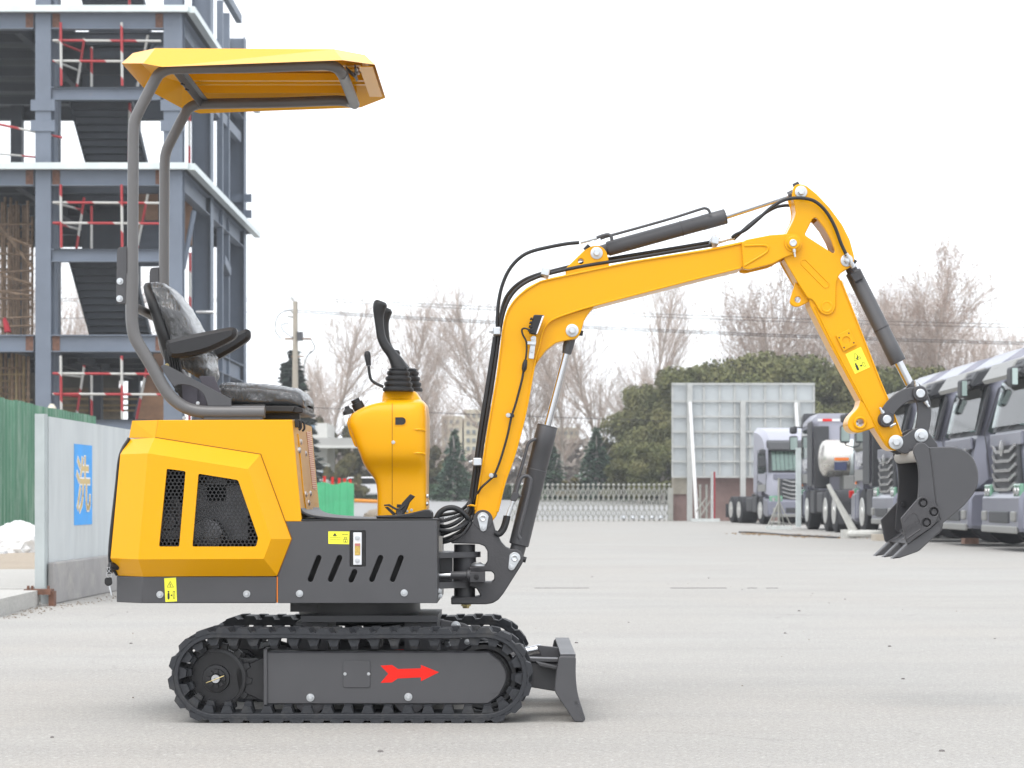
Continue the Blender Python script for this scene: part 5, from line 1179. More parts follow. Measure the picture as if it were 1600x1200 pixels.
# bracing
for a,b_ in((((303,61.5),(330,)),((287,61.5),(425,))),(((455,73),(0,)),((372,74),(60,)))):
    pass
MB().bar((bx(303,61.2)-O.x,61.2-O.y,bz(330,61.2)),(bx(286,61)-O.x,61-O.y,bz(420,61)),.12,.12).done('brace',STL,BLD,smooth=0)
MB().bar((XR-.2-O.x,68.5-O.y,bz(-30,68.5)),(XR-.2-O.x,74-O.y,bz(30,74)),.2,.3).done('brace',STL,BLD,smooth=0)
MB().bar((XR-.2-O.x,67-O.y,bz(165,67)),(XR-.2-O.x,73.8-O.y,bz(215,73.8)),.2,.35).done('brace',STL,BLD,smooth=0)
MB().bar((XR-.1-O.x,69-O.y,bz(405,69)),(XR-.1-O.x,70.4-O.y,bz(425,70.4)),.2,.3).done('brace',STL,BLD,smooth=0)
# low sheeting and walls at ground level behind the fence
MB().box(bx(-200)-O.x,bx(52)-O.x,73-O.y,73.1-O.y,0,bz(575,73)).done('hoarding',mat('hoarding_grey',(.12,.12,.11),.9,var=.4,vscale=.7),BLD,smooth=0)
MB().box(bx(92,70)-O.x,bx(190,70)-O.x,70-O.y,70.1-O.y,0,bz(606,70)).done('block_wall',mat('brick_rubble',(.2,.17,.13),.9,var=.5,vscale=2.5),BLD,smooth=0)
for py in(622,632,640): MB().box(bx(92,69.5)-O.x,bx(240,69.5)-O.x,69.4-O.y,69.5-O.y,bz(py+3,69.5),bz(py,69.5)).done('stored_plank',TIM,BLD,smooth=0)
setorg((0,0,0))
# scaffolding in the left bay
SF=empty('scaffold',(bx(20,65),65,decks[2]),'rusty brown tube scaffolding standing on the deck in the left bay','scaffold'); setorg(SF.location); O=ORG
rn=random.Random(4)
for i in range(13):
    px=-6+i*4.6+rn.uniform(-1,1); D=rn.choice((62.5,64,66,68)); MB().tube([(bx(px,D)-O.x,D-O.y,0),(bx(px+rn.uniform(-1,1),D)-O.x,D-O.y,bz(300+rn.uniform(0,30),D)-decks[2])],.045,6).done('scaffold_pole',SCAF,SF)
for i in range(15):
    py=350+i*11.5+rn.uniform(-3,3); D=rn.choice((62.4,64.1,66.1)); MB().tube([(bx(-40,D)-O.x,D-O.y,bz(py,D)-decks[2]),(bx(52,D)-O.x,D-O.y,bz(py+rn.uniform(-8,8),D)-decks[2])],.04,6).done('scaffold_pole',SCAF,SF)
for a,b_ in(((-10,340),(52,420)),((0,365),(50,385)),((5,430),(50,445)),((-4,455),(48,462))): MB().tube([(bx(a[0],62)-O.x,62-O.y,bz(a[1],62)-decks[2]),(bx(b_[0],62)-O.x,62-O.y,bz(b_[1],62)-decks[2])],.05,6).done('scaffold_pole',SCAF,SF)
setorg((0,0,0))
SF=empty('timber_falsework',(bx(20,64),64,0),'yellow brown timber props and boards at ground level in the left bay','falsework'); setorg(SF.location); O=ORG
for i in range(9):
    px=-4+i*6+rn.uniform(-1,1); D=rn.choice((62,64,66)); MB().tube([(bx(px,D)-O.x,D-O.y,0),(bx(px,D)-O.x,D-O.y,bz(552,D))],.05,6).done('prop',TIM if i%2 else SCAF,SF)
for i in range(7):
    py=578+i*9; MB().box(bx(-40,63)-O.x,bx(48,63)-O.x,61.6+.3*i-O.y,61.75+.3*i-O.y,bz(py+2.5,63),bz(py,63)).done('board',TIM if i in(1,2,5) else SCAF,SF,smooth=0)
setorg((0,0,0))
RC=mat('red_cloth',(.55,.04,.06),.8)
o=MB().plate([(bx(8,61.5),bz(520,61.5)),(bx(17,61.5),bz(519,61.5)),(bx(13,61.5),bz(505,61.5)),(bx(8,61.5),bz(496,61.5)),(bx(5,61.5),bz(500,61.5))],61.4,61.6,.03).done('red_safety_cloth',RC,label='red cloth hung on the deck edge in front of the rusty scaffolding',cat='cloth')
MB().tube([(bx(80.5,57),57,0),(bx(81,57),57,2.75),(bx(81,57),57,3.05),(bx(81,57),57,3.3),(bx(81,57),57,3.42)],[.12,.11,.09,.13,.05],10).done('bollard_light',mat('cream_paint',(.62,.58,.48),.6),label='cream finial post showing just above the green fence',cat='post')
# green corrugated fence
GRN=mat('green_sheet',(.075,.21,.13),.5,var=.2,vscale=1.2,col2=(.26,.36,.29),c2scale=3.5,c2=(.5,.68))
stretch(GRN,(1,1.4,.12))
FN=empty('corrugated_fence',(-11.24,48,0),'tall green corrugated sheet fence at the left below the steel frame','fence'); setorg(FN.location); O=ORG
for i in range(17):
    y0=40+i*.9; P=[]; 
    for k in range(13):
        P.append((.035 if k%4 in(1,2) else -.035, y0+k*.9/12-O.y))
    Q=[(x-.004,y) for x,y in P[::-1]]
    MB().prism(P+Q,-.02,3.0+rn.uniform(-.02,.02)).done('fence_sheet',GRN,FN,smooth=0)
for i in range(6): MB().box(-.12,-.05,41+i*2.6-O.y,41.07+i*2.6-O.y,0,2.9).done('fence_post',SCAF,FN,smooth=0)
setorg((0,0,0))
# wash bay wall
WALLM=mat('painted_wall_grey',(.47,.495,.50),.75,var=.12,vscale=1.5,col2=(.56,.585,.58),c2scale=2.2,c2=(.4,.7))
stretch(WALLM,(1,1.6,.35))
BASEM=mat('stained_concrete',(.30,.29,.285),.9,var=.16,vscale=2.4,col2=(.40,.38,.35),c2scale=3.5,c2=(.5,.7))
WL_=empty('wash_bay_wall',(-3.5,19,0),'pale grey concrete panel wall with blue signs at the left, receding beside the yard','wall'); setorg(WL_.location); O=ORG
def wx(y): return -3.507+(y-15.5)*.0197
def zt_(y): return 1.42
mb=MB(); mb.prism([(wx(15.5)-O.x,15.5-O.y),(wx(26)-O.x,26-O.y),(wx(26)-.06-O.x,26-O.y),(wx(15.5)-.06-O.x,15.5-O.y)],.0,1.42); WP=mb.done('wall_panel',WALLM,WL_,smooth=0)
mb=MB(); mb.prism([(wx(15.46)+.055-O.x,15.46-O.y),(wx(26)+.055-O.x,26-O.y),(wx(26)+.002-O.x,26-O.y),(wx(15.5)+.002-O.x,15.46-O.y)],.0,.315); o=mb.done('wall_plinth',BASEM,WL_,smooth=0); bv=o.modifiers.new('b','BEVEL'); bv.width=.012; bv.segments=2
MB().box(wx(15.4)-.075-O.x,wx(15.4)-.003-O.x,15.38-O.y,15.49-O.y,.11,1.435).done('end_post',mat('galvanised_post',(.42,.46,.46),.5,metal=.2,var=.1,vscale=4),WL_,smooth=0)
BLU=mat('sign_blue',(.04,.33,.78),.5,var=.1,vscale=5); GLD=mat('sign_gold',(.6,.45,.2),.5); WHT=mat('sign_white',(.75,.75,.75),.5)
def signboard(y0,y1,z0,z1):
    e=.004
    return MB().add([(wx(y0)+e-O.x,y0-O.y,z0),(wx(y1)+e-O.x,y1-O.y,z0),(wx(y1)+e-O.x,y1-O.y,z1),(wx(y0)+e-O.x,y0-O.y,z1),(wx(y0)+.001-O.x,y0-O.y,z0),(wx(y1)+.001-O.x,y1-O.y,z0),(wx(y1)+.001-O.x,y1-O.y,z1),(wx(y0)+.001-O.x,y0-O.y,z1)],[(0,1,2,3),(4,5,6,7),(0,1,5,4),(1,2,6,5),(2,3,7,6),(3,0,4,7)]).done('sign_board',BLU,WL_,smooth=0)
s1=signboard(16.32,16.95,.585,1.235); s2=signboard(18.2,18.85,.585,1.235)
# the character drawn stroke by stroke (u along the wall 0..1, v up 0..1)
STK=[[(.10,.93),(.24,.82)],[(.04,.68),(.18,.58)],[(.08,.08),(.16,.22),(.26,.42)],[(.42,.95),(.38,.80),(.30,.66)],[(.36,.78),(.84,.78)],[(.60,.98),(.60,.56)],[(.26,.55),(.94,.55)],[(.47,.54),(.45,.30),(.36,.14),(.22,.04)],[(.70,.54),(.70,.16),(.76,.07),(.88,.07),(.94,.14),(.95,.28)]]
def stroke(mb,pts,w_,e,y0,y1,z0,z1):
    for a,b_ in zip(pts[:-1],pts[1:]):
        f=lambda p:Vector((0,(y0+(y1-y0)*p[0]),z0+(z1-z0)*p[1]))
        A,B_=f(a),f(b_); d=(B_-A).normalized(); n2=Vector((0,-d.z,d.y))*w_/2; A=A-d*w_*.3; B_=B_+d*w_*.3
        q=[]
        for p in (A+n2,A-n2,B_-n2,B_+n2): q.append((wx(p.y)+e-O.x,p.y-O.y,p.z))
        q2=[(x-.0012,y,z) for x,y,z in q]
        mb.add(q+q2,[(0,1,2,3),(4,5,6,7),(0,1,5,4),(1,2,6,5),(2,3,7,6),(3,0,4,7)])
for w_,e,m in((.066,.0058,WHT),(.04,.0074,GLD)):
    mb=MB()
    for k,st in enumerate(STK): stroke(mb,st,w_,e+.0001*k,16.38,16.88,.69,1.14)
    mb.done('character',m,s1,smooth=0)
setorg((0,0,0))
o=MB(); o.box(-3.62,-3.42,15.18,15.30,.085,.125); o.box(-3.44,-3.40,15.2,15.28,.0,.11)
for x in(-3.6,-3.57,-3.45): o.turn((x,15.24,.12),(0,0,1),[(0,.012),(.03,.01)],6)
o.done('rusty_hinge_bracket',RUST,label='rusty steel bracket with bolts at the foot of the grey wall',cat='bracket',smooth=0)
# white tarpaulin pile
def blob(name,c,r,m,seed,amp=.3,fr=2.2,flat=0,**k):
    bm=bmesh.new(); bmesh.ops.create_icosphere(bm,subdivisions=5,radius=1)
    for v in bm.verts:
        p=v.co.copy(); n=noise.noise(p*fr+Vector((seed,0,0)))*amp+abs(noise.noise(p*fr*2.3+Vector((0,seed,0))))*amp*.6-abs(noise.noise(p*fr*5+Vector((0,seed,0))))*amp*.3
        p=p*(1+n); p=Vector((p.x*r[0],p.y*r[1],max(-.02,p.z*r[2]))); v.co=p
    me=bpy.data.meshes.new(name); bm.to_mesh(me); bm.free(); me.materials.append(m); me.shade_smooth(); me.set_sharp_from_angle(angle=R(38))
    o=bpy.data.objects.new(name,me); o.location=c; link(o); return tag(o,**k)
blob('tarpaulin_pile',(-7.35,30.2,.0),(.52,.5,.42),mat('white_tarpaulin',(.66,.66,.65),.5,var=.08,vscale=3),3.3,.26,1.5,label='crumpled white tarpaulin heap in front of the green fence',cat='tarpaulin')
blob('spoil_heap',(bx(25,52),52,.0),(2.2,1.5,.62),mat('earth_pale',(.42,.38,.32),.9,var=.2),7.1,.3,label='low pale spoil heap beyond the tarpaulin at the far left',cat='dirt heap')
o=MB().box(bx(8,30),bx(28,30),29.2,29.4,0,.045).done('litter_board',mat('pale_board',(.6,.62,.64),.6),label='small pale board lying before the tarpaulin heap',cat='board',smooth=0)
# ------------------------------------------------------------ gate, billboard, stands
GM=mat('gate_steel',(.34,.34,.31),.4,metal=.4,var=.15,vscale=6)
GT=empty('retractable_gate',(bx(920,71),71,0),'grey folding lattice gate with ball topped posts across the yard exit','gate'); setorg(GT.location); O=ORG
def gate_parts():
    b=MB(); b.box(-.014,.014,-.02,.02,.06,1.2); b.turn((0,0,1.2),(0,0,1),[(0,.02),(.02,.045),(.05,.06),(.09,.045),(.105,.0)],8); b.box(-.04,.04,-.05,.05,.0,.06); p=b.done('gate_post',GM,GT,smooth=30)
    b=MB(); b.bar((0,0,0),(.176,0,.36),.032,.012,(0,1,0)); a=b.done('lattice_bar',GM,GT,smooth=0)
    b=MB(); b.bar((0,.03,.36),(.176,.03,0),.032,.012,(0,1,0)); c=b.done('lattice_bar',GM,GT,smooth=0)
    return p,a,c
gp,ga,gc=gate_parts()
ng=32; x0=bx(1046,71)-O.x
for i in range(ng):
    x=x0-i*.176
    if i==0: gp.location=(x,0,0)
    else: inst(gp,(x,0,0),GT)
    for j in range(3):
        z=.1+j*.36
        if i==0 and j==0: ga.location=(x-.176,0,z); gc.location=(x-.176,0,z)
        elif i<ng-1: inst(ga,(x-.176,0,z),GT); inst(gc,(x-.176,0,z),GT)
MB().box(x0-.06,x0+.12,-.12,.12,0,1.15).done('gate_end_box',GM,GT,smooth=0)
for px in(1032,1018,1003,988,974): MB().turn((bx(px,71)-O.x,-.1,.06),(0,0,1),[(0,.05),(.05,.09),(.12,.06),(.14,0)],10).done('gate_roller',ZNC,GT)
setorg((0,0,0))
GRAN=mat('red_brown_granite',(.24,.165,.15),.6,var=.15,vscale=3); PLAST=mat('old_plaster',(.38,.35,.29),.8,var=.25,vscale=2)
WB=empty('gate_wall',(bx(1112,71.6),71.6,0),'low red brown stone wall standing under the billboard frame','wall'); setorg(WB.location); O=ORG
MB().box(bx(1050,71.6)-O.x,bx(1276,71.6)-O.x,-.15,.15,0,bz(745,71.6)).done('wall_face',GRAN,WB,smooth=0)
MB().box(bx(1050,71.4)-O.x,bx(1073,71.4)-O.x,-.24,-.152,bz(772,71.4),bz(746,71.4)).done('bare_plaster',PLAST,WB,smooth=0)
setorg((0,0,0))
BB=empty('billboard',(bx(1160,71),71,0),'large blank silver panelled billboard seen from behind on posts and braces','billboard'); setorg(BB.location); O=ORG
SIL=mat('galvanised_sheet',(.45,.48,.49),.45,metal=.25,var=.1,vscale=1.2,col2=(.40,.38,.33),c2scale=1.4,c2=(.6,.8)); SILF=mat('galvanised_frame',(.43,.44,.43),.5,var=.12,vscale=3,col2=(.3,.2,.13),c2scale=2.2,c2=(.66,.8))
Dq=71.0; X0,X1=bx(1051,Dq)-O.x,bx(1271.5,Dq)-O.x; Z0,Z1=bz(745,Dq),bz(600,Dq)
vx=[1051,1076,1100,1124.5,1148,1172,1195.5,1219.5,1243,1271.5]; vz=[745,721,698,674.5,651,627,600]
for i in range(9):
    for j in range(6):
        xa_,xb_=bx(vx[i],Dq)-O.x,bx(vx[i+1],Dq)-O.x; za_,zb_=bz(vz[j],Dq),bz(vz[j+1],Dq)
        MB().box(xa_+.01,xb_-.01,.03+rn.uniform(0,.012),.08,za_+.01,zb_-.01).done('panel',SIL,BB,smooth=0)
for x in vx: MB().box(bx(x,Dq)-.035-O.x,bx(x,Dq)+.035-O.x,-.03,.06,Z0-.03,Z1+.03).done('frame_bar',SILF,BB,smooth=0)
for z in vz: MB().box(X0-.03,X1+.03,-.08,-.031,bz(z,Dq)-.034,bz(z,Dq)+.034).done('frame_rail',SILF,BB,smooth=0)
for px in(1077,1160,1245): MB().box(bx(px,Dq)-.09-O.x,bx(px,Dq)+.09-O.x,-.22,-.052,0,bz(628 if px>1100 else 600,Dq)).done('support_post',SILF,BB,smooth=0)
for a,b_ in(((1078,629),(1088,812)),((1243,630),(1254,812))): MB().tube([(bx(a[0],70.8)-O.x,-.25,bz(a[1],70.8)),(bx(b_[0],70)-O.x,-1.3,.0)],.062,8).done('brace_pipe',WHT,BB)
setorg((0,0,0))
# small stands near the gate
PALE=mat('pale_concrete_block',(.55,.58,.57),.8,var=.1,vscale=5)
o=empty('barrier_rack',(bx(1100,69.5),69.5,0),'grey lattice barrier with one red edged post beside the billboard brace','barrier'); setorg(o.location); O=ORG
MB().box(bx(1080,69.5)-O.x,bx(1124,69.5)-O.x,-.2,.2,0,.1).done('base',PALE,o,smooth=0)
for px,t in((1094,757),(1104,757)): MB().tube([(bx(px,69.5)-O.x,0,0),(bx(px,69.5)-O.x,0,bz(t,69.5))],.04,6).done('post',GM,o)
MB().box(bx(1110.5,69.5)-O.x,bx(1114.5,69.5)-O.x,-.05,.05,.1,bz(737,69.5)).done('post',SILF,o,smooth=0); MB().box(bx(1115,69.5)-O.x,bx(1117.5,69.5)-O.x,-.05,.05,.02,bz(737,69.5)).done('red_post',mat('dark_red',(.3,.03,.04),.6),o,smooth=0)
for a,b_ in(((1088,800),(1106,775)),((1106,800),(1090,778)),((1096,805),(1112,780))): MB().tube([(bx(a[0],69.4)-O.x,-.03,bz(a[1],69.4)),(bx(b_[0],69.4)-O.x,-.03,bz(b_[1],69.4))],.025,6).done('diagonal_bar',GM,o)
setorg((0,0,0))
o=empty('tripod_stand',(bx(1217,52),52,0),'thin grey tripod stand on a pale block, in front of the farthest truck grille','stand'); setorg(o.location); O=ORG
MB().box(bx(1198,52)-O.x,bx(1236,52)-O.x,-.2,.2,0,.09).done('base_block',PALE,o,smooth=0)
MB().tube([(0,0,.05),(0,0,bz(747,52))],.03,8).done('mast',GM,o)
for a in((-19,-.1),(19,-.1),(-10,.2),(10,.2)): MB().tube([(a[0]*52/F,a[1],.07),(0,0,bz(783,52))],.016,6).done('leg',GM,o)
setorg((0,0,0))
o=empty('leaning_pole_stand',(bx(1345,41),41,0),'white tilted pole socketed in a flat ring base near the dark truck wheels','pole stand'); setorg(o.location); O=ORG
DW=mat('dirty_white_paint',(.52,.52,.49),.6,var=.15,vscale=5)
MB().tube([(bx(1294,41)-O.x,0,bz(757,41)),(bx(1306,41)-O.x,0,bz(780,41)),(bx(1336,41)-O.x,0,.1)],[.04,.055,.08],12).done('pole',DW,o)
MB().tube([(bx(1306,41)-O.x,-.06,bz(782,41)),(bx(1329,41)-O.x,-.06,.12)],.03,8).done('stay',DW,o)
MB().tube([(.02+.36*math.cos(t),.45*math.sin(t),.09) for t in [2*math.pi*k/18 for k in range(18)]],.07,10,closed=True).done('ring_base',DW,o)
MB().box(bx(1313,41)-O.x,bx(1334,41)-O.x,-.3,-.02,0,.17).done('counterweight',DW,o,smooth=0)
setorg((0,0,0))
blk=mat('broken_brick',(.4,.25,.19),.9,var=.3,vscale=8)
for k in range(2):
    MB().box(bx(1504+k*11,35.8),bx(1514.5+k*11,35.8),35.6,35.9,0,.1).done('loose_brick',blk,label=('left' if k==0 else 'right')+' one of two loose bricks on the ground between the truck wheels',cat='brick',smooth=0)
MB().box(bx(1364,38.6),bx(1404,38.6),38.3,38.8,0,.12).done('timber_sleeper',mat('pale_timber',(.45,.4,.33),.8),label='pale block of timber lying behind the bucket teeth',cat='timber',smooth=0)
MB().tube([(bx(1155,47),47,.02),(bx(1190,46),46,.02),(bx(1240,43),43,.02),(bx(1310,40.5),40.5,.02)],.02,6,sub=5).done('ground_cable',HOSE,label='thin dark cable lying across the yard in front of the tripod',cat='cable')
mb=MB()
for i in range(260):
    t=rn.random(); x=bx(1160+150*t,46-5*t)+rn.gauss(0,.25); y=46-5*t+rn.gauss(0,.5); s=rn.uniform(.02,.06); mb.obox((x,y,.01),(s,s,.01),Matrix.Rotation(rn.uniform(0,3),3,'Z'))
mb.done('dead_leaves',mat('dead_leaf',(.3,.2,.11),.9,var=.3),kind='stuff',smooth=0)
# green net fence with red posts, orange bar, mound
NET=mat('green_netting',(.07,.42,.2),.7,var=.12,vscale=2)
o=empty('safety_net_fence',(bx(515,63),63,0),'bright green mesh screen on red posts, seen between seat and console','net fence'); setorg(o.location); O=ORG
P=[]
for k in range(40): P.append((bx(440+k*113/39,63)-O.x,.02*math.sin(k*.9)+.012*math.sin(k*2.3)))
mb=MB(); n=len(P); mb.add([(x,y,0) for x,y in P]+[(x,y,bz(755+2*math.sin(i*.5),63)) for i,(x,y) in enumerate(P)],[(i,i+1,i+1+n,i+n) for i in range(n-1)]); q_=mb.done('net',NET,o,smooth=0); q_.modifiers.new('s','SOLIDIFY').thickness=.01
for px in(507,519.5,530,538.5,547): MB().tube([(bx(px,63.4)-O.x,.4,0),(bx(px,63.4)-O.x,.4,bz(744+ (px-507)*.12,63.4))],.045,8).done('red_post',RED,o)
setorg((0,0,0))
MB().tube([(bx(553,66),66.2,bz(782,66)),(bx(640,66),66.2,bz(786,66))],.06,8).done('orange_barrier_bar',mat('orange_paint',(.75,.28,.02),.5),label='orange horizontal bar beside the green mesh screen',cat='barrier')
blob('earth_mound',(bx(612,67),67.5,0),(1.1,.8,.42),DIRT,2.2,.25,label='small tan earth mound behind the control console',cat='dirt heap')
# gatehouse with flat canopy, white kiosk and white car far behind
GH=empty('gatehouse',(bx(520,140),140,.75),'pale low gatehouse with a long flat grey canopy on columns, beyond the green screen','building'); setorg(GH.location); O=ORG
CW=mat('pale_render',(.6,.6,.57),.7,var=.08,vscale=.6); CG=mat('canopy_grey',(.42,.42,.4),.7)
def gb(name,x0,x1,y0,y1,D,dep,m): return MB().box(bx(x0,D)-O.x,bx(x1,D)-O.x,D-O.y,D+dep-O.y,bz(y1,D)-O.z,bz(y0,D)-O.z).done(name,m,GH,smooth=0)
gb('house_wall',470,511,661,785,140,6,CW); gb('house_window',486,492,664,678,139.95,.04,mat('blue_glass',(.2,.3,.42),.15)); gb('canopy_slab',440,600,684,696,138,8,CG); gb('canopy_fascia',440,600,696,700,137.9,.1,CW)
for px in(503,509,600): gb('canopy_column',px-3,px+3,700,785,141,.4,CW)
gb('kiosk',496,511,724,756,136,2.5,CW); gb('kiosk_stripe',496,511,738,741,135.9,.09,BLU)
setorg((0,0,0))
def small_car(cx,D,label):
    o=empty('parked_car',(bx(cx,D),D,.7),label,'car'); k=1
    mb=MB(); mb.plate([(-2.1,.3),(-2.15,.8),(-1.5,.95),(-.9,1.4),(.7,1.42),(1.4,.98),(2.1,.85),(2.15,.3)],-.85,.85,.1); mb.done('body',mat('car_white',(.75,.75,.76),.25,coat=.5),o)
    mb=MB(); mb.plate([(-1.3,.98),(-.85,1.33),(.65,1.34),(1.15,.98)],-.87,-.86,.0); mb.done('side_window',BLKG,o)
    for x in(-1.3,1.3): MB().turn((x,-.86,.32),(0,1,0),[(0,.3),(.0,.32),(.2,.32)],18).done('wheel',BLK,o)
small_car(568,128,'small white car behind the hedge gap right of the gatehouse')
# yellowish building block far off behind the bare trees
FB=empty('far_building',(bx(780,230),230,1),'faint cream multi storey block far behind the bare trees','building'); setorg(FB.location); O=ORG
YB=mat('cream_facade',(.55,.5,.38),.8,var=.1,vscale=.2); WD=mat('far_window',(.16,.18,.19),.3)
for x0,x1,y0 in((690,722,650),(725,800,640),(850,905,668)):
    MB().box(bx(x0,230)-O.x,bx(x1,230)-O.x,0,10,0,bz(y0,230)-1).done('block',YB,FB,smooth=0)
    y=y0+6
    while y<760:
        x=x0+4
        while x<x1-4:
            MB().box(bx(x,230)-O.x,bx(x+5,230)-O.x,-.15,-.01,bz(y+6,230)-1,bz(y,230)-1).done('window',WD,FB,smooth=0); x+=9
        y+=13
setorg((0,0,0))
# utility pole and wires
UP=empty('utility_pole',(bx(461,110),110,.4),'concrete electricity pole with crossarm and transformer behind the seat','utility pole'); setorg(UP.location); O=ORG
Du=110
MB().tube([(0,0,0),(bx(461.5,Du)-O.x,0,bz(471,Du)-O.z)],[.2,.13],12).done('pole',mat('pole_concrete',(.36,.32,.26),.8,var=.1),UP)
MB().box(bx(445,Du)-O.x,bx(486,Du)-O.x,-.06,.06,bz(531,Du)-O.z,bz(528,Du)-O.z).done('crossarm',SCAF,UP,smooth=0)
MB().box(bx(465,Du)-O.x,bx(473,Du)-O.x,-.3,.3,bz(532,Du)-O.z,bz(519,Du)-O.z).done('transformer',GRY,UP,smooth=0)
MB().box(bx(455,Du)-O.x,bx(475,Du)-O.x,-.05,.05,bz(558,Du)-O.z,bz(556,Du)-O.z).done('crossarm',SCAF,UP,smooth=0)
for a,b_ in(((461,474),(455,464)),((461,492),(453,484)),((461,496),(449,494))): MB().tube([(bx(a[0],Du)-O.x,0,bz(a[1],Du)-O.z),(bx(b_[0],Du)-O.x,0,bz(b_[1],Du)-O.z)],.06,6).done('insulator',CG,UP)
for pts in([(455,484),(436,492),(430,515),(440,530)],[(461,530),(444,518),(440,508),(452,505)],[(486,530),(492,545),(478,560),(474,590)],[(487,548),(478,560)]): MB().tube([(bx(a,Du)-O.x,-.1,bz(c,Du)-O.z) for a,c in pts],.025,5,sub=4).done('jumper_wire',HOSE,UP)
setorg((0,0,0))
k=0
for (xa_,ya_,xb_,yb_,lab_) in((-200,458,461,466,'upper left power line running from the pole top past the steel frame'),(-200,462,461,469,'thin second power line left of the pole top'),(-200,500,455,484,'lower left power line running from the pole behind the steel frame'),(461,464,2300,512,'topmost overhead line crossing the white sky to the right'),(461,468,2300,518,'second overhead line just under the topmost one'),(455,484,2300,545,'third overhead line passing behind the upright boom'),(455,487,2300,548,'fourth overhead line, just under the third'),(300,628,1500,668,'lowest overhead cable crossing in front of the bare trees')):
    mb=MB(); n=30; D=110 if k<7 else 100
    mb.tube([(bx(xa_+(xb_-xa_)*t/n,D),D,bz(ya_+(yb_-ya_)*t/n+(14 if k>=3 and k<7 else 5)*(4*(t/n)*(1-t/n)),D)) for t in range(n+1)],.014 if k not in(5,6) else .02,5)
    mb.done('power_line',HOSE,label=lab_,cat='power line',group='overhead power lines'); k+=1
# ------------------------------------------------------------ trucks
TLAV=mat('truck_lavender_grey',(.175,.18,.225),.35,metal=.2,coat=.4,var=.03,vscale=1); TGR=mat('truck_silver_grey',(.25,.25,.24),.4,metal=.2,var=.06,vscale=2)
TBLK=mat('truck_black_plastic',(.045,.047,.052),.55); TYRE=mat('tyre_black',(.025,.026,.03),.8); RIMM=mat('rim_alloy',(.68,.68,.66),.3,metal=.7)
GLASS=mat('windscreen_glass',(.33,.42,.40),.06,coat=1,spec=.8); GLASSD=mat('dark_glass',(.05,.065,.065),.06,coat=.6)
def glassw():
    m=bpy.data.materials.new('clear_windscreen'); m.use_nodes=True; n=m.node_tree; n.nodes.clear(); o=n.nodes.new('ShaderNodeOutputMaterial'); mx=n.nodes.new('ShaderNodeMixShader'); tr=n.nodes.new('ShaderNodeBsdfTransparent'); tr.inputs[0].default_value=(.80,.88,.86,1); g=n.nodes.new('ShaderNodeBsdfGlossy'); g.inputs['Roughness'].default_value=.05
    fr=n.nodes.new('ShaderNodeFresnel'); fr.inputs[0].default_value=1.6; n.links.new(fr.outputs[0],mx.inputs[0]); n.links.new(tr.outputs[0],mx.inputs[1]); n.links.new(g.outputs[0],mx.inputs[2]); n.links.new(mx.outputs[0],o.inputs[0]); return m
GLASSW=glassw(); TLAV2=mat('truck_pale_lavender',(.37,.375,.44),.35,metal=.15,coat=.3,var=.03,vscale=1)
CURT=mat('cab_curtain',(.75,.77,.72),.8,var=.1,vscale=6); CHRB=mat('bright_grille_bar',(.4,.4,.4),.2,metal=.6); HLG=mat('headlight_lens',(.12,.28,.19),.08,coat=1); TAIL=mat('tail_light',(.5,.02,.02),.3); AMB=mat('amber_lens',(.7,.2,.03),.3)
def xpl(P,x0,x1,b=.03):
    "profile in (y,z), extruded along x"
    m=MB().plate(P,x0,x1,b); m.v=[Vector((v.y,v.x,v.z)) for v in m.v]; return m
def rbox(name,x0,x1,y0,y1,z0,z1,m,par,r=.03,sm=0):
    o=MB().box(x0,x1,y0,y1,z0,z1).done(name,m,par,smooth=sm)
    if r: bv=o.modifiers.new('b','BEVEL'); bv.width=r; bv.segments=3
    return o
def wheel(name,x,y,par,r=.5,w=.3,side=1,dual=False):
    wd=w*(2 if dual else 1)
    o=MB().turn((x,y,r),(-side,0,0),[(0,r*.62),(-.0,r*.9),(.03,r),(wd-.03,r),(wd,r*.9),(wd,r*.62)],32).done(name,TYRE,par,smooth=40)
    MB().turn((x+side*.01,y,r),(-side,0,0),[(-.01,r*.60),(.0,r*.62),(.03,r*.52),(.10,r*.42) if not dual else (.18,r*.45),(.08,r*.3) if not dual else (.18,r*.25),(-.02,r*.22),(-.03,0)],28).done('rim',RIMM,o,smooth=40); return o
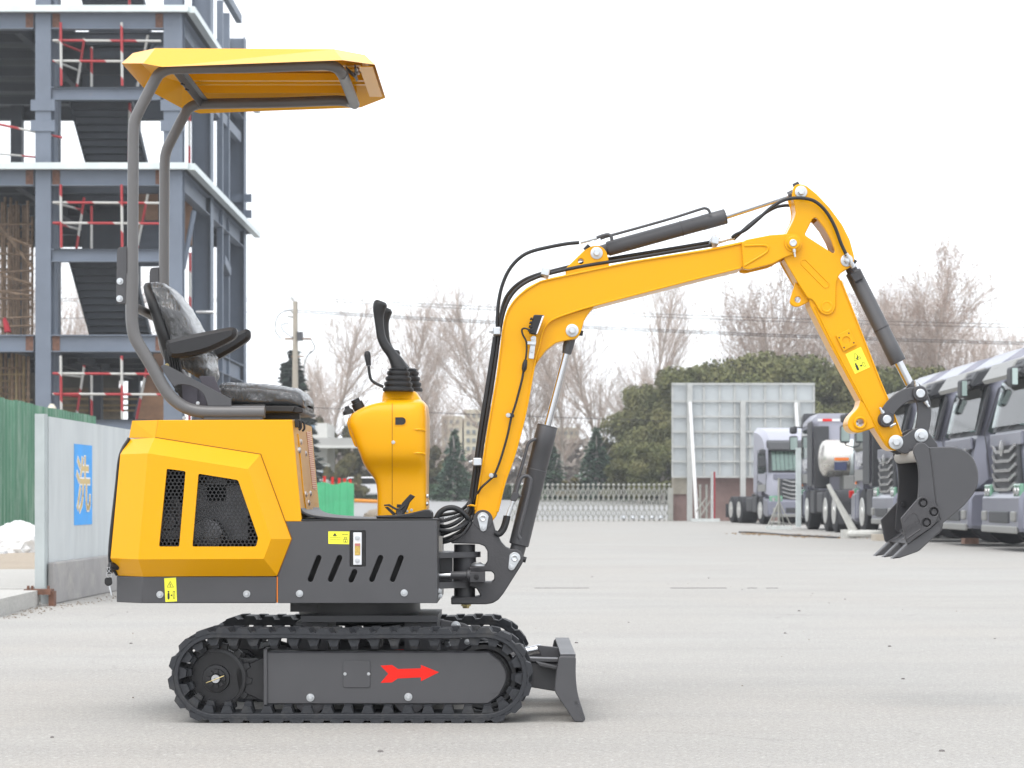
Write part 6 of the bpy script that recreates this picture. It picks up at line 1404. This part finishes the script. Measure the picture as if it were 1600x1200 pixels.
def truck(loc,th,label,back=False,low=False,chassis=True,letter=True,short=False,tank=False):
    T=empty('lorry',loc,label,'truck','heavy trucks parked at the right',rz=th)
    hr=2.95 if low else 3.5
    prof=[(.02,.95),(-.03,1.5),(.03,1.84),(.21,2.66),(.30,2.80)]+([(.6,2.9),(2.15,2.92)] if low else [(.42,3.02),(.8,3.28),(1.4,3.42),(2.15,hr)])+[(2.2,1.0),(1.62,.98),(1.5,1.2),(1.25,1.34),(.95,1.36),(.68,1.28),(.52,1.1),(.46,.95)]
    PT=TLAV2 if (low or back) else TLAV
    cab=xpl(prof,-1.2,1.2,.16).done('cab',PT,T,smooth=25)
    # windscreen in a black surround, slanting between z 1.86 and 2.62
    def sl(name,x0,x1,t0,t1,off,m,par,cut=.0):
        a=Vector((0,.035,1.85)); c=Vector((0,.205,2.645)); d=c-a; n_=Vector((0,-d.z,d.y)).normalized()
        p0=a+d*t0+n_*off; p1=a+d*t1+n_*off; q=[Vector((x0,p0.y,p0.z)),Vector((x1,p0.y,p0.z)),Vector((x1-cut,p1.y,p1.z)),Vector((x0+cut,p1.y,p1.z))]
        q2=[v+n_*.012 for v in q]; return MB().add(q+q2,[(0,1,2,3),(4,5,6,7),(0,1,5,4),(1,2,6,5),(2,3,7,6),(3,0,4,7)]).done(name,m,par,smooth=0)
    sl('screen_surround',-1.16,1.16,-.02,1.0,.004,TBLK,cab,.03)
    ws=sl('windscreen',-1.08,1.08,.06,.95,.06,GLASSW,cab,.05)
    for k in range(9 if not low else 3): sl('curtain',-1.02+k*.14,-.90+k*.14,.08,.93,.018+.012*(k%2),CURT,cab,.0)
    sl('dashboard_item',.55,.95,.06,.2,.02,mat('pale_cyan_paper',(.3,.45,.43),.6) if 'pale_cyan_paper' not in bpy.data.materials else bpy.data.materials['pale_cyan_paper'],cab,.05)
    for x in(-.5,.25): 
        b=MB(); b.tube([(x-.3,-.01,1.87),(x+.25,.01,1.98)],.012,6); b.done('wiper',TBLK,cab)
    # visor
    o=xpl([(-.12,2.60),(-.16,2.66),(.0,2.90),(.30,2.99),(.32,2.80),(.22,2.70)],-1.17,(.45 if not(low or back) else 1.17),.03).done('sun_visor',TGR if not(low or back) else TBLK,cab,smooth=20)
    if not(low or back): xpl([(-.10,2.60),(-.14,2.66),(.0,2.88),(.28,2.96),(.30,2.80),(.22,2.70)],.47,1.17,.03).done('sun_visor',TBLK,cab,smooth=20)
    if not low:
        rbox('visor_lamp',-.9,-.55,-.05,.12,2.72,2.84,TBLK,o,.02); rbox('visor_lamp',.55,.9,-.05,.12,2.72,2.84,TBLK,o,.02)
    else:
        for x in(-.35,.35): rbox('marker_lamp',x-.07,x+.07,.5,.56,2.84,2.9,AMB,cab,.01)
    # nose panel and grille
    rbox('badge_panel',-1.0,1.0,-.075,-.02,1.6,1.8,TLAV,cab,.02); 
    g=rbox('grille',-.82,.82,-.07,.02,.85,1.62,TBLK,cab,.03)
    for k in range(5):
        z=.93+k*.145; wv=.74-.02*abs(k-2)
        b=MB(); pts=[(-wv,-.09,z+.09),(-wv*.62,-.11,z),(wv*.62,-.11,z),(wv,-.09,z+.09)]
        for a,c in zip(pts[:-1],pts[1:]): b.bar(a,c,.03,.05,(0,0,1))
        b.done('grille_bar',CHRB,g,smooth=0)
    MB().turn((0,-.13,1.56),(0,-1,0),[(0,.12),(.01,.12),(.02,.09),(.02,.0)],20).done('emblem',CHRB,g)
    # bumper
    bp=xpl([(-.12,.30),(-.16,.36),(-.15,.80),(-.08,.90),(.42,.92),(.42,.36),(.36,.28)],-1.22,1.22,.05).done('bumper',TLAV,T,smooth=25)
    rbox('bumper_intake',-.62,.62,-.185,-.14,.42,.60,TBLK,bp,.02); rbox('bumper_lower',-1.1,1.1,-.19,-.14,.27,.38,TGR,bp,.02)
    for s in(-1,1):
        a,c=sorted((s*.72,s*1.16)); h=rbox('headlight',a,c,-.13,-.06,.76,1.02,HLG,T,.03)
        for k in range(2): MB().turn((s*(.84+k*.18),-.13,.9),(0,-1,0),[(0,.065),(.015,.06),(.0151,.04),(.0,.0)],14).done('lamp',CHRB,h)
        rbox('fog_lamp',s*.93-.12,s*.93+.12,-.2,-.14,.45,.6,TGR,bp,.02)
        # door glass, door seam, handle, mirror, step
        P=[(.16,1.88),(.36,2.52),(1.30,2.56),(1.32,1.82),(.5,1.80)]
        b=MB().plate(P,min(s*1.2,s*1.212),max(s*1.2,s*1.212),.0); b.v=[Vector((v.y,v.x,v.z)) for v in b.v]; b.done('side_window',GLASSD,cab,smooth=0)
        b=MB()
        for (y0,z0),(y1,z1) in(((.1,1.82),(.34,2.6)),((.34,2.6),(1.4,2.64)),((1.4,2.64),(1.42,1.0)),((.12,1.8),(.2,1.15))): b.bar((s*1.203,y0,z0),(s*1.203,y1,z1),.012,.02,(1,0,0))
        b.done('door_seal',TBLK,cab)
        rbox('door_handle',s*1.215-.012,s*1.215+.012,1.15,1.34,1.5,1.55,TBLK,cab,.005)
        rbox('door_side_panel',s*1.204-.006,s*1.204+.006,.25,1.38,1.18,1.42,TGR,cab,.0)
        x=s*1.38
        if low or back:
            mi=rbox('mirror',x-.11,x+.11,-.08,.06,2.02,2.42,TBLK,cab,.05); rbox('mirror_glass',x-.09,x+.09,.061,.066,2.06,2.38,GLASS,mi,.0)
            rbox('small_mirror',x-.1,x+.1,-.1,.04,2.47,2.66,TBLK,cab,.06)
            b=MB(); b.tube([(s*1.2,.25,2.62),(s*1.36,.0,2.66),(s*1.38,0,2.5)],.02,6); b.tube([(s*1.2,.2,1.92),(s*1.36,.0,1.96),(s*1.38,0,2.05)],.018,6); b.done('mirror_arm',TBLK,cab)
        if s==1 and not low:
            b=MB(); b.tube([(1.05,.3,2.72),(1.14,-.14,2.74),(1.16,-.22,2.68)],.022,8); b.done('front_mirror_arm',TBLK,cab)
            rbox('front_mirror',1.0,1.3,-.30,-.19,2.44,2.74,TBLK,cab,.05); rbox('front_mirror_glass',1.302,1.306,-.28,-.2,2.47,2.71,GLASS,cab,0)
            MB().bar((1.14,-.0,1.84),(1.14,.19,2.62),.14,.05,(0,1,0)).done('a_pillar_cover',TBLK,cab,smooth=0)
        rbox('step_box',min(s*.95,s*1.2),max(s*.95,s*1.2),.4,.62,.35,.98,TLAV,T,.03)
        wheel('front_wheel',s*1.18,1.1,T,side=s)
        rbox('mud_guard',min(s*.85,s*1.19),max(s*.85,s*1.19),1.66,2.3,.42,1.0,TBLK,T,.04)
        if low: 
            b=MB().plate([(1.42,1.1),(1.42,2.6),(1.5,2.7),(2.2,2.72),(2.21,1.1)],min(s*1.205,s*1.23),max(s*1.205,s*1.23),.005); b.v=[Vector((v.y,v.x,v.z)) for v in b.v]; b.done('side_fairing',TBLK,cab,smooth=0)
            rbox('corner_fairing',min(s*.80,s*1.18),max(s*.80,s*1.18),2.205,2.26,1.05,2.6,TBLK,cab,.03)
            rbox('marker_lamp',s*1.205-.012,s*1.205+.012,.35,.45,1.1,1.16,AMB,cab,.0)
            M_=Matrix.Translation((s*1.216,.85,1.62))@Matrix.Rotation(R(90 if s>0 else -90),4,'Z')@Matrix.Rotation(R(90),4,'X'); text('MAX',.42,WHT,cab,'lettering',M_,.002)
    if low:
        # back wall of the cab
        rbox('rear_window',-.42,.42,2.2,2.215,1.7,2.15,GLASSD,cab,.0) ; rbox('wall_rib',-.02,.02,2.2,2.225,1.1,2.7,TLAV,cab,.0)
        for k in range(9):
            rbox('reflective_strip',-1.08+k*.24,-.96+k*.24,2.205,2.212,2.72,2.78,(WHT if k%2 else RED),cab,0); rbox('reflective_strip',-.96+k*.24,-.84+k*.24,2.205,2.212,2.72,2.78,(RED if k%2 else WHT),cab,0)
    Lc=6.4 if not short else 2.6
    if chassis:
        rbox('chassis_rail',-.45,-.35,1.5,Lc,.7,.98,TBLK,T,0); rbox('chassis_rail',.35,.45,1.5,Lc,.7,.98,TBLK,T,0)
        if not short:
            for s in(-1,1):
                for y in(4.3,5.6): wheel('rear_wheel',s*1.2,y,T,side=s,dual=True)
                rbox('battery_box',min(s*.6,s*1.15),max(s*.6,s*1.15),2.5,3.4,.45,.95,TBLK,T,.04)
            for y in(4.3,5.6): MB().tube([(-1,y,.5),(1,y,.5)],.12,10).done('axle',TBLK,T)
            rbox('fifth_wheel',-.5,.5,4.4,5.5,1.0,1.1,GRYM,T,.05)
            rbox('tail_frame',-.9,.9,6.35,6.45,.75,1.0,TGR,T,.02)
            for s in(-1,1):
                rbox('tail_lamp',s*.75-.25,s*.75+.25,6.45,6.5,.80,.97,TAIL,T,.02)
                f=rbox('mud_flap',s*.9-.32,s*.9+.32,6.4,6.42,.2,.72,TBLK,T,0)
                M_=Matrix.Translation((s*.9,6.424,.36))@Matrix.Rotation(R(180),4,'Z')@Matrix.Rotation(R(90),4,'X'); text('DWC',.16,WHT,f,'lettering',M_,.001)
    if tank:
        t=MB().turn((1.05,2.95,1.78),(-1,0,0),[(-.12,.0),(-.11,.16),(-.08,.3),(-.02,.42),(.05,.46),(2.0,.46),(2.1,.36),(2.14,.0)],36).done('gas_tank',mat('tank_stainless',(.62,.6,.56),.25,metal=.75,var=.05,vscale=3),T,smooth=40)
        MB().turn((.45,2.95,1.78),(-1,0,0),[(0,.468),(0,.475),(.12,.475),(.12,.468)],36).done('tank_strap',DECKE,t,smooth=40)
        b=MB(); 
        for k in range(3):
            a0,a1=R(-2+k*3-6),R(-2+(k+1)*3-6); b.add([(x,2.95+.464*math.cos(a),1.78+.464*math.sin(a)) for x,a in((.85,a0),(.5,a0),(.5,a1),(.85,a1))],[(0,1,2,3)]); b.add([(x,2.95+.464*math.cos(a),1.78+.464*math.sin(a)) for x,a in((.3,a0),(-.6,a0),(-.6,a1),(.3,a1))],[(0,1,2,3)])
        b.done('orange_stripe',mat('stripe_orange',(.8,.2,.03),.4),t,smooth=0)
        rbox('tank_label',.55,.85,3.39,3.405,1.48,1.68,mat('label_navy',(.05,.06,.12),.4),t,0)
        rbox('tank_cradle',-.2,.6,2.6,3.3,1.0,1.36,TGR,T,.03)
    return T
for yc,lab_ in((31.35,'rightmost silver lavender truck, cut off by the right edge of the photo'),(34.7,'silver lavender truck second from the right, seen right of the bucket'),(38.0,'silver lavender truck whose front is mostly hidden behind the bucket linkage'),(41.3,'silver lavender truck whose chrome grille shows just left of the bucket')):
    truck((7.62,yc,0),R(-90),lab_,short=True)
tA=truck((8.75,61.5,0),R(6),'farthest truck, facing the camera in front of the billboard',back=True); tA.scale=(.92,.92,.85)
truck((8.72,53.4,0),R(180),'truck seen from behind with a shiny steel gas tank behind its cab',low=True,tank=True)
truck((8.76,45.4,0),R(180),'dark sided truck cab between the steel tank and the bucket',low=True,short=True)
o=MB().box(bx(1244,53),bx(1251,53),52.9,53.1,.05,bz(700,53)).done('white_banner_post',DECKE,label='slim pale upright post beside the mirror of the tank truck',cat='post',smooth=0)
# ------------------------------------------------------------ vegetation
BARK=mat('bark_pale',(.42,.38,.35),.9,var=.2,vscale=3); TWIG=mat('twig_brown',(.45,.37,.32),.9,var=.2,vscale=2); DLEAF=mat('brown_leaf',(.42,.29,.23),.8,var=.3,vscale=1)
def leafmat(name,c,v=.35,c2=None):
    m=mat(name,c,.75,var=v,vscale=.9,spec=.2,col2=c2,c2scale=.45,c2=(.42,.62)); return m
EVG=leafmat('evergreen_leaf',(.105,.118,.045),.4,(.175,.165,.07)); CON=leafmat('spruce_needle',(.065,.115,.08),.3,(.10,.145,.09)); HDG=leafmat('hedge_leaf',(.065,.10,.055)); OLV=leafmat('shrub_leaf',(.10,.10,.045),.3,(.14,.11,.05)); DKC=leafmat('dark_cypress',(.022,.04,.028))
def fastmesh(name,V,Fc,m):
    me=bpy.data.meshes.new(name); me.from_pydata(V,[],Fc); me.materials.append(m); return me
def addtube(V,Fc,p,q,r0,r1,n=3):
    d=(q-p).normalized(); a=d.orthogonal().normalized(); b=d.cross(a); k=len(V)
    for c,r in((p,r0),(q,r1)):
        for j in range(n):
            t=2*math.pi*j/n; V.append(tuple(c+(a*math.cos(t)+b*math.sin(t))*r))
    for j in range(n): Fc.append((k+j,k+(j+1)%n,k+n+(j+1)%n,k+n+j))
def bare(seed,h,spread=.32,leaves=0,depth=4,multi=1):
    rn=random.Random(seed); V=[];Fc=[];V2=[];F2=[];tips=[];VT=[];FT=[]
    def grow(p,d,L,r,lev):
        n=max(2,int(L/.9)) if lev<2 else 2; step=L/n
        for i in range(n):
            d=(d+Vector((rn.gauss(0,.07),rn.gauss(0,.07),.05 if lev else 0))).normalized()
            q=p+d*step; r1=r*(1-.75/n*(1 if lev else .8)); 
            if lev==0: addtube(VT,FT,p,q,r,r1,7)
            else: addtube(V,Fc,p,q,max(r,.0075),max(r1,.0045),4 if lev<2 else 3)
            if lev<depth:
                cnt={0:3,1:2,2:2,3:2}[lev] if not(lev==0 and i<n*.16) else 0
                for c in range(cnt):
                    az=rn.uniform(0,6.283); el=rn.uniform(.3,.95) if lev==0 else rn.uniform(.3,.9)
                    s=d.orthogonal().normalized(); s.rotate(Matrix.Rotation(az,3,d)); nd=(d*math.cos(el)+s*math.sin(el)+Vector((0,0,.25))).normalized()
                    frac=(1-(i/n)) if lev==0 else 1-.4*i/n
                    grow(p+(q-p)*rn.random(),nd,(h*spread*(.25+.95*math.sin(3.1*(1-frac)**.8*.86+.32)) if lev==0 else L*rn.uniform(.35,.6)),(r1*.42 if lev==0 else r1*.6),lev+1)
            else: tips.append(q)
            p,r=q,r1
    for k in range(multi):
        grow(Vector((0,0,0)),Vector((rn.gauss(0,.05)*(multi>1)*2,rn.gauss(0,.05)*(multi>1),1)).normalized(),h*(.96 if k==0 else .8),h*.0105,0)
    for t in (rn.sample(tips,min(leaves,len(tips))) if leaves else []):
        for j in range(3):
            c=t+Vector((rn.gauss(0,.15),rn.gauss(0,.15),rn.gauss(0,.15))); a=Vector((rn.gauss(0,1),rn.gauss(0,1),rn.gauss(0,1))).normalized()*.04; b=a.orthogonal().normalized()*.035; kk=len(V2)
            V2+= [tuple(c-a-b),tuple(c+a-b),tuple(c+a+b),tuple(c-a+b)]; F2.append((kk,kk+1,kk+2,kk+3))
    return (fastmesh('branches',V,Fc,TWIG),fastmesh('trunk',VT,FT,BARK),fastmesh('leaves',V2,F2,DLEAF) if V2 else None)
BV=[bare(11,14,.30),bare(12,14,.27,multi=1),bare(13,14,.34,multi=1),bare(14,13,.30,leaves=900,multi=2),bare(15,13,.32,leaves=800,multi=2)]
print('TW',[len(b[0].vertices) for b in BV])
def tree(kind,parts,loc,s,rz,label,cat,group):
    t=empty(kind,loc,label,cat,group,rz=rz); t.scale=(s[0],s[0],s[1])
    for nm,me in parts:
        if me: link(bpy.data.objects.new(nm,me),t)
    return t
tn=random.Random(9)
def bt(px,ytop,D,v,w_,label):
    zb=.75 if D>130 else .3; z=bz(ytop,D); hv=(z-zb)/(14 if v<3 else 13)
    b_,t_,l_=BV[v]; tree('bare_tree',(('crown',b_),('trunk',t_),('dead_leaves',l_)),(bx(px,D),D,zb),(hv*w_,hv),tn.uniform(0,6),label,'tree','leafless trees behind the yard')
for a in((515,495,150,0,1.15,'leafless tree between the electricity pole and the levers'),(478,590,158,2,1.0,'low bare tree just right of the electricity pole'),(645,485,150,1,1.15,'tall bare tree right behind the joysticks'),(768,465,148,0,1.1,'tall bare tree behind the lower boom hoses'),(830,560,160,2,1.15,'bare tree behind the boom cylinder'),(880,540,160,1,1.2,'bare tree seen through the chrome boom rod'),(935,510,150,0,1.1,'slim bare tree left of the tall one under the boom'),(1026,450,148,1,.95,'tallest bare tree under the middle of the boom'),(985,590,158,2,1.1,'bare tree standing above the dark evergreen edge'),(1205,425,132,3,1,'brown leaved tree left of the dipper arm'),(1265,470,140,4,1,'brown leaved tree directly behind the dipper arm'),(1385,455,138,4,.85,'brown leaved tree behind the bucket cylinder'),(1458,412,132,3,1.0,'large brown leaved tree above the right hand trucks'),(1555,505,145,4,.9,'brown leaved tree at the far right behind the trucks'),(1620,520,150,1,1,'bare tree at the right edge of the photo'),(15,420,120,2,1.1,'bare tree seen through the scaffolding in the left bay'),(100,440,120,4,.9,'bare tree seen through the triangular gap beside the stairs'),(672,610,172,2,1.5,'low bare tree between console and hedge conifer')): bt(*a)
def clump(seed,lobes,n,size,m,flat=.8,name='crown'):
    "leaf quads on and inside a set of lobes"
    rn=random.Random(seed); V=[];Fc=[]; tot=sum(l[3]*l[4] for l in lobes)
    for lx,ly,lz,rx,rz in lobes:
        k=int(n*rx*rz/tot)
        for i in range(k):
            d=Vector((rn.gauss(0,1),rn.gauss(0,1),rn.gauss(0,1))).normalized(); rr=rn.random()**.28*(1+.16*noise.noise(d*3.1+Vector((seed,lx,0))) )
            c=Vector((lx+d.x*rx*rr,ly+d.y*rx*rr*flat,lz+d.z*rz*rr)); s=size*rn.uniform(.6,1.3)
            nn=(d+Vector((rn.gauss(0,.6),rn.gauss(0,.6),rn.gauss(0,.6)))).normalized(); a=nn.orthogonal().normalized(); a.rotate(Matrix.Rotation(rn.uniform(0,6.28),3,nn)); b=nn.cross(a); kk=len(V)
            V+=[tuple(c-a*s*.5),tuple(c-b*s*.28+a*s*.05),tuple(c+a*s*.55),tuple(c+b*s*.3)]; Fc.append((kk,kk+1,kk+2,kk+3))
    return fastmesh(name,V,Fc,m)
def lobes(seed,R_,Hh,n):
    rn=random.Random(seed); L=[]
    for i in range(n):
        a=rn.uniform(0,6.283); t=rn.random(); r=R_*math.sqrt(rn.random())*.75*math.sqrt(max(.1,1-(t*.8)**2)); L.append((r*math.cos(a),r*math.sin(a)*.8,Hh*(.14+.74*t),R_*rn.uniform(.14,.32),Hh*rn.uniform(.06,.14)))
    return L
def trunkmesh(h,r,m=BARK):
    V=[];Fc=[]; addtube(V,Fc,Vector((0,0,0)),Vector((0,0,h)),r,r*.6,8)
    for k in range(6): a=k*1.1; addtube(V,Fc,Vector((0,0,h*(.5+.07*k))),Vector((math.cos(a)*h*.25,math.sin(a)*h*.2,h*(.9+.05*k))),r*.4,r*.15,5)
    return fastmesh('trunk',V,Fc,m)
EV=[clump(s,lobes(s,3.7,7.3,46),26000,.22,EVG) for s in(1,2,3)]; ET=trunkmesh(4,.2)
for i,(px,yt,D,w_) in enumerate(((985,640,128,.55),(1022,598,126,.75),(1068,566,122,.85),(1120,552,124,.9),(1172,560,120,.85),(1225,540,122,1.0),(1282,548,120,.9),(1330,566,122,.85),(1385,566,120,.8),(1432,566,122,.9),(1500,575,118,.9),(1000,690,118,.6),(1100,640,116,.8),(1290,640,116,.85),(1350,640,115,.8),(1560,585,118,.8),(1035,690,115,.6))):
    zb=.5; hv=(bz(yt-9,D)-zb)/7.4
    tree('evergreen_tree',(('crown',EV[i%3]),('trunk',ET)),(bx(px,D),D,zb),(max(hv*.9,w_*1.15),hv),tn.uniform(-.4,.4)+ (3.14 if i%2 else 0),['dusky green broadleaf tree, low at the left end of the evergreen bank','dusky green broadleaf tree on the left shoulder of the evergreen bank','rounded evergreen tree at the upper left of the billboard','evergreen tree above the left half of the billboard','evergreen tree above the billboard post in the middle','tallest evergreen tree, above the right half of the billboard','evergreen tree just left of the dipper arm','evergreen tree directly behind the dipper arm','evergreen tree behind the bucket cylinder barrel','evergreen tree below the large brown leaved tree','small evergreen tree behind the truck roofs','low evergreen left of the gate wall','evergreen bough mass behind the billboard panels','evergreen mass at the right edge of the billboard','evergreen mass above the tank truck','evergreen tree behind the rightmost trucks','low evergreen touching the left edge of the billboard'][i],'tree','evergreen trees behind the billboard')
def conifer(seed,h,r,n,m,size=.3):
    rn=random.Random(seed); V=[];Fc=[]
    tiers=17
    for i in range(tiers):
        t=i/(tiers-1); z=h*(.05+.93*t); rad=r*(1-t)**.85*rn.uniform(.8,1.1)+.1; nb=int(14*(1-t)+5)
        for b_ in range(nb):
            a=rn.uniform(0,6.283); L=rad*rn.uniform(.75,1.08)
            for k in range(int(n/tiers/nb*(L/r+.4))):
                f=rn.random()**.7; c=Vector((math.cos(a)*L*f,math.sin(a)*L*f,z-.10*h*f*f*.8+.05*L*f+rn.gauss(0,.05)))+Vector((rn.gauss(0,.09),rn.gauss(0,.09),0))
                s=size*rn.uniform(.6,1.2); d=Vector((math.cos(a)+rn.gauss(0,.4),math.sin(a)+rn.gauss(0,.4),-.1+rn.gauss(0,.25))).normalized(); w_=d.cross(Vector((rn.gauss(0,.5),rn.gauss(0,.5),1))).normalized()*s*.22; kk=len(V)
                V+=[tuple(c-d*s*.5),tuple(c-w_),tuple(c+d*s*.5),tuple(c+w_)]; Fc.append((kk,kk+1,kk+2,kk+3))
    return fastmesh('crown',V,Fc,m)
CV=[conifer(1,5,1.9,9000,CON),conifer(2,5,2.1,9000,CON)]
for i,(px,yt,D,ws,lb) in enumerate(((710,672,127,1,'bluish conifer between the console and the boom hoses'),(862,690,126,1,'conifer half hidden behind the boom cylinder'),(932,668,127,1.1,'bluish conifer right of the boom cylinder above the gate'),(1003,705,124,1.0,'small conifer above the right end of the gate'),(600,730,130,1,'small conifer behind the yellow console'))):
    zb=.6; hv=(bz(yt,D)-zb)/5.0; tree('conifer_tree',(('crown',CV[i%2]),('trunk',ET)),(bx(px,D),D,zb),(hv*ws*.95,hv),tn.uniform(0,6),lb,'tree','conifers behind the hedge')
cy=conifer(5,10,2.2,12000,DKC,.5)
tree('cypress_tree',(('crown',cy),('trunk',ET)),(bx(458,125),125,.6),(1.15,(bz(545,125)-.6)/10),1,'dark narrow conifer right behind the electricity pole','tree',None)
tree('cypress_tree',(('crown',cy),('trunk',ET)),(bx(445,128),128,.6),(.8,(bz(565,128)-.6)/10),2,'shorter dark conifer left of the electricity pole','tree',None)
SH=clump(21,lobes(21,1.6,2.4,14),5000,.24,OLV)
for i,(px,yt,D,s,lb) in enumerate(((536,700,122,1.0,'rounded olive shrub between the hood and the console'),(498,640,150,1.6,'brownish shrub above the gatehouse'),(560,650,150,1.6,'brownish shrub right of the gatehouse roof'),(470,680,145,1.4,'brownish shrub behind the seat base'),(965,738,122,.8,'small yellowish shrub above the gate'),(890,742,122,.7,'small yellowish shrub behind the gate middle'),(1030,700,120,.9,'thin shrub beside the stone wall end'),(625,690,150,1.5,'brownish shrub behind the control console'),(690,690,150,1.6,'brownish shrub just right of the console'))):
    zb=.6; hv=(bz(yt,D)-zb)/2.5; tree('shrub',(('crown',SH),),(bx(px,D),D,zb),(s,hv),i,lb,'shrub','shrubs in front of the trees')
# clipped hedge
rn=random.Random(5); V=[];Fc=[]
x0,x1=bx(380,133),bx(1052,133)
for i in range(30000):
    x=rn.uniform(x0,x1); f=rn.random(); y=133+(-.6 if f<.55 else rn.uniform(-.6,.6)); z=.68+(rn.uniform(0,.86) if f<.55 else .86)+rn.gauss(0,.03)
    s=rn.uniform(.08,.18); a=Vector((rn.gauss(0,1),rn.gauss(0,1),rn.gauss(0,1))).normalized()*s; b=a.orthogonal().normalized()*s*.6; c=Vector((x,y,z)); kk=len(V); V+=[tuple(c-a),tuple(c-b),tuple(c+a),tuple(c+b)]; Fc.append((kk,kk+1,kk+2,kk+3))
hd_=empty('clipped_hedge',(0,0,0),'long low clipped hedge along the far side of the road','hedge'); link(bpy.data.objects.new('leaves',fastmesh('leaves',V,Fc,HDG)),hd_)
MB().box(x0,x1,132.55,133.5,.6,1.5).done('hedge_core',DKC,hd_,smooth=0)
# far wood that reads as one mass
V=[];Fc=[]
for i in range(26000):
    x=rn.uniform(bx(-300,190),bx(2000,190)); top=4.6+1.6*noise.noise(Vector((x*.12,0,0)))+.9*noise.noise(Vector((x*.5,3,0))); z=1+rn.random()**.8*top; y=190+rn.uniform(-3,3)
    s=rn.uniform(.2,.5); a=Vector((rn.gauss(0,1),rn.gauss(0,1),rn.gauss(0,1))).normalized()*s; b=a.orthogonal().normalized()*s*.6; c=Vector((x,y,z)); kk=len(V); V+=[tuple(c-a),tuple(c-b),tuple(c+a),tuple(c+b)]; Fc.append((kk,kk+1,kk+2,kk+3))
o=link(bpy.data.objects.new('distant_wood',fastmesh('distant_wood',V,Fc,leafmat('far_thicket',(.26,.22,.19))))); tag(o,kind='stuff')
# thin air haze
HZM=bpy.data.materials.new('haze'); HZM.use_nodes=True; n=HZM.node_tree; n.nodes.clear(); oo=n.nodes.new('ShaderNodeOutputMaterial'); pv=n.nodes.new('ShaderNodeVolumePrincipled'); pv.inputs['Color'].default_value=(.93,.95,.97,1); pv.inputs['Density'].default_value=.0008; pv.inputs['Anisotropy'].default_value=.2; n.links.new(pv.outputs[0],oo.inputs['Volume'])
MB().box(-280,280,-30,300,-1,30).done('haze',HZM,kind='stuff',smooth=0)
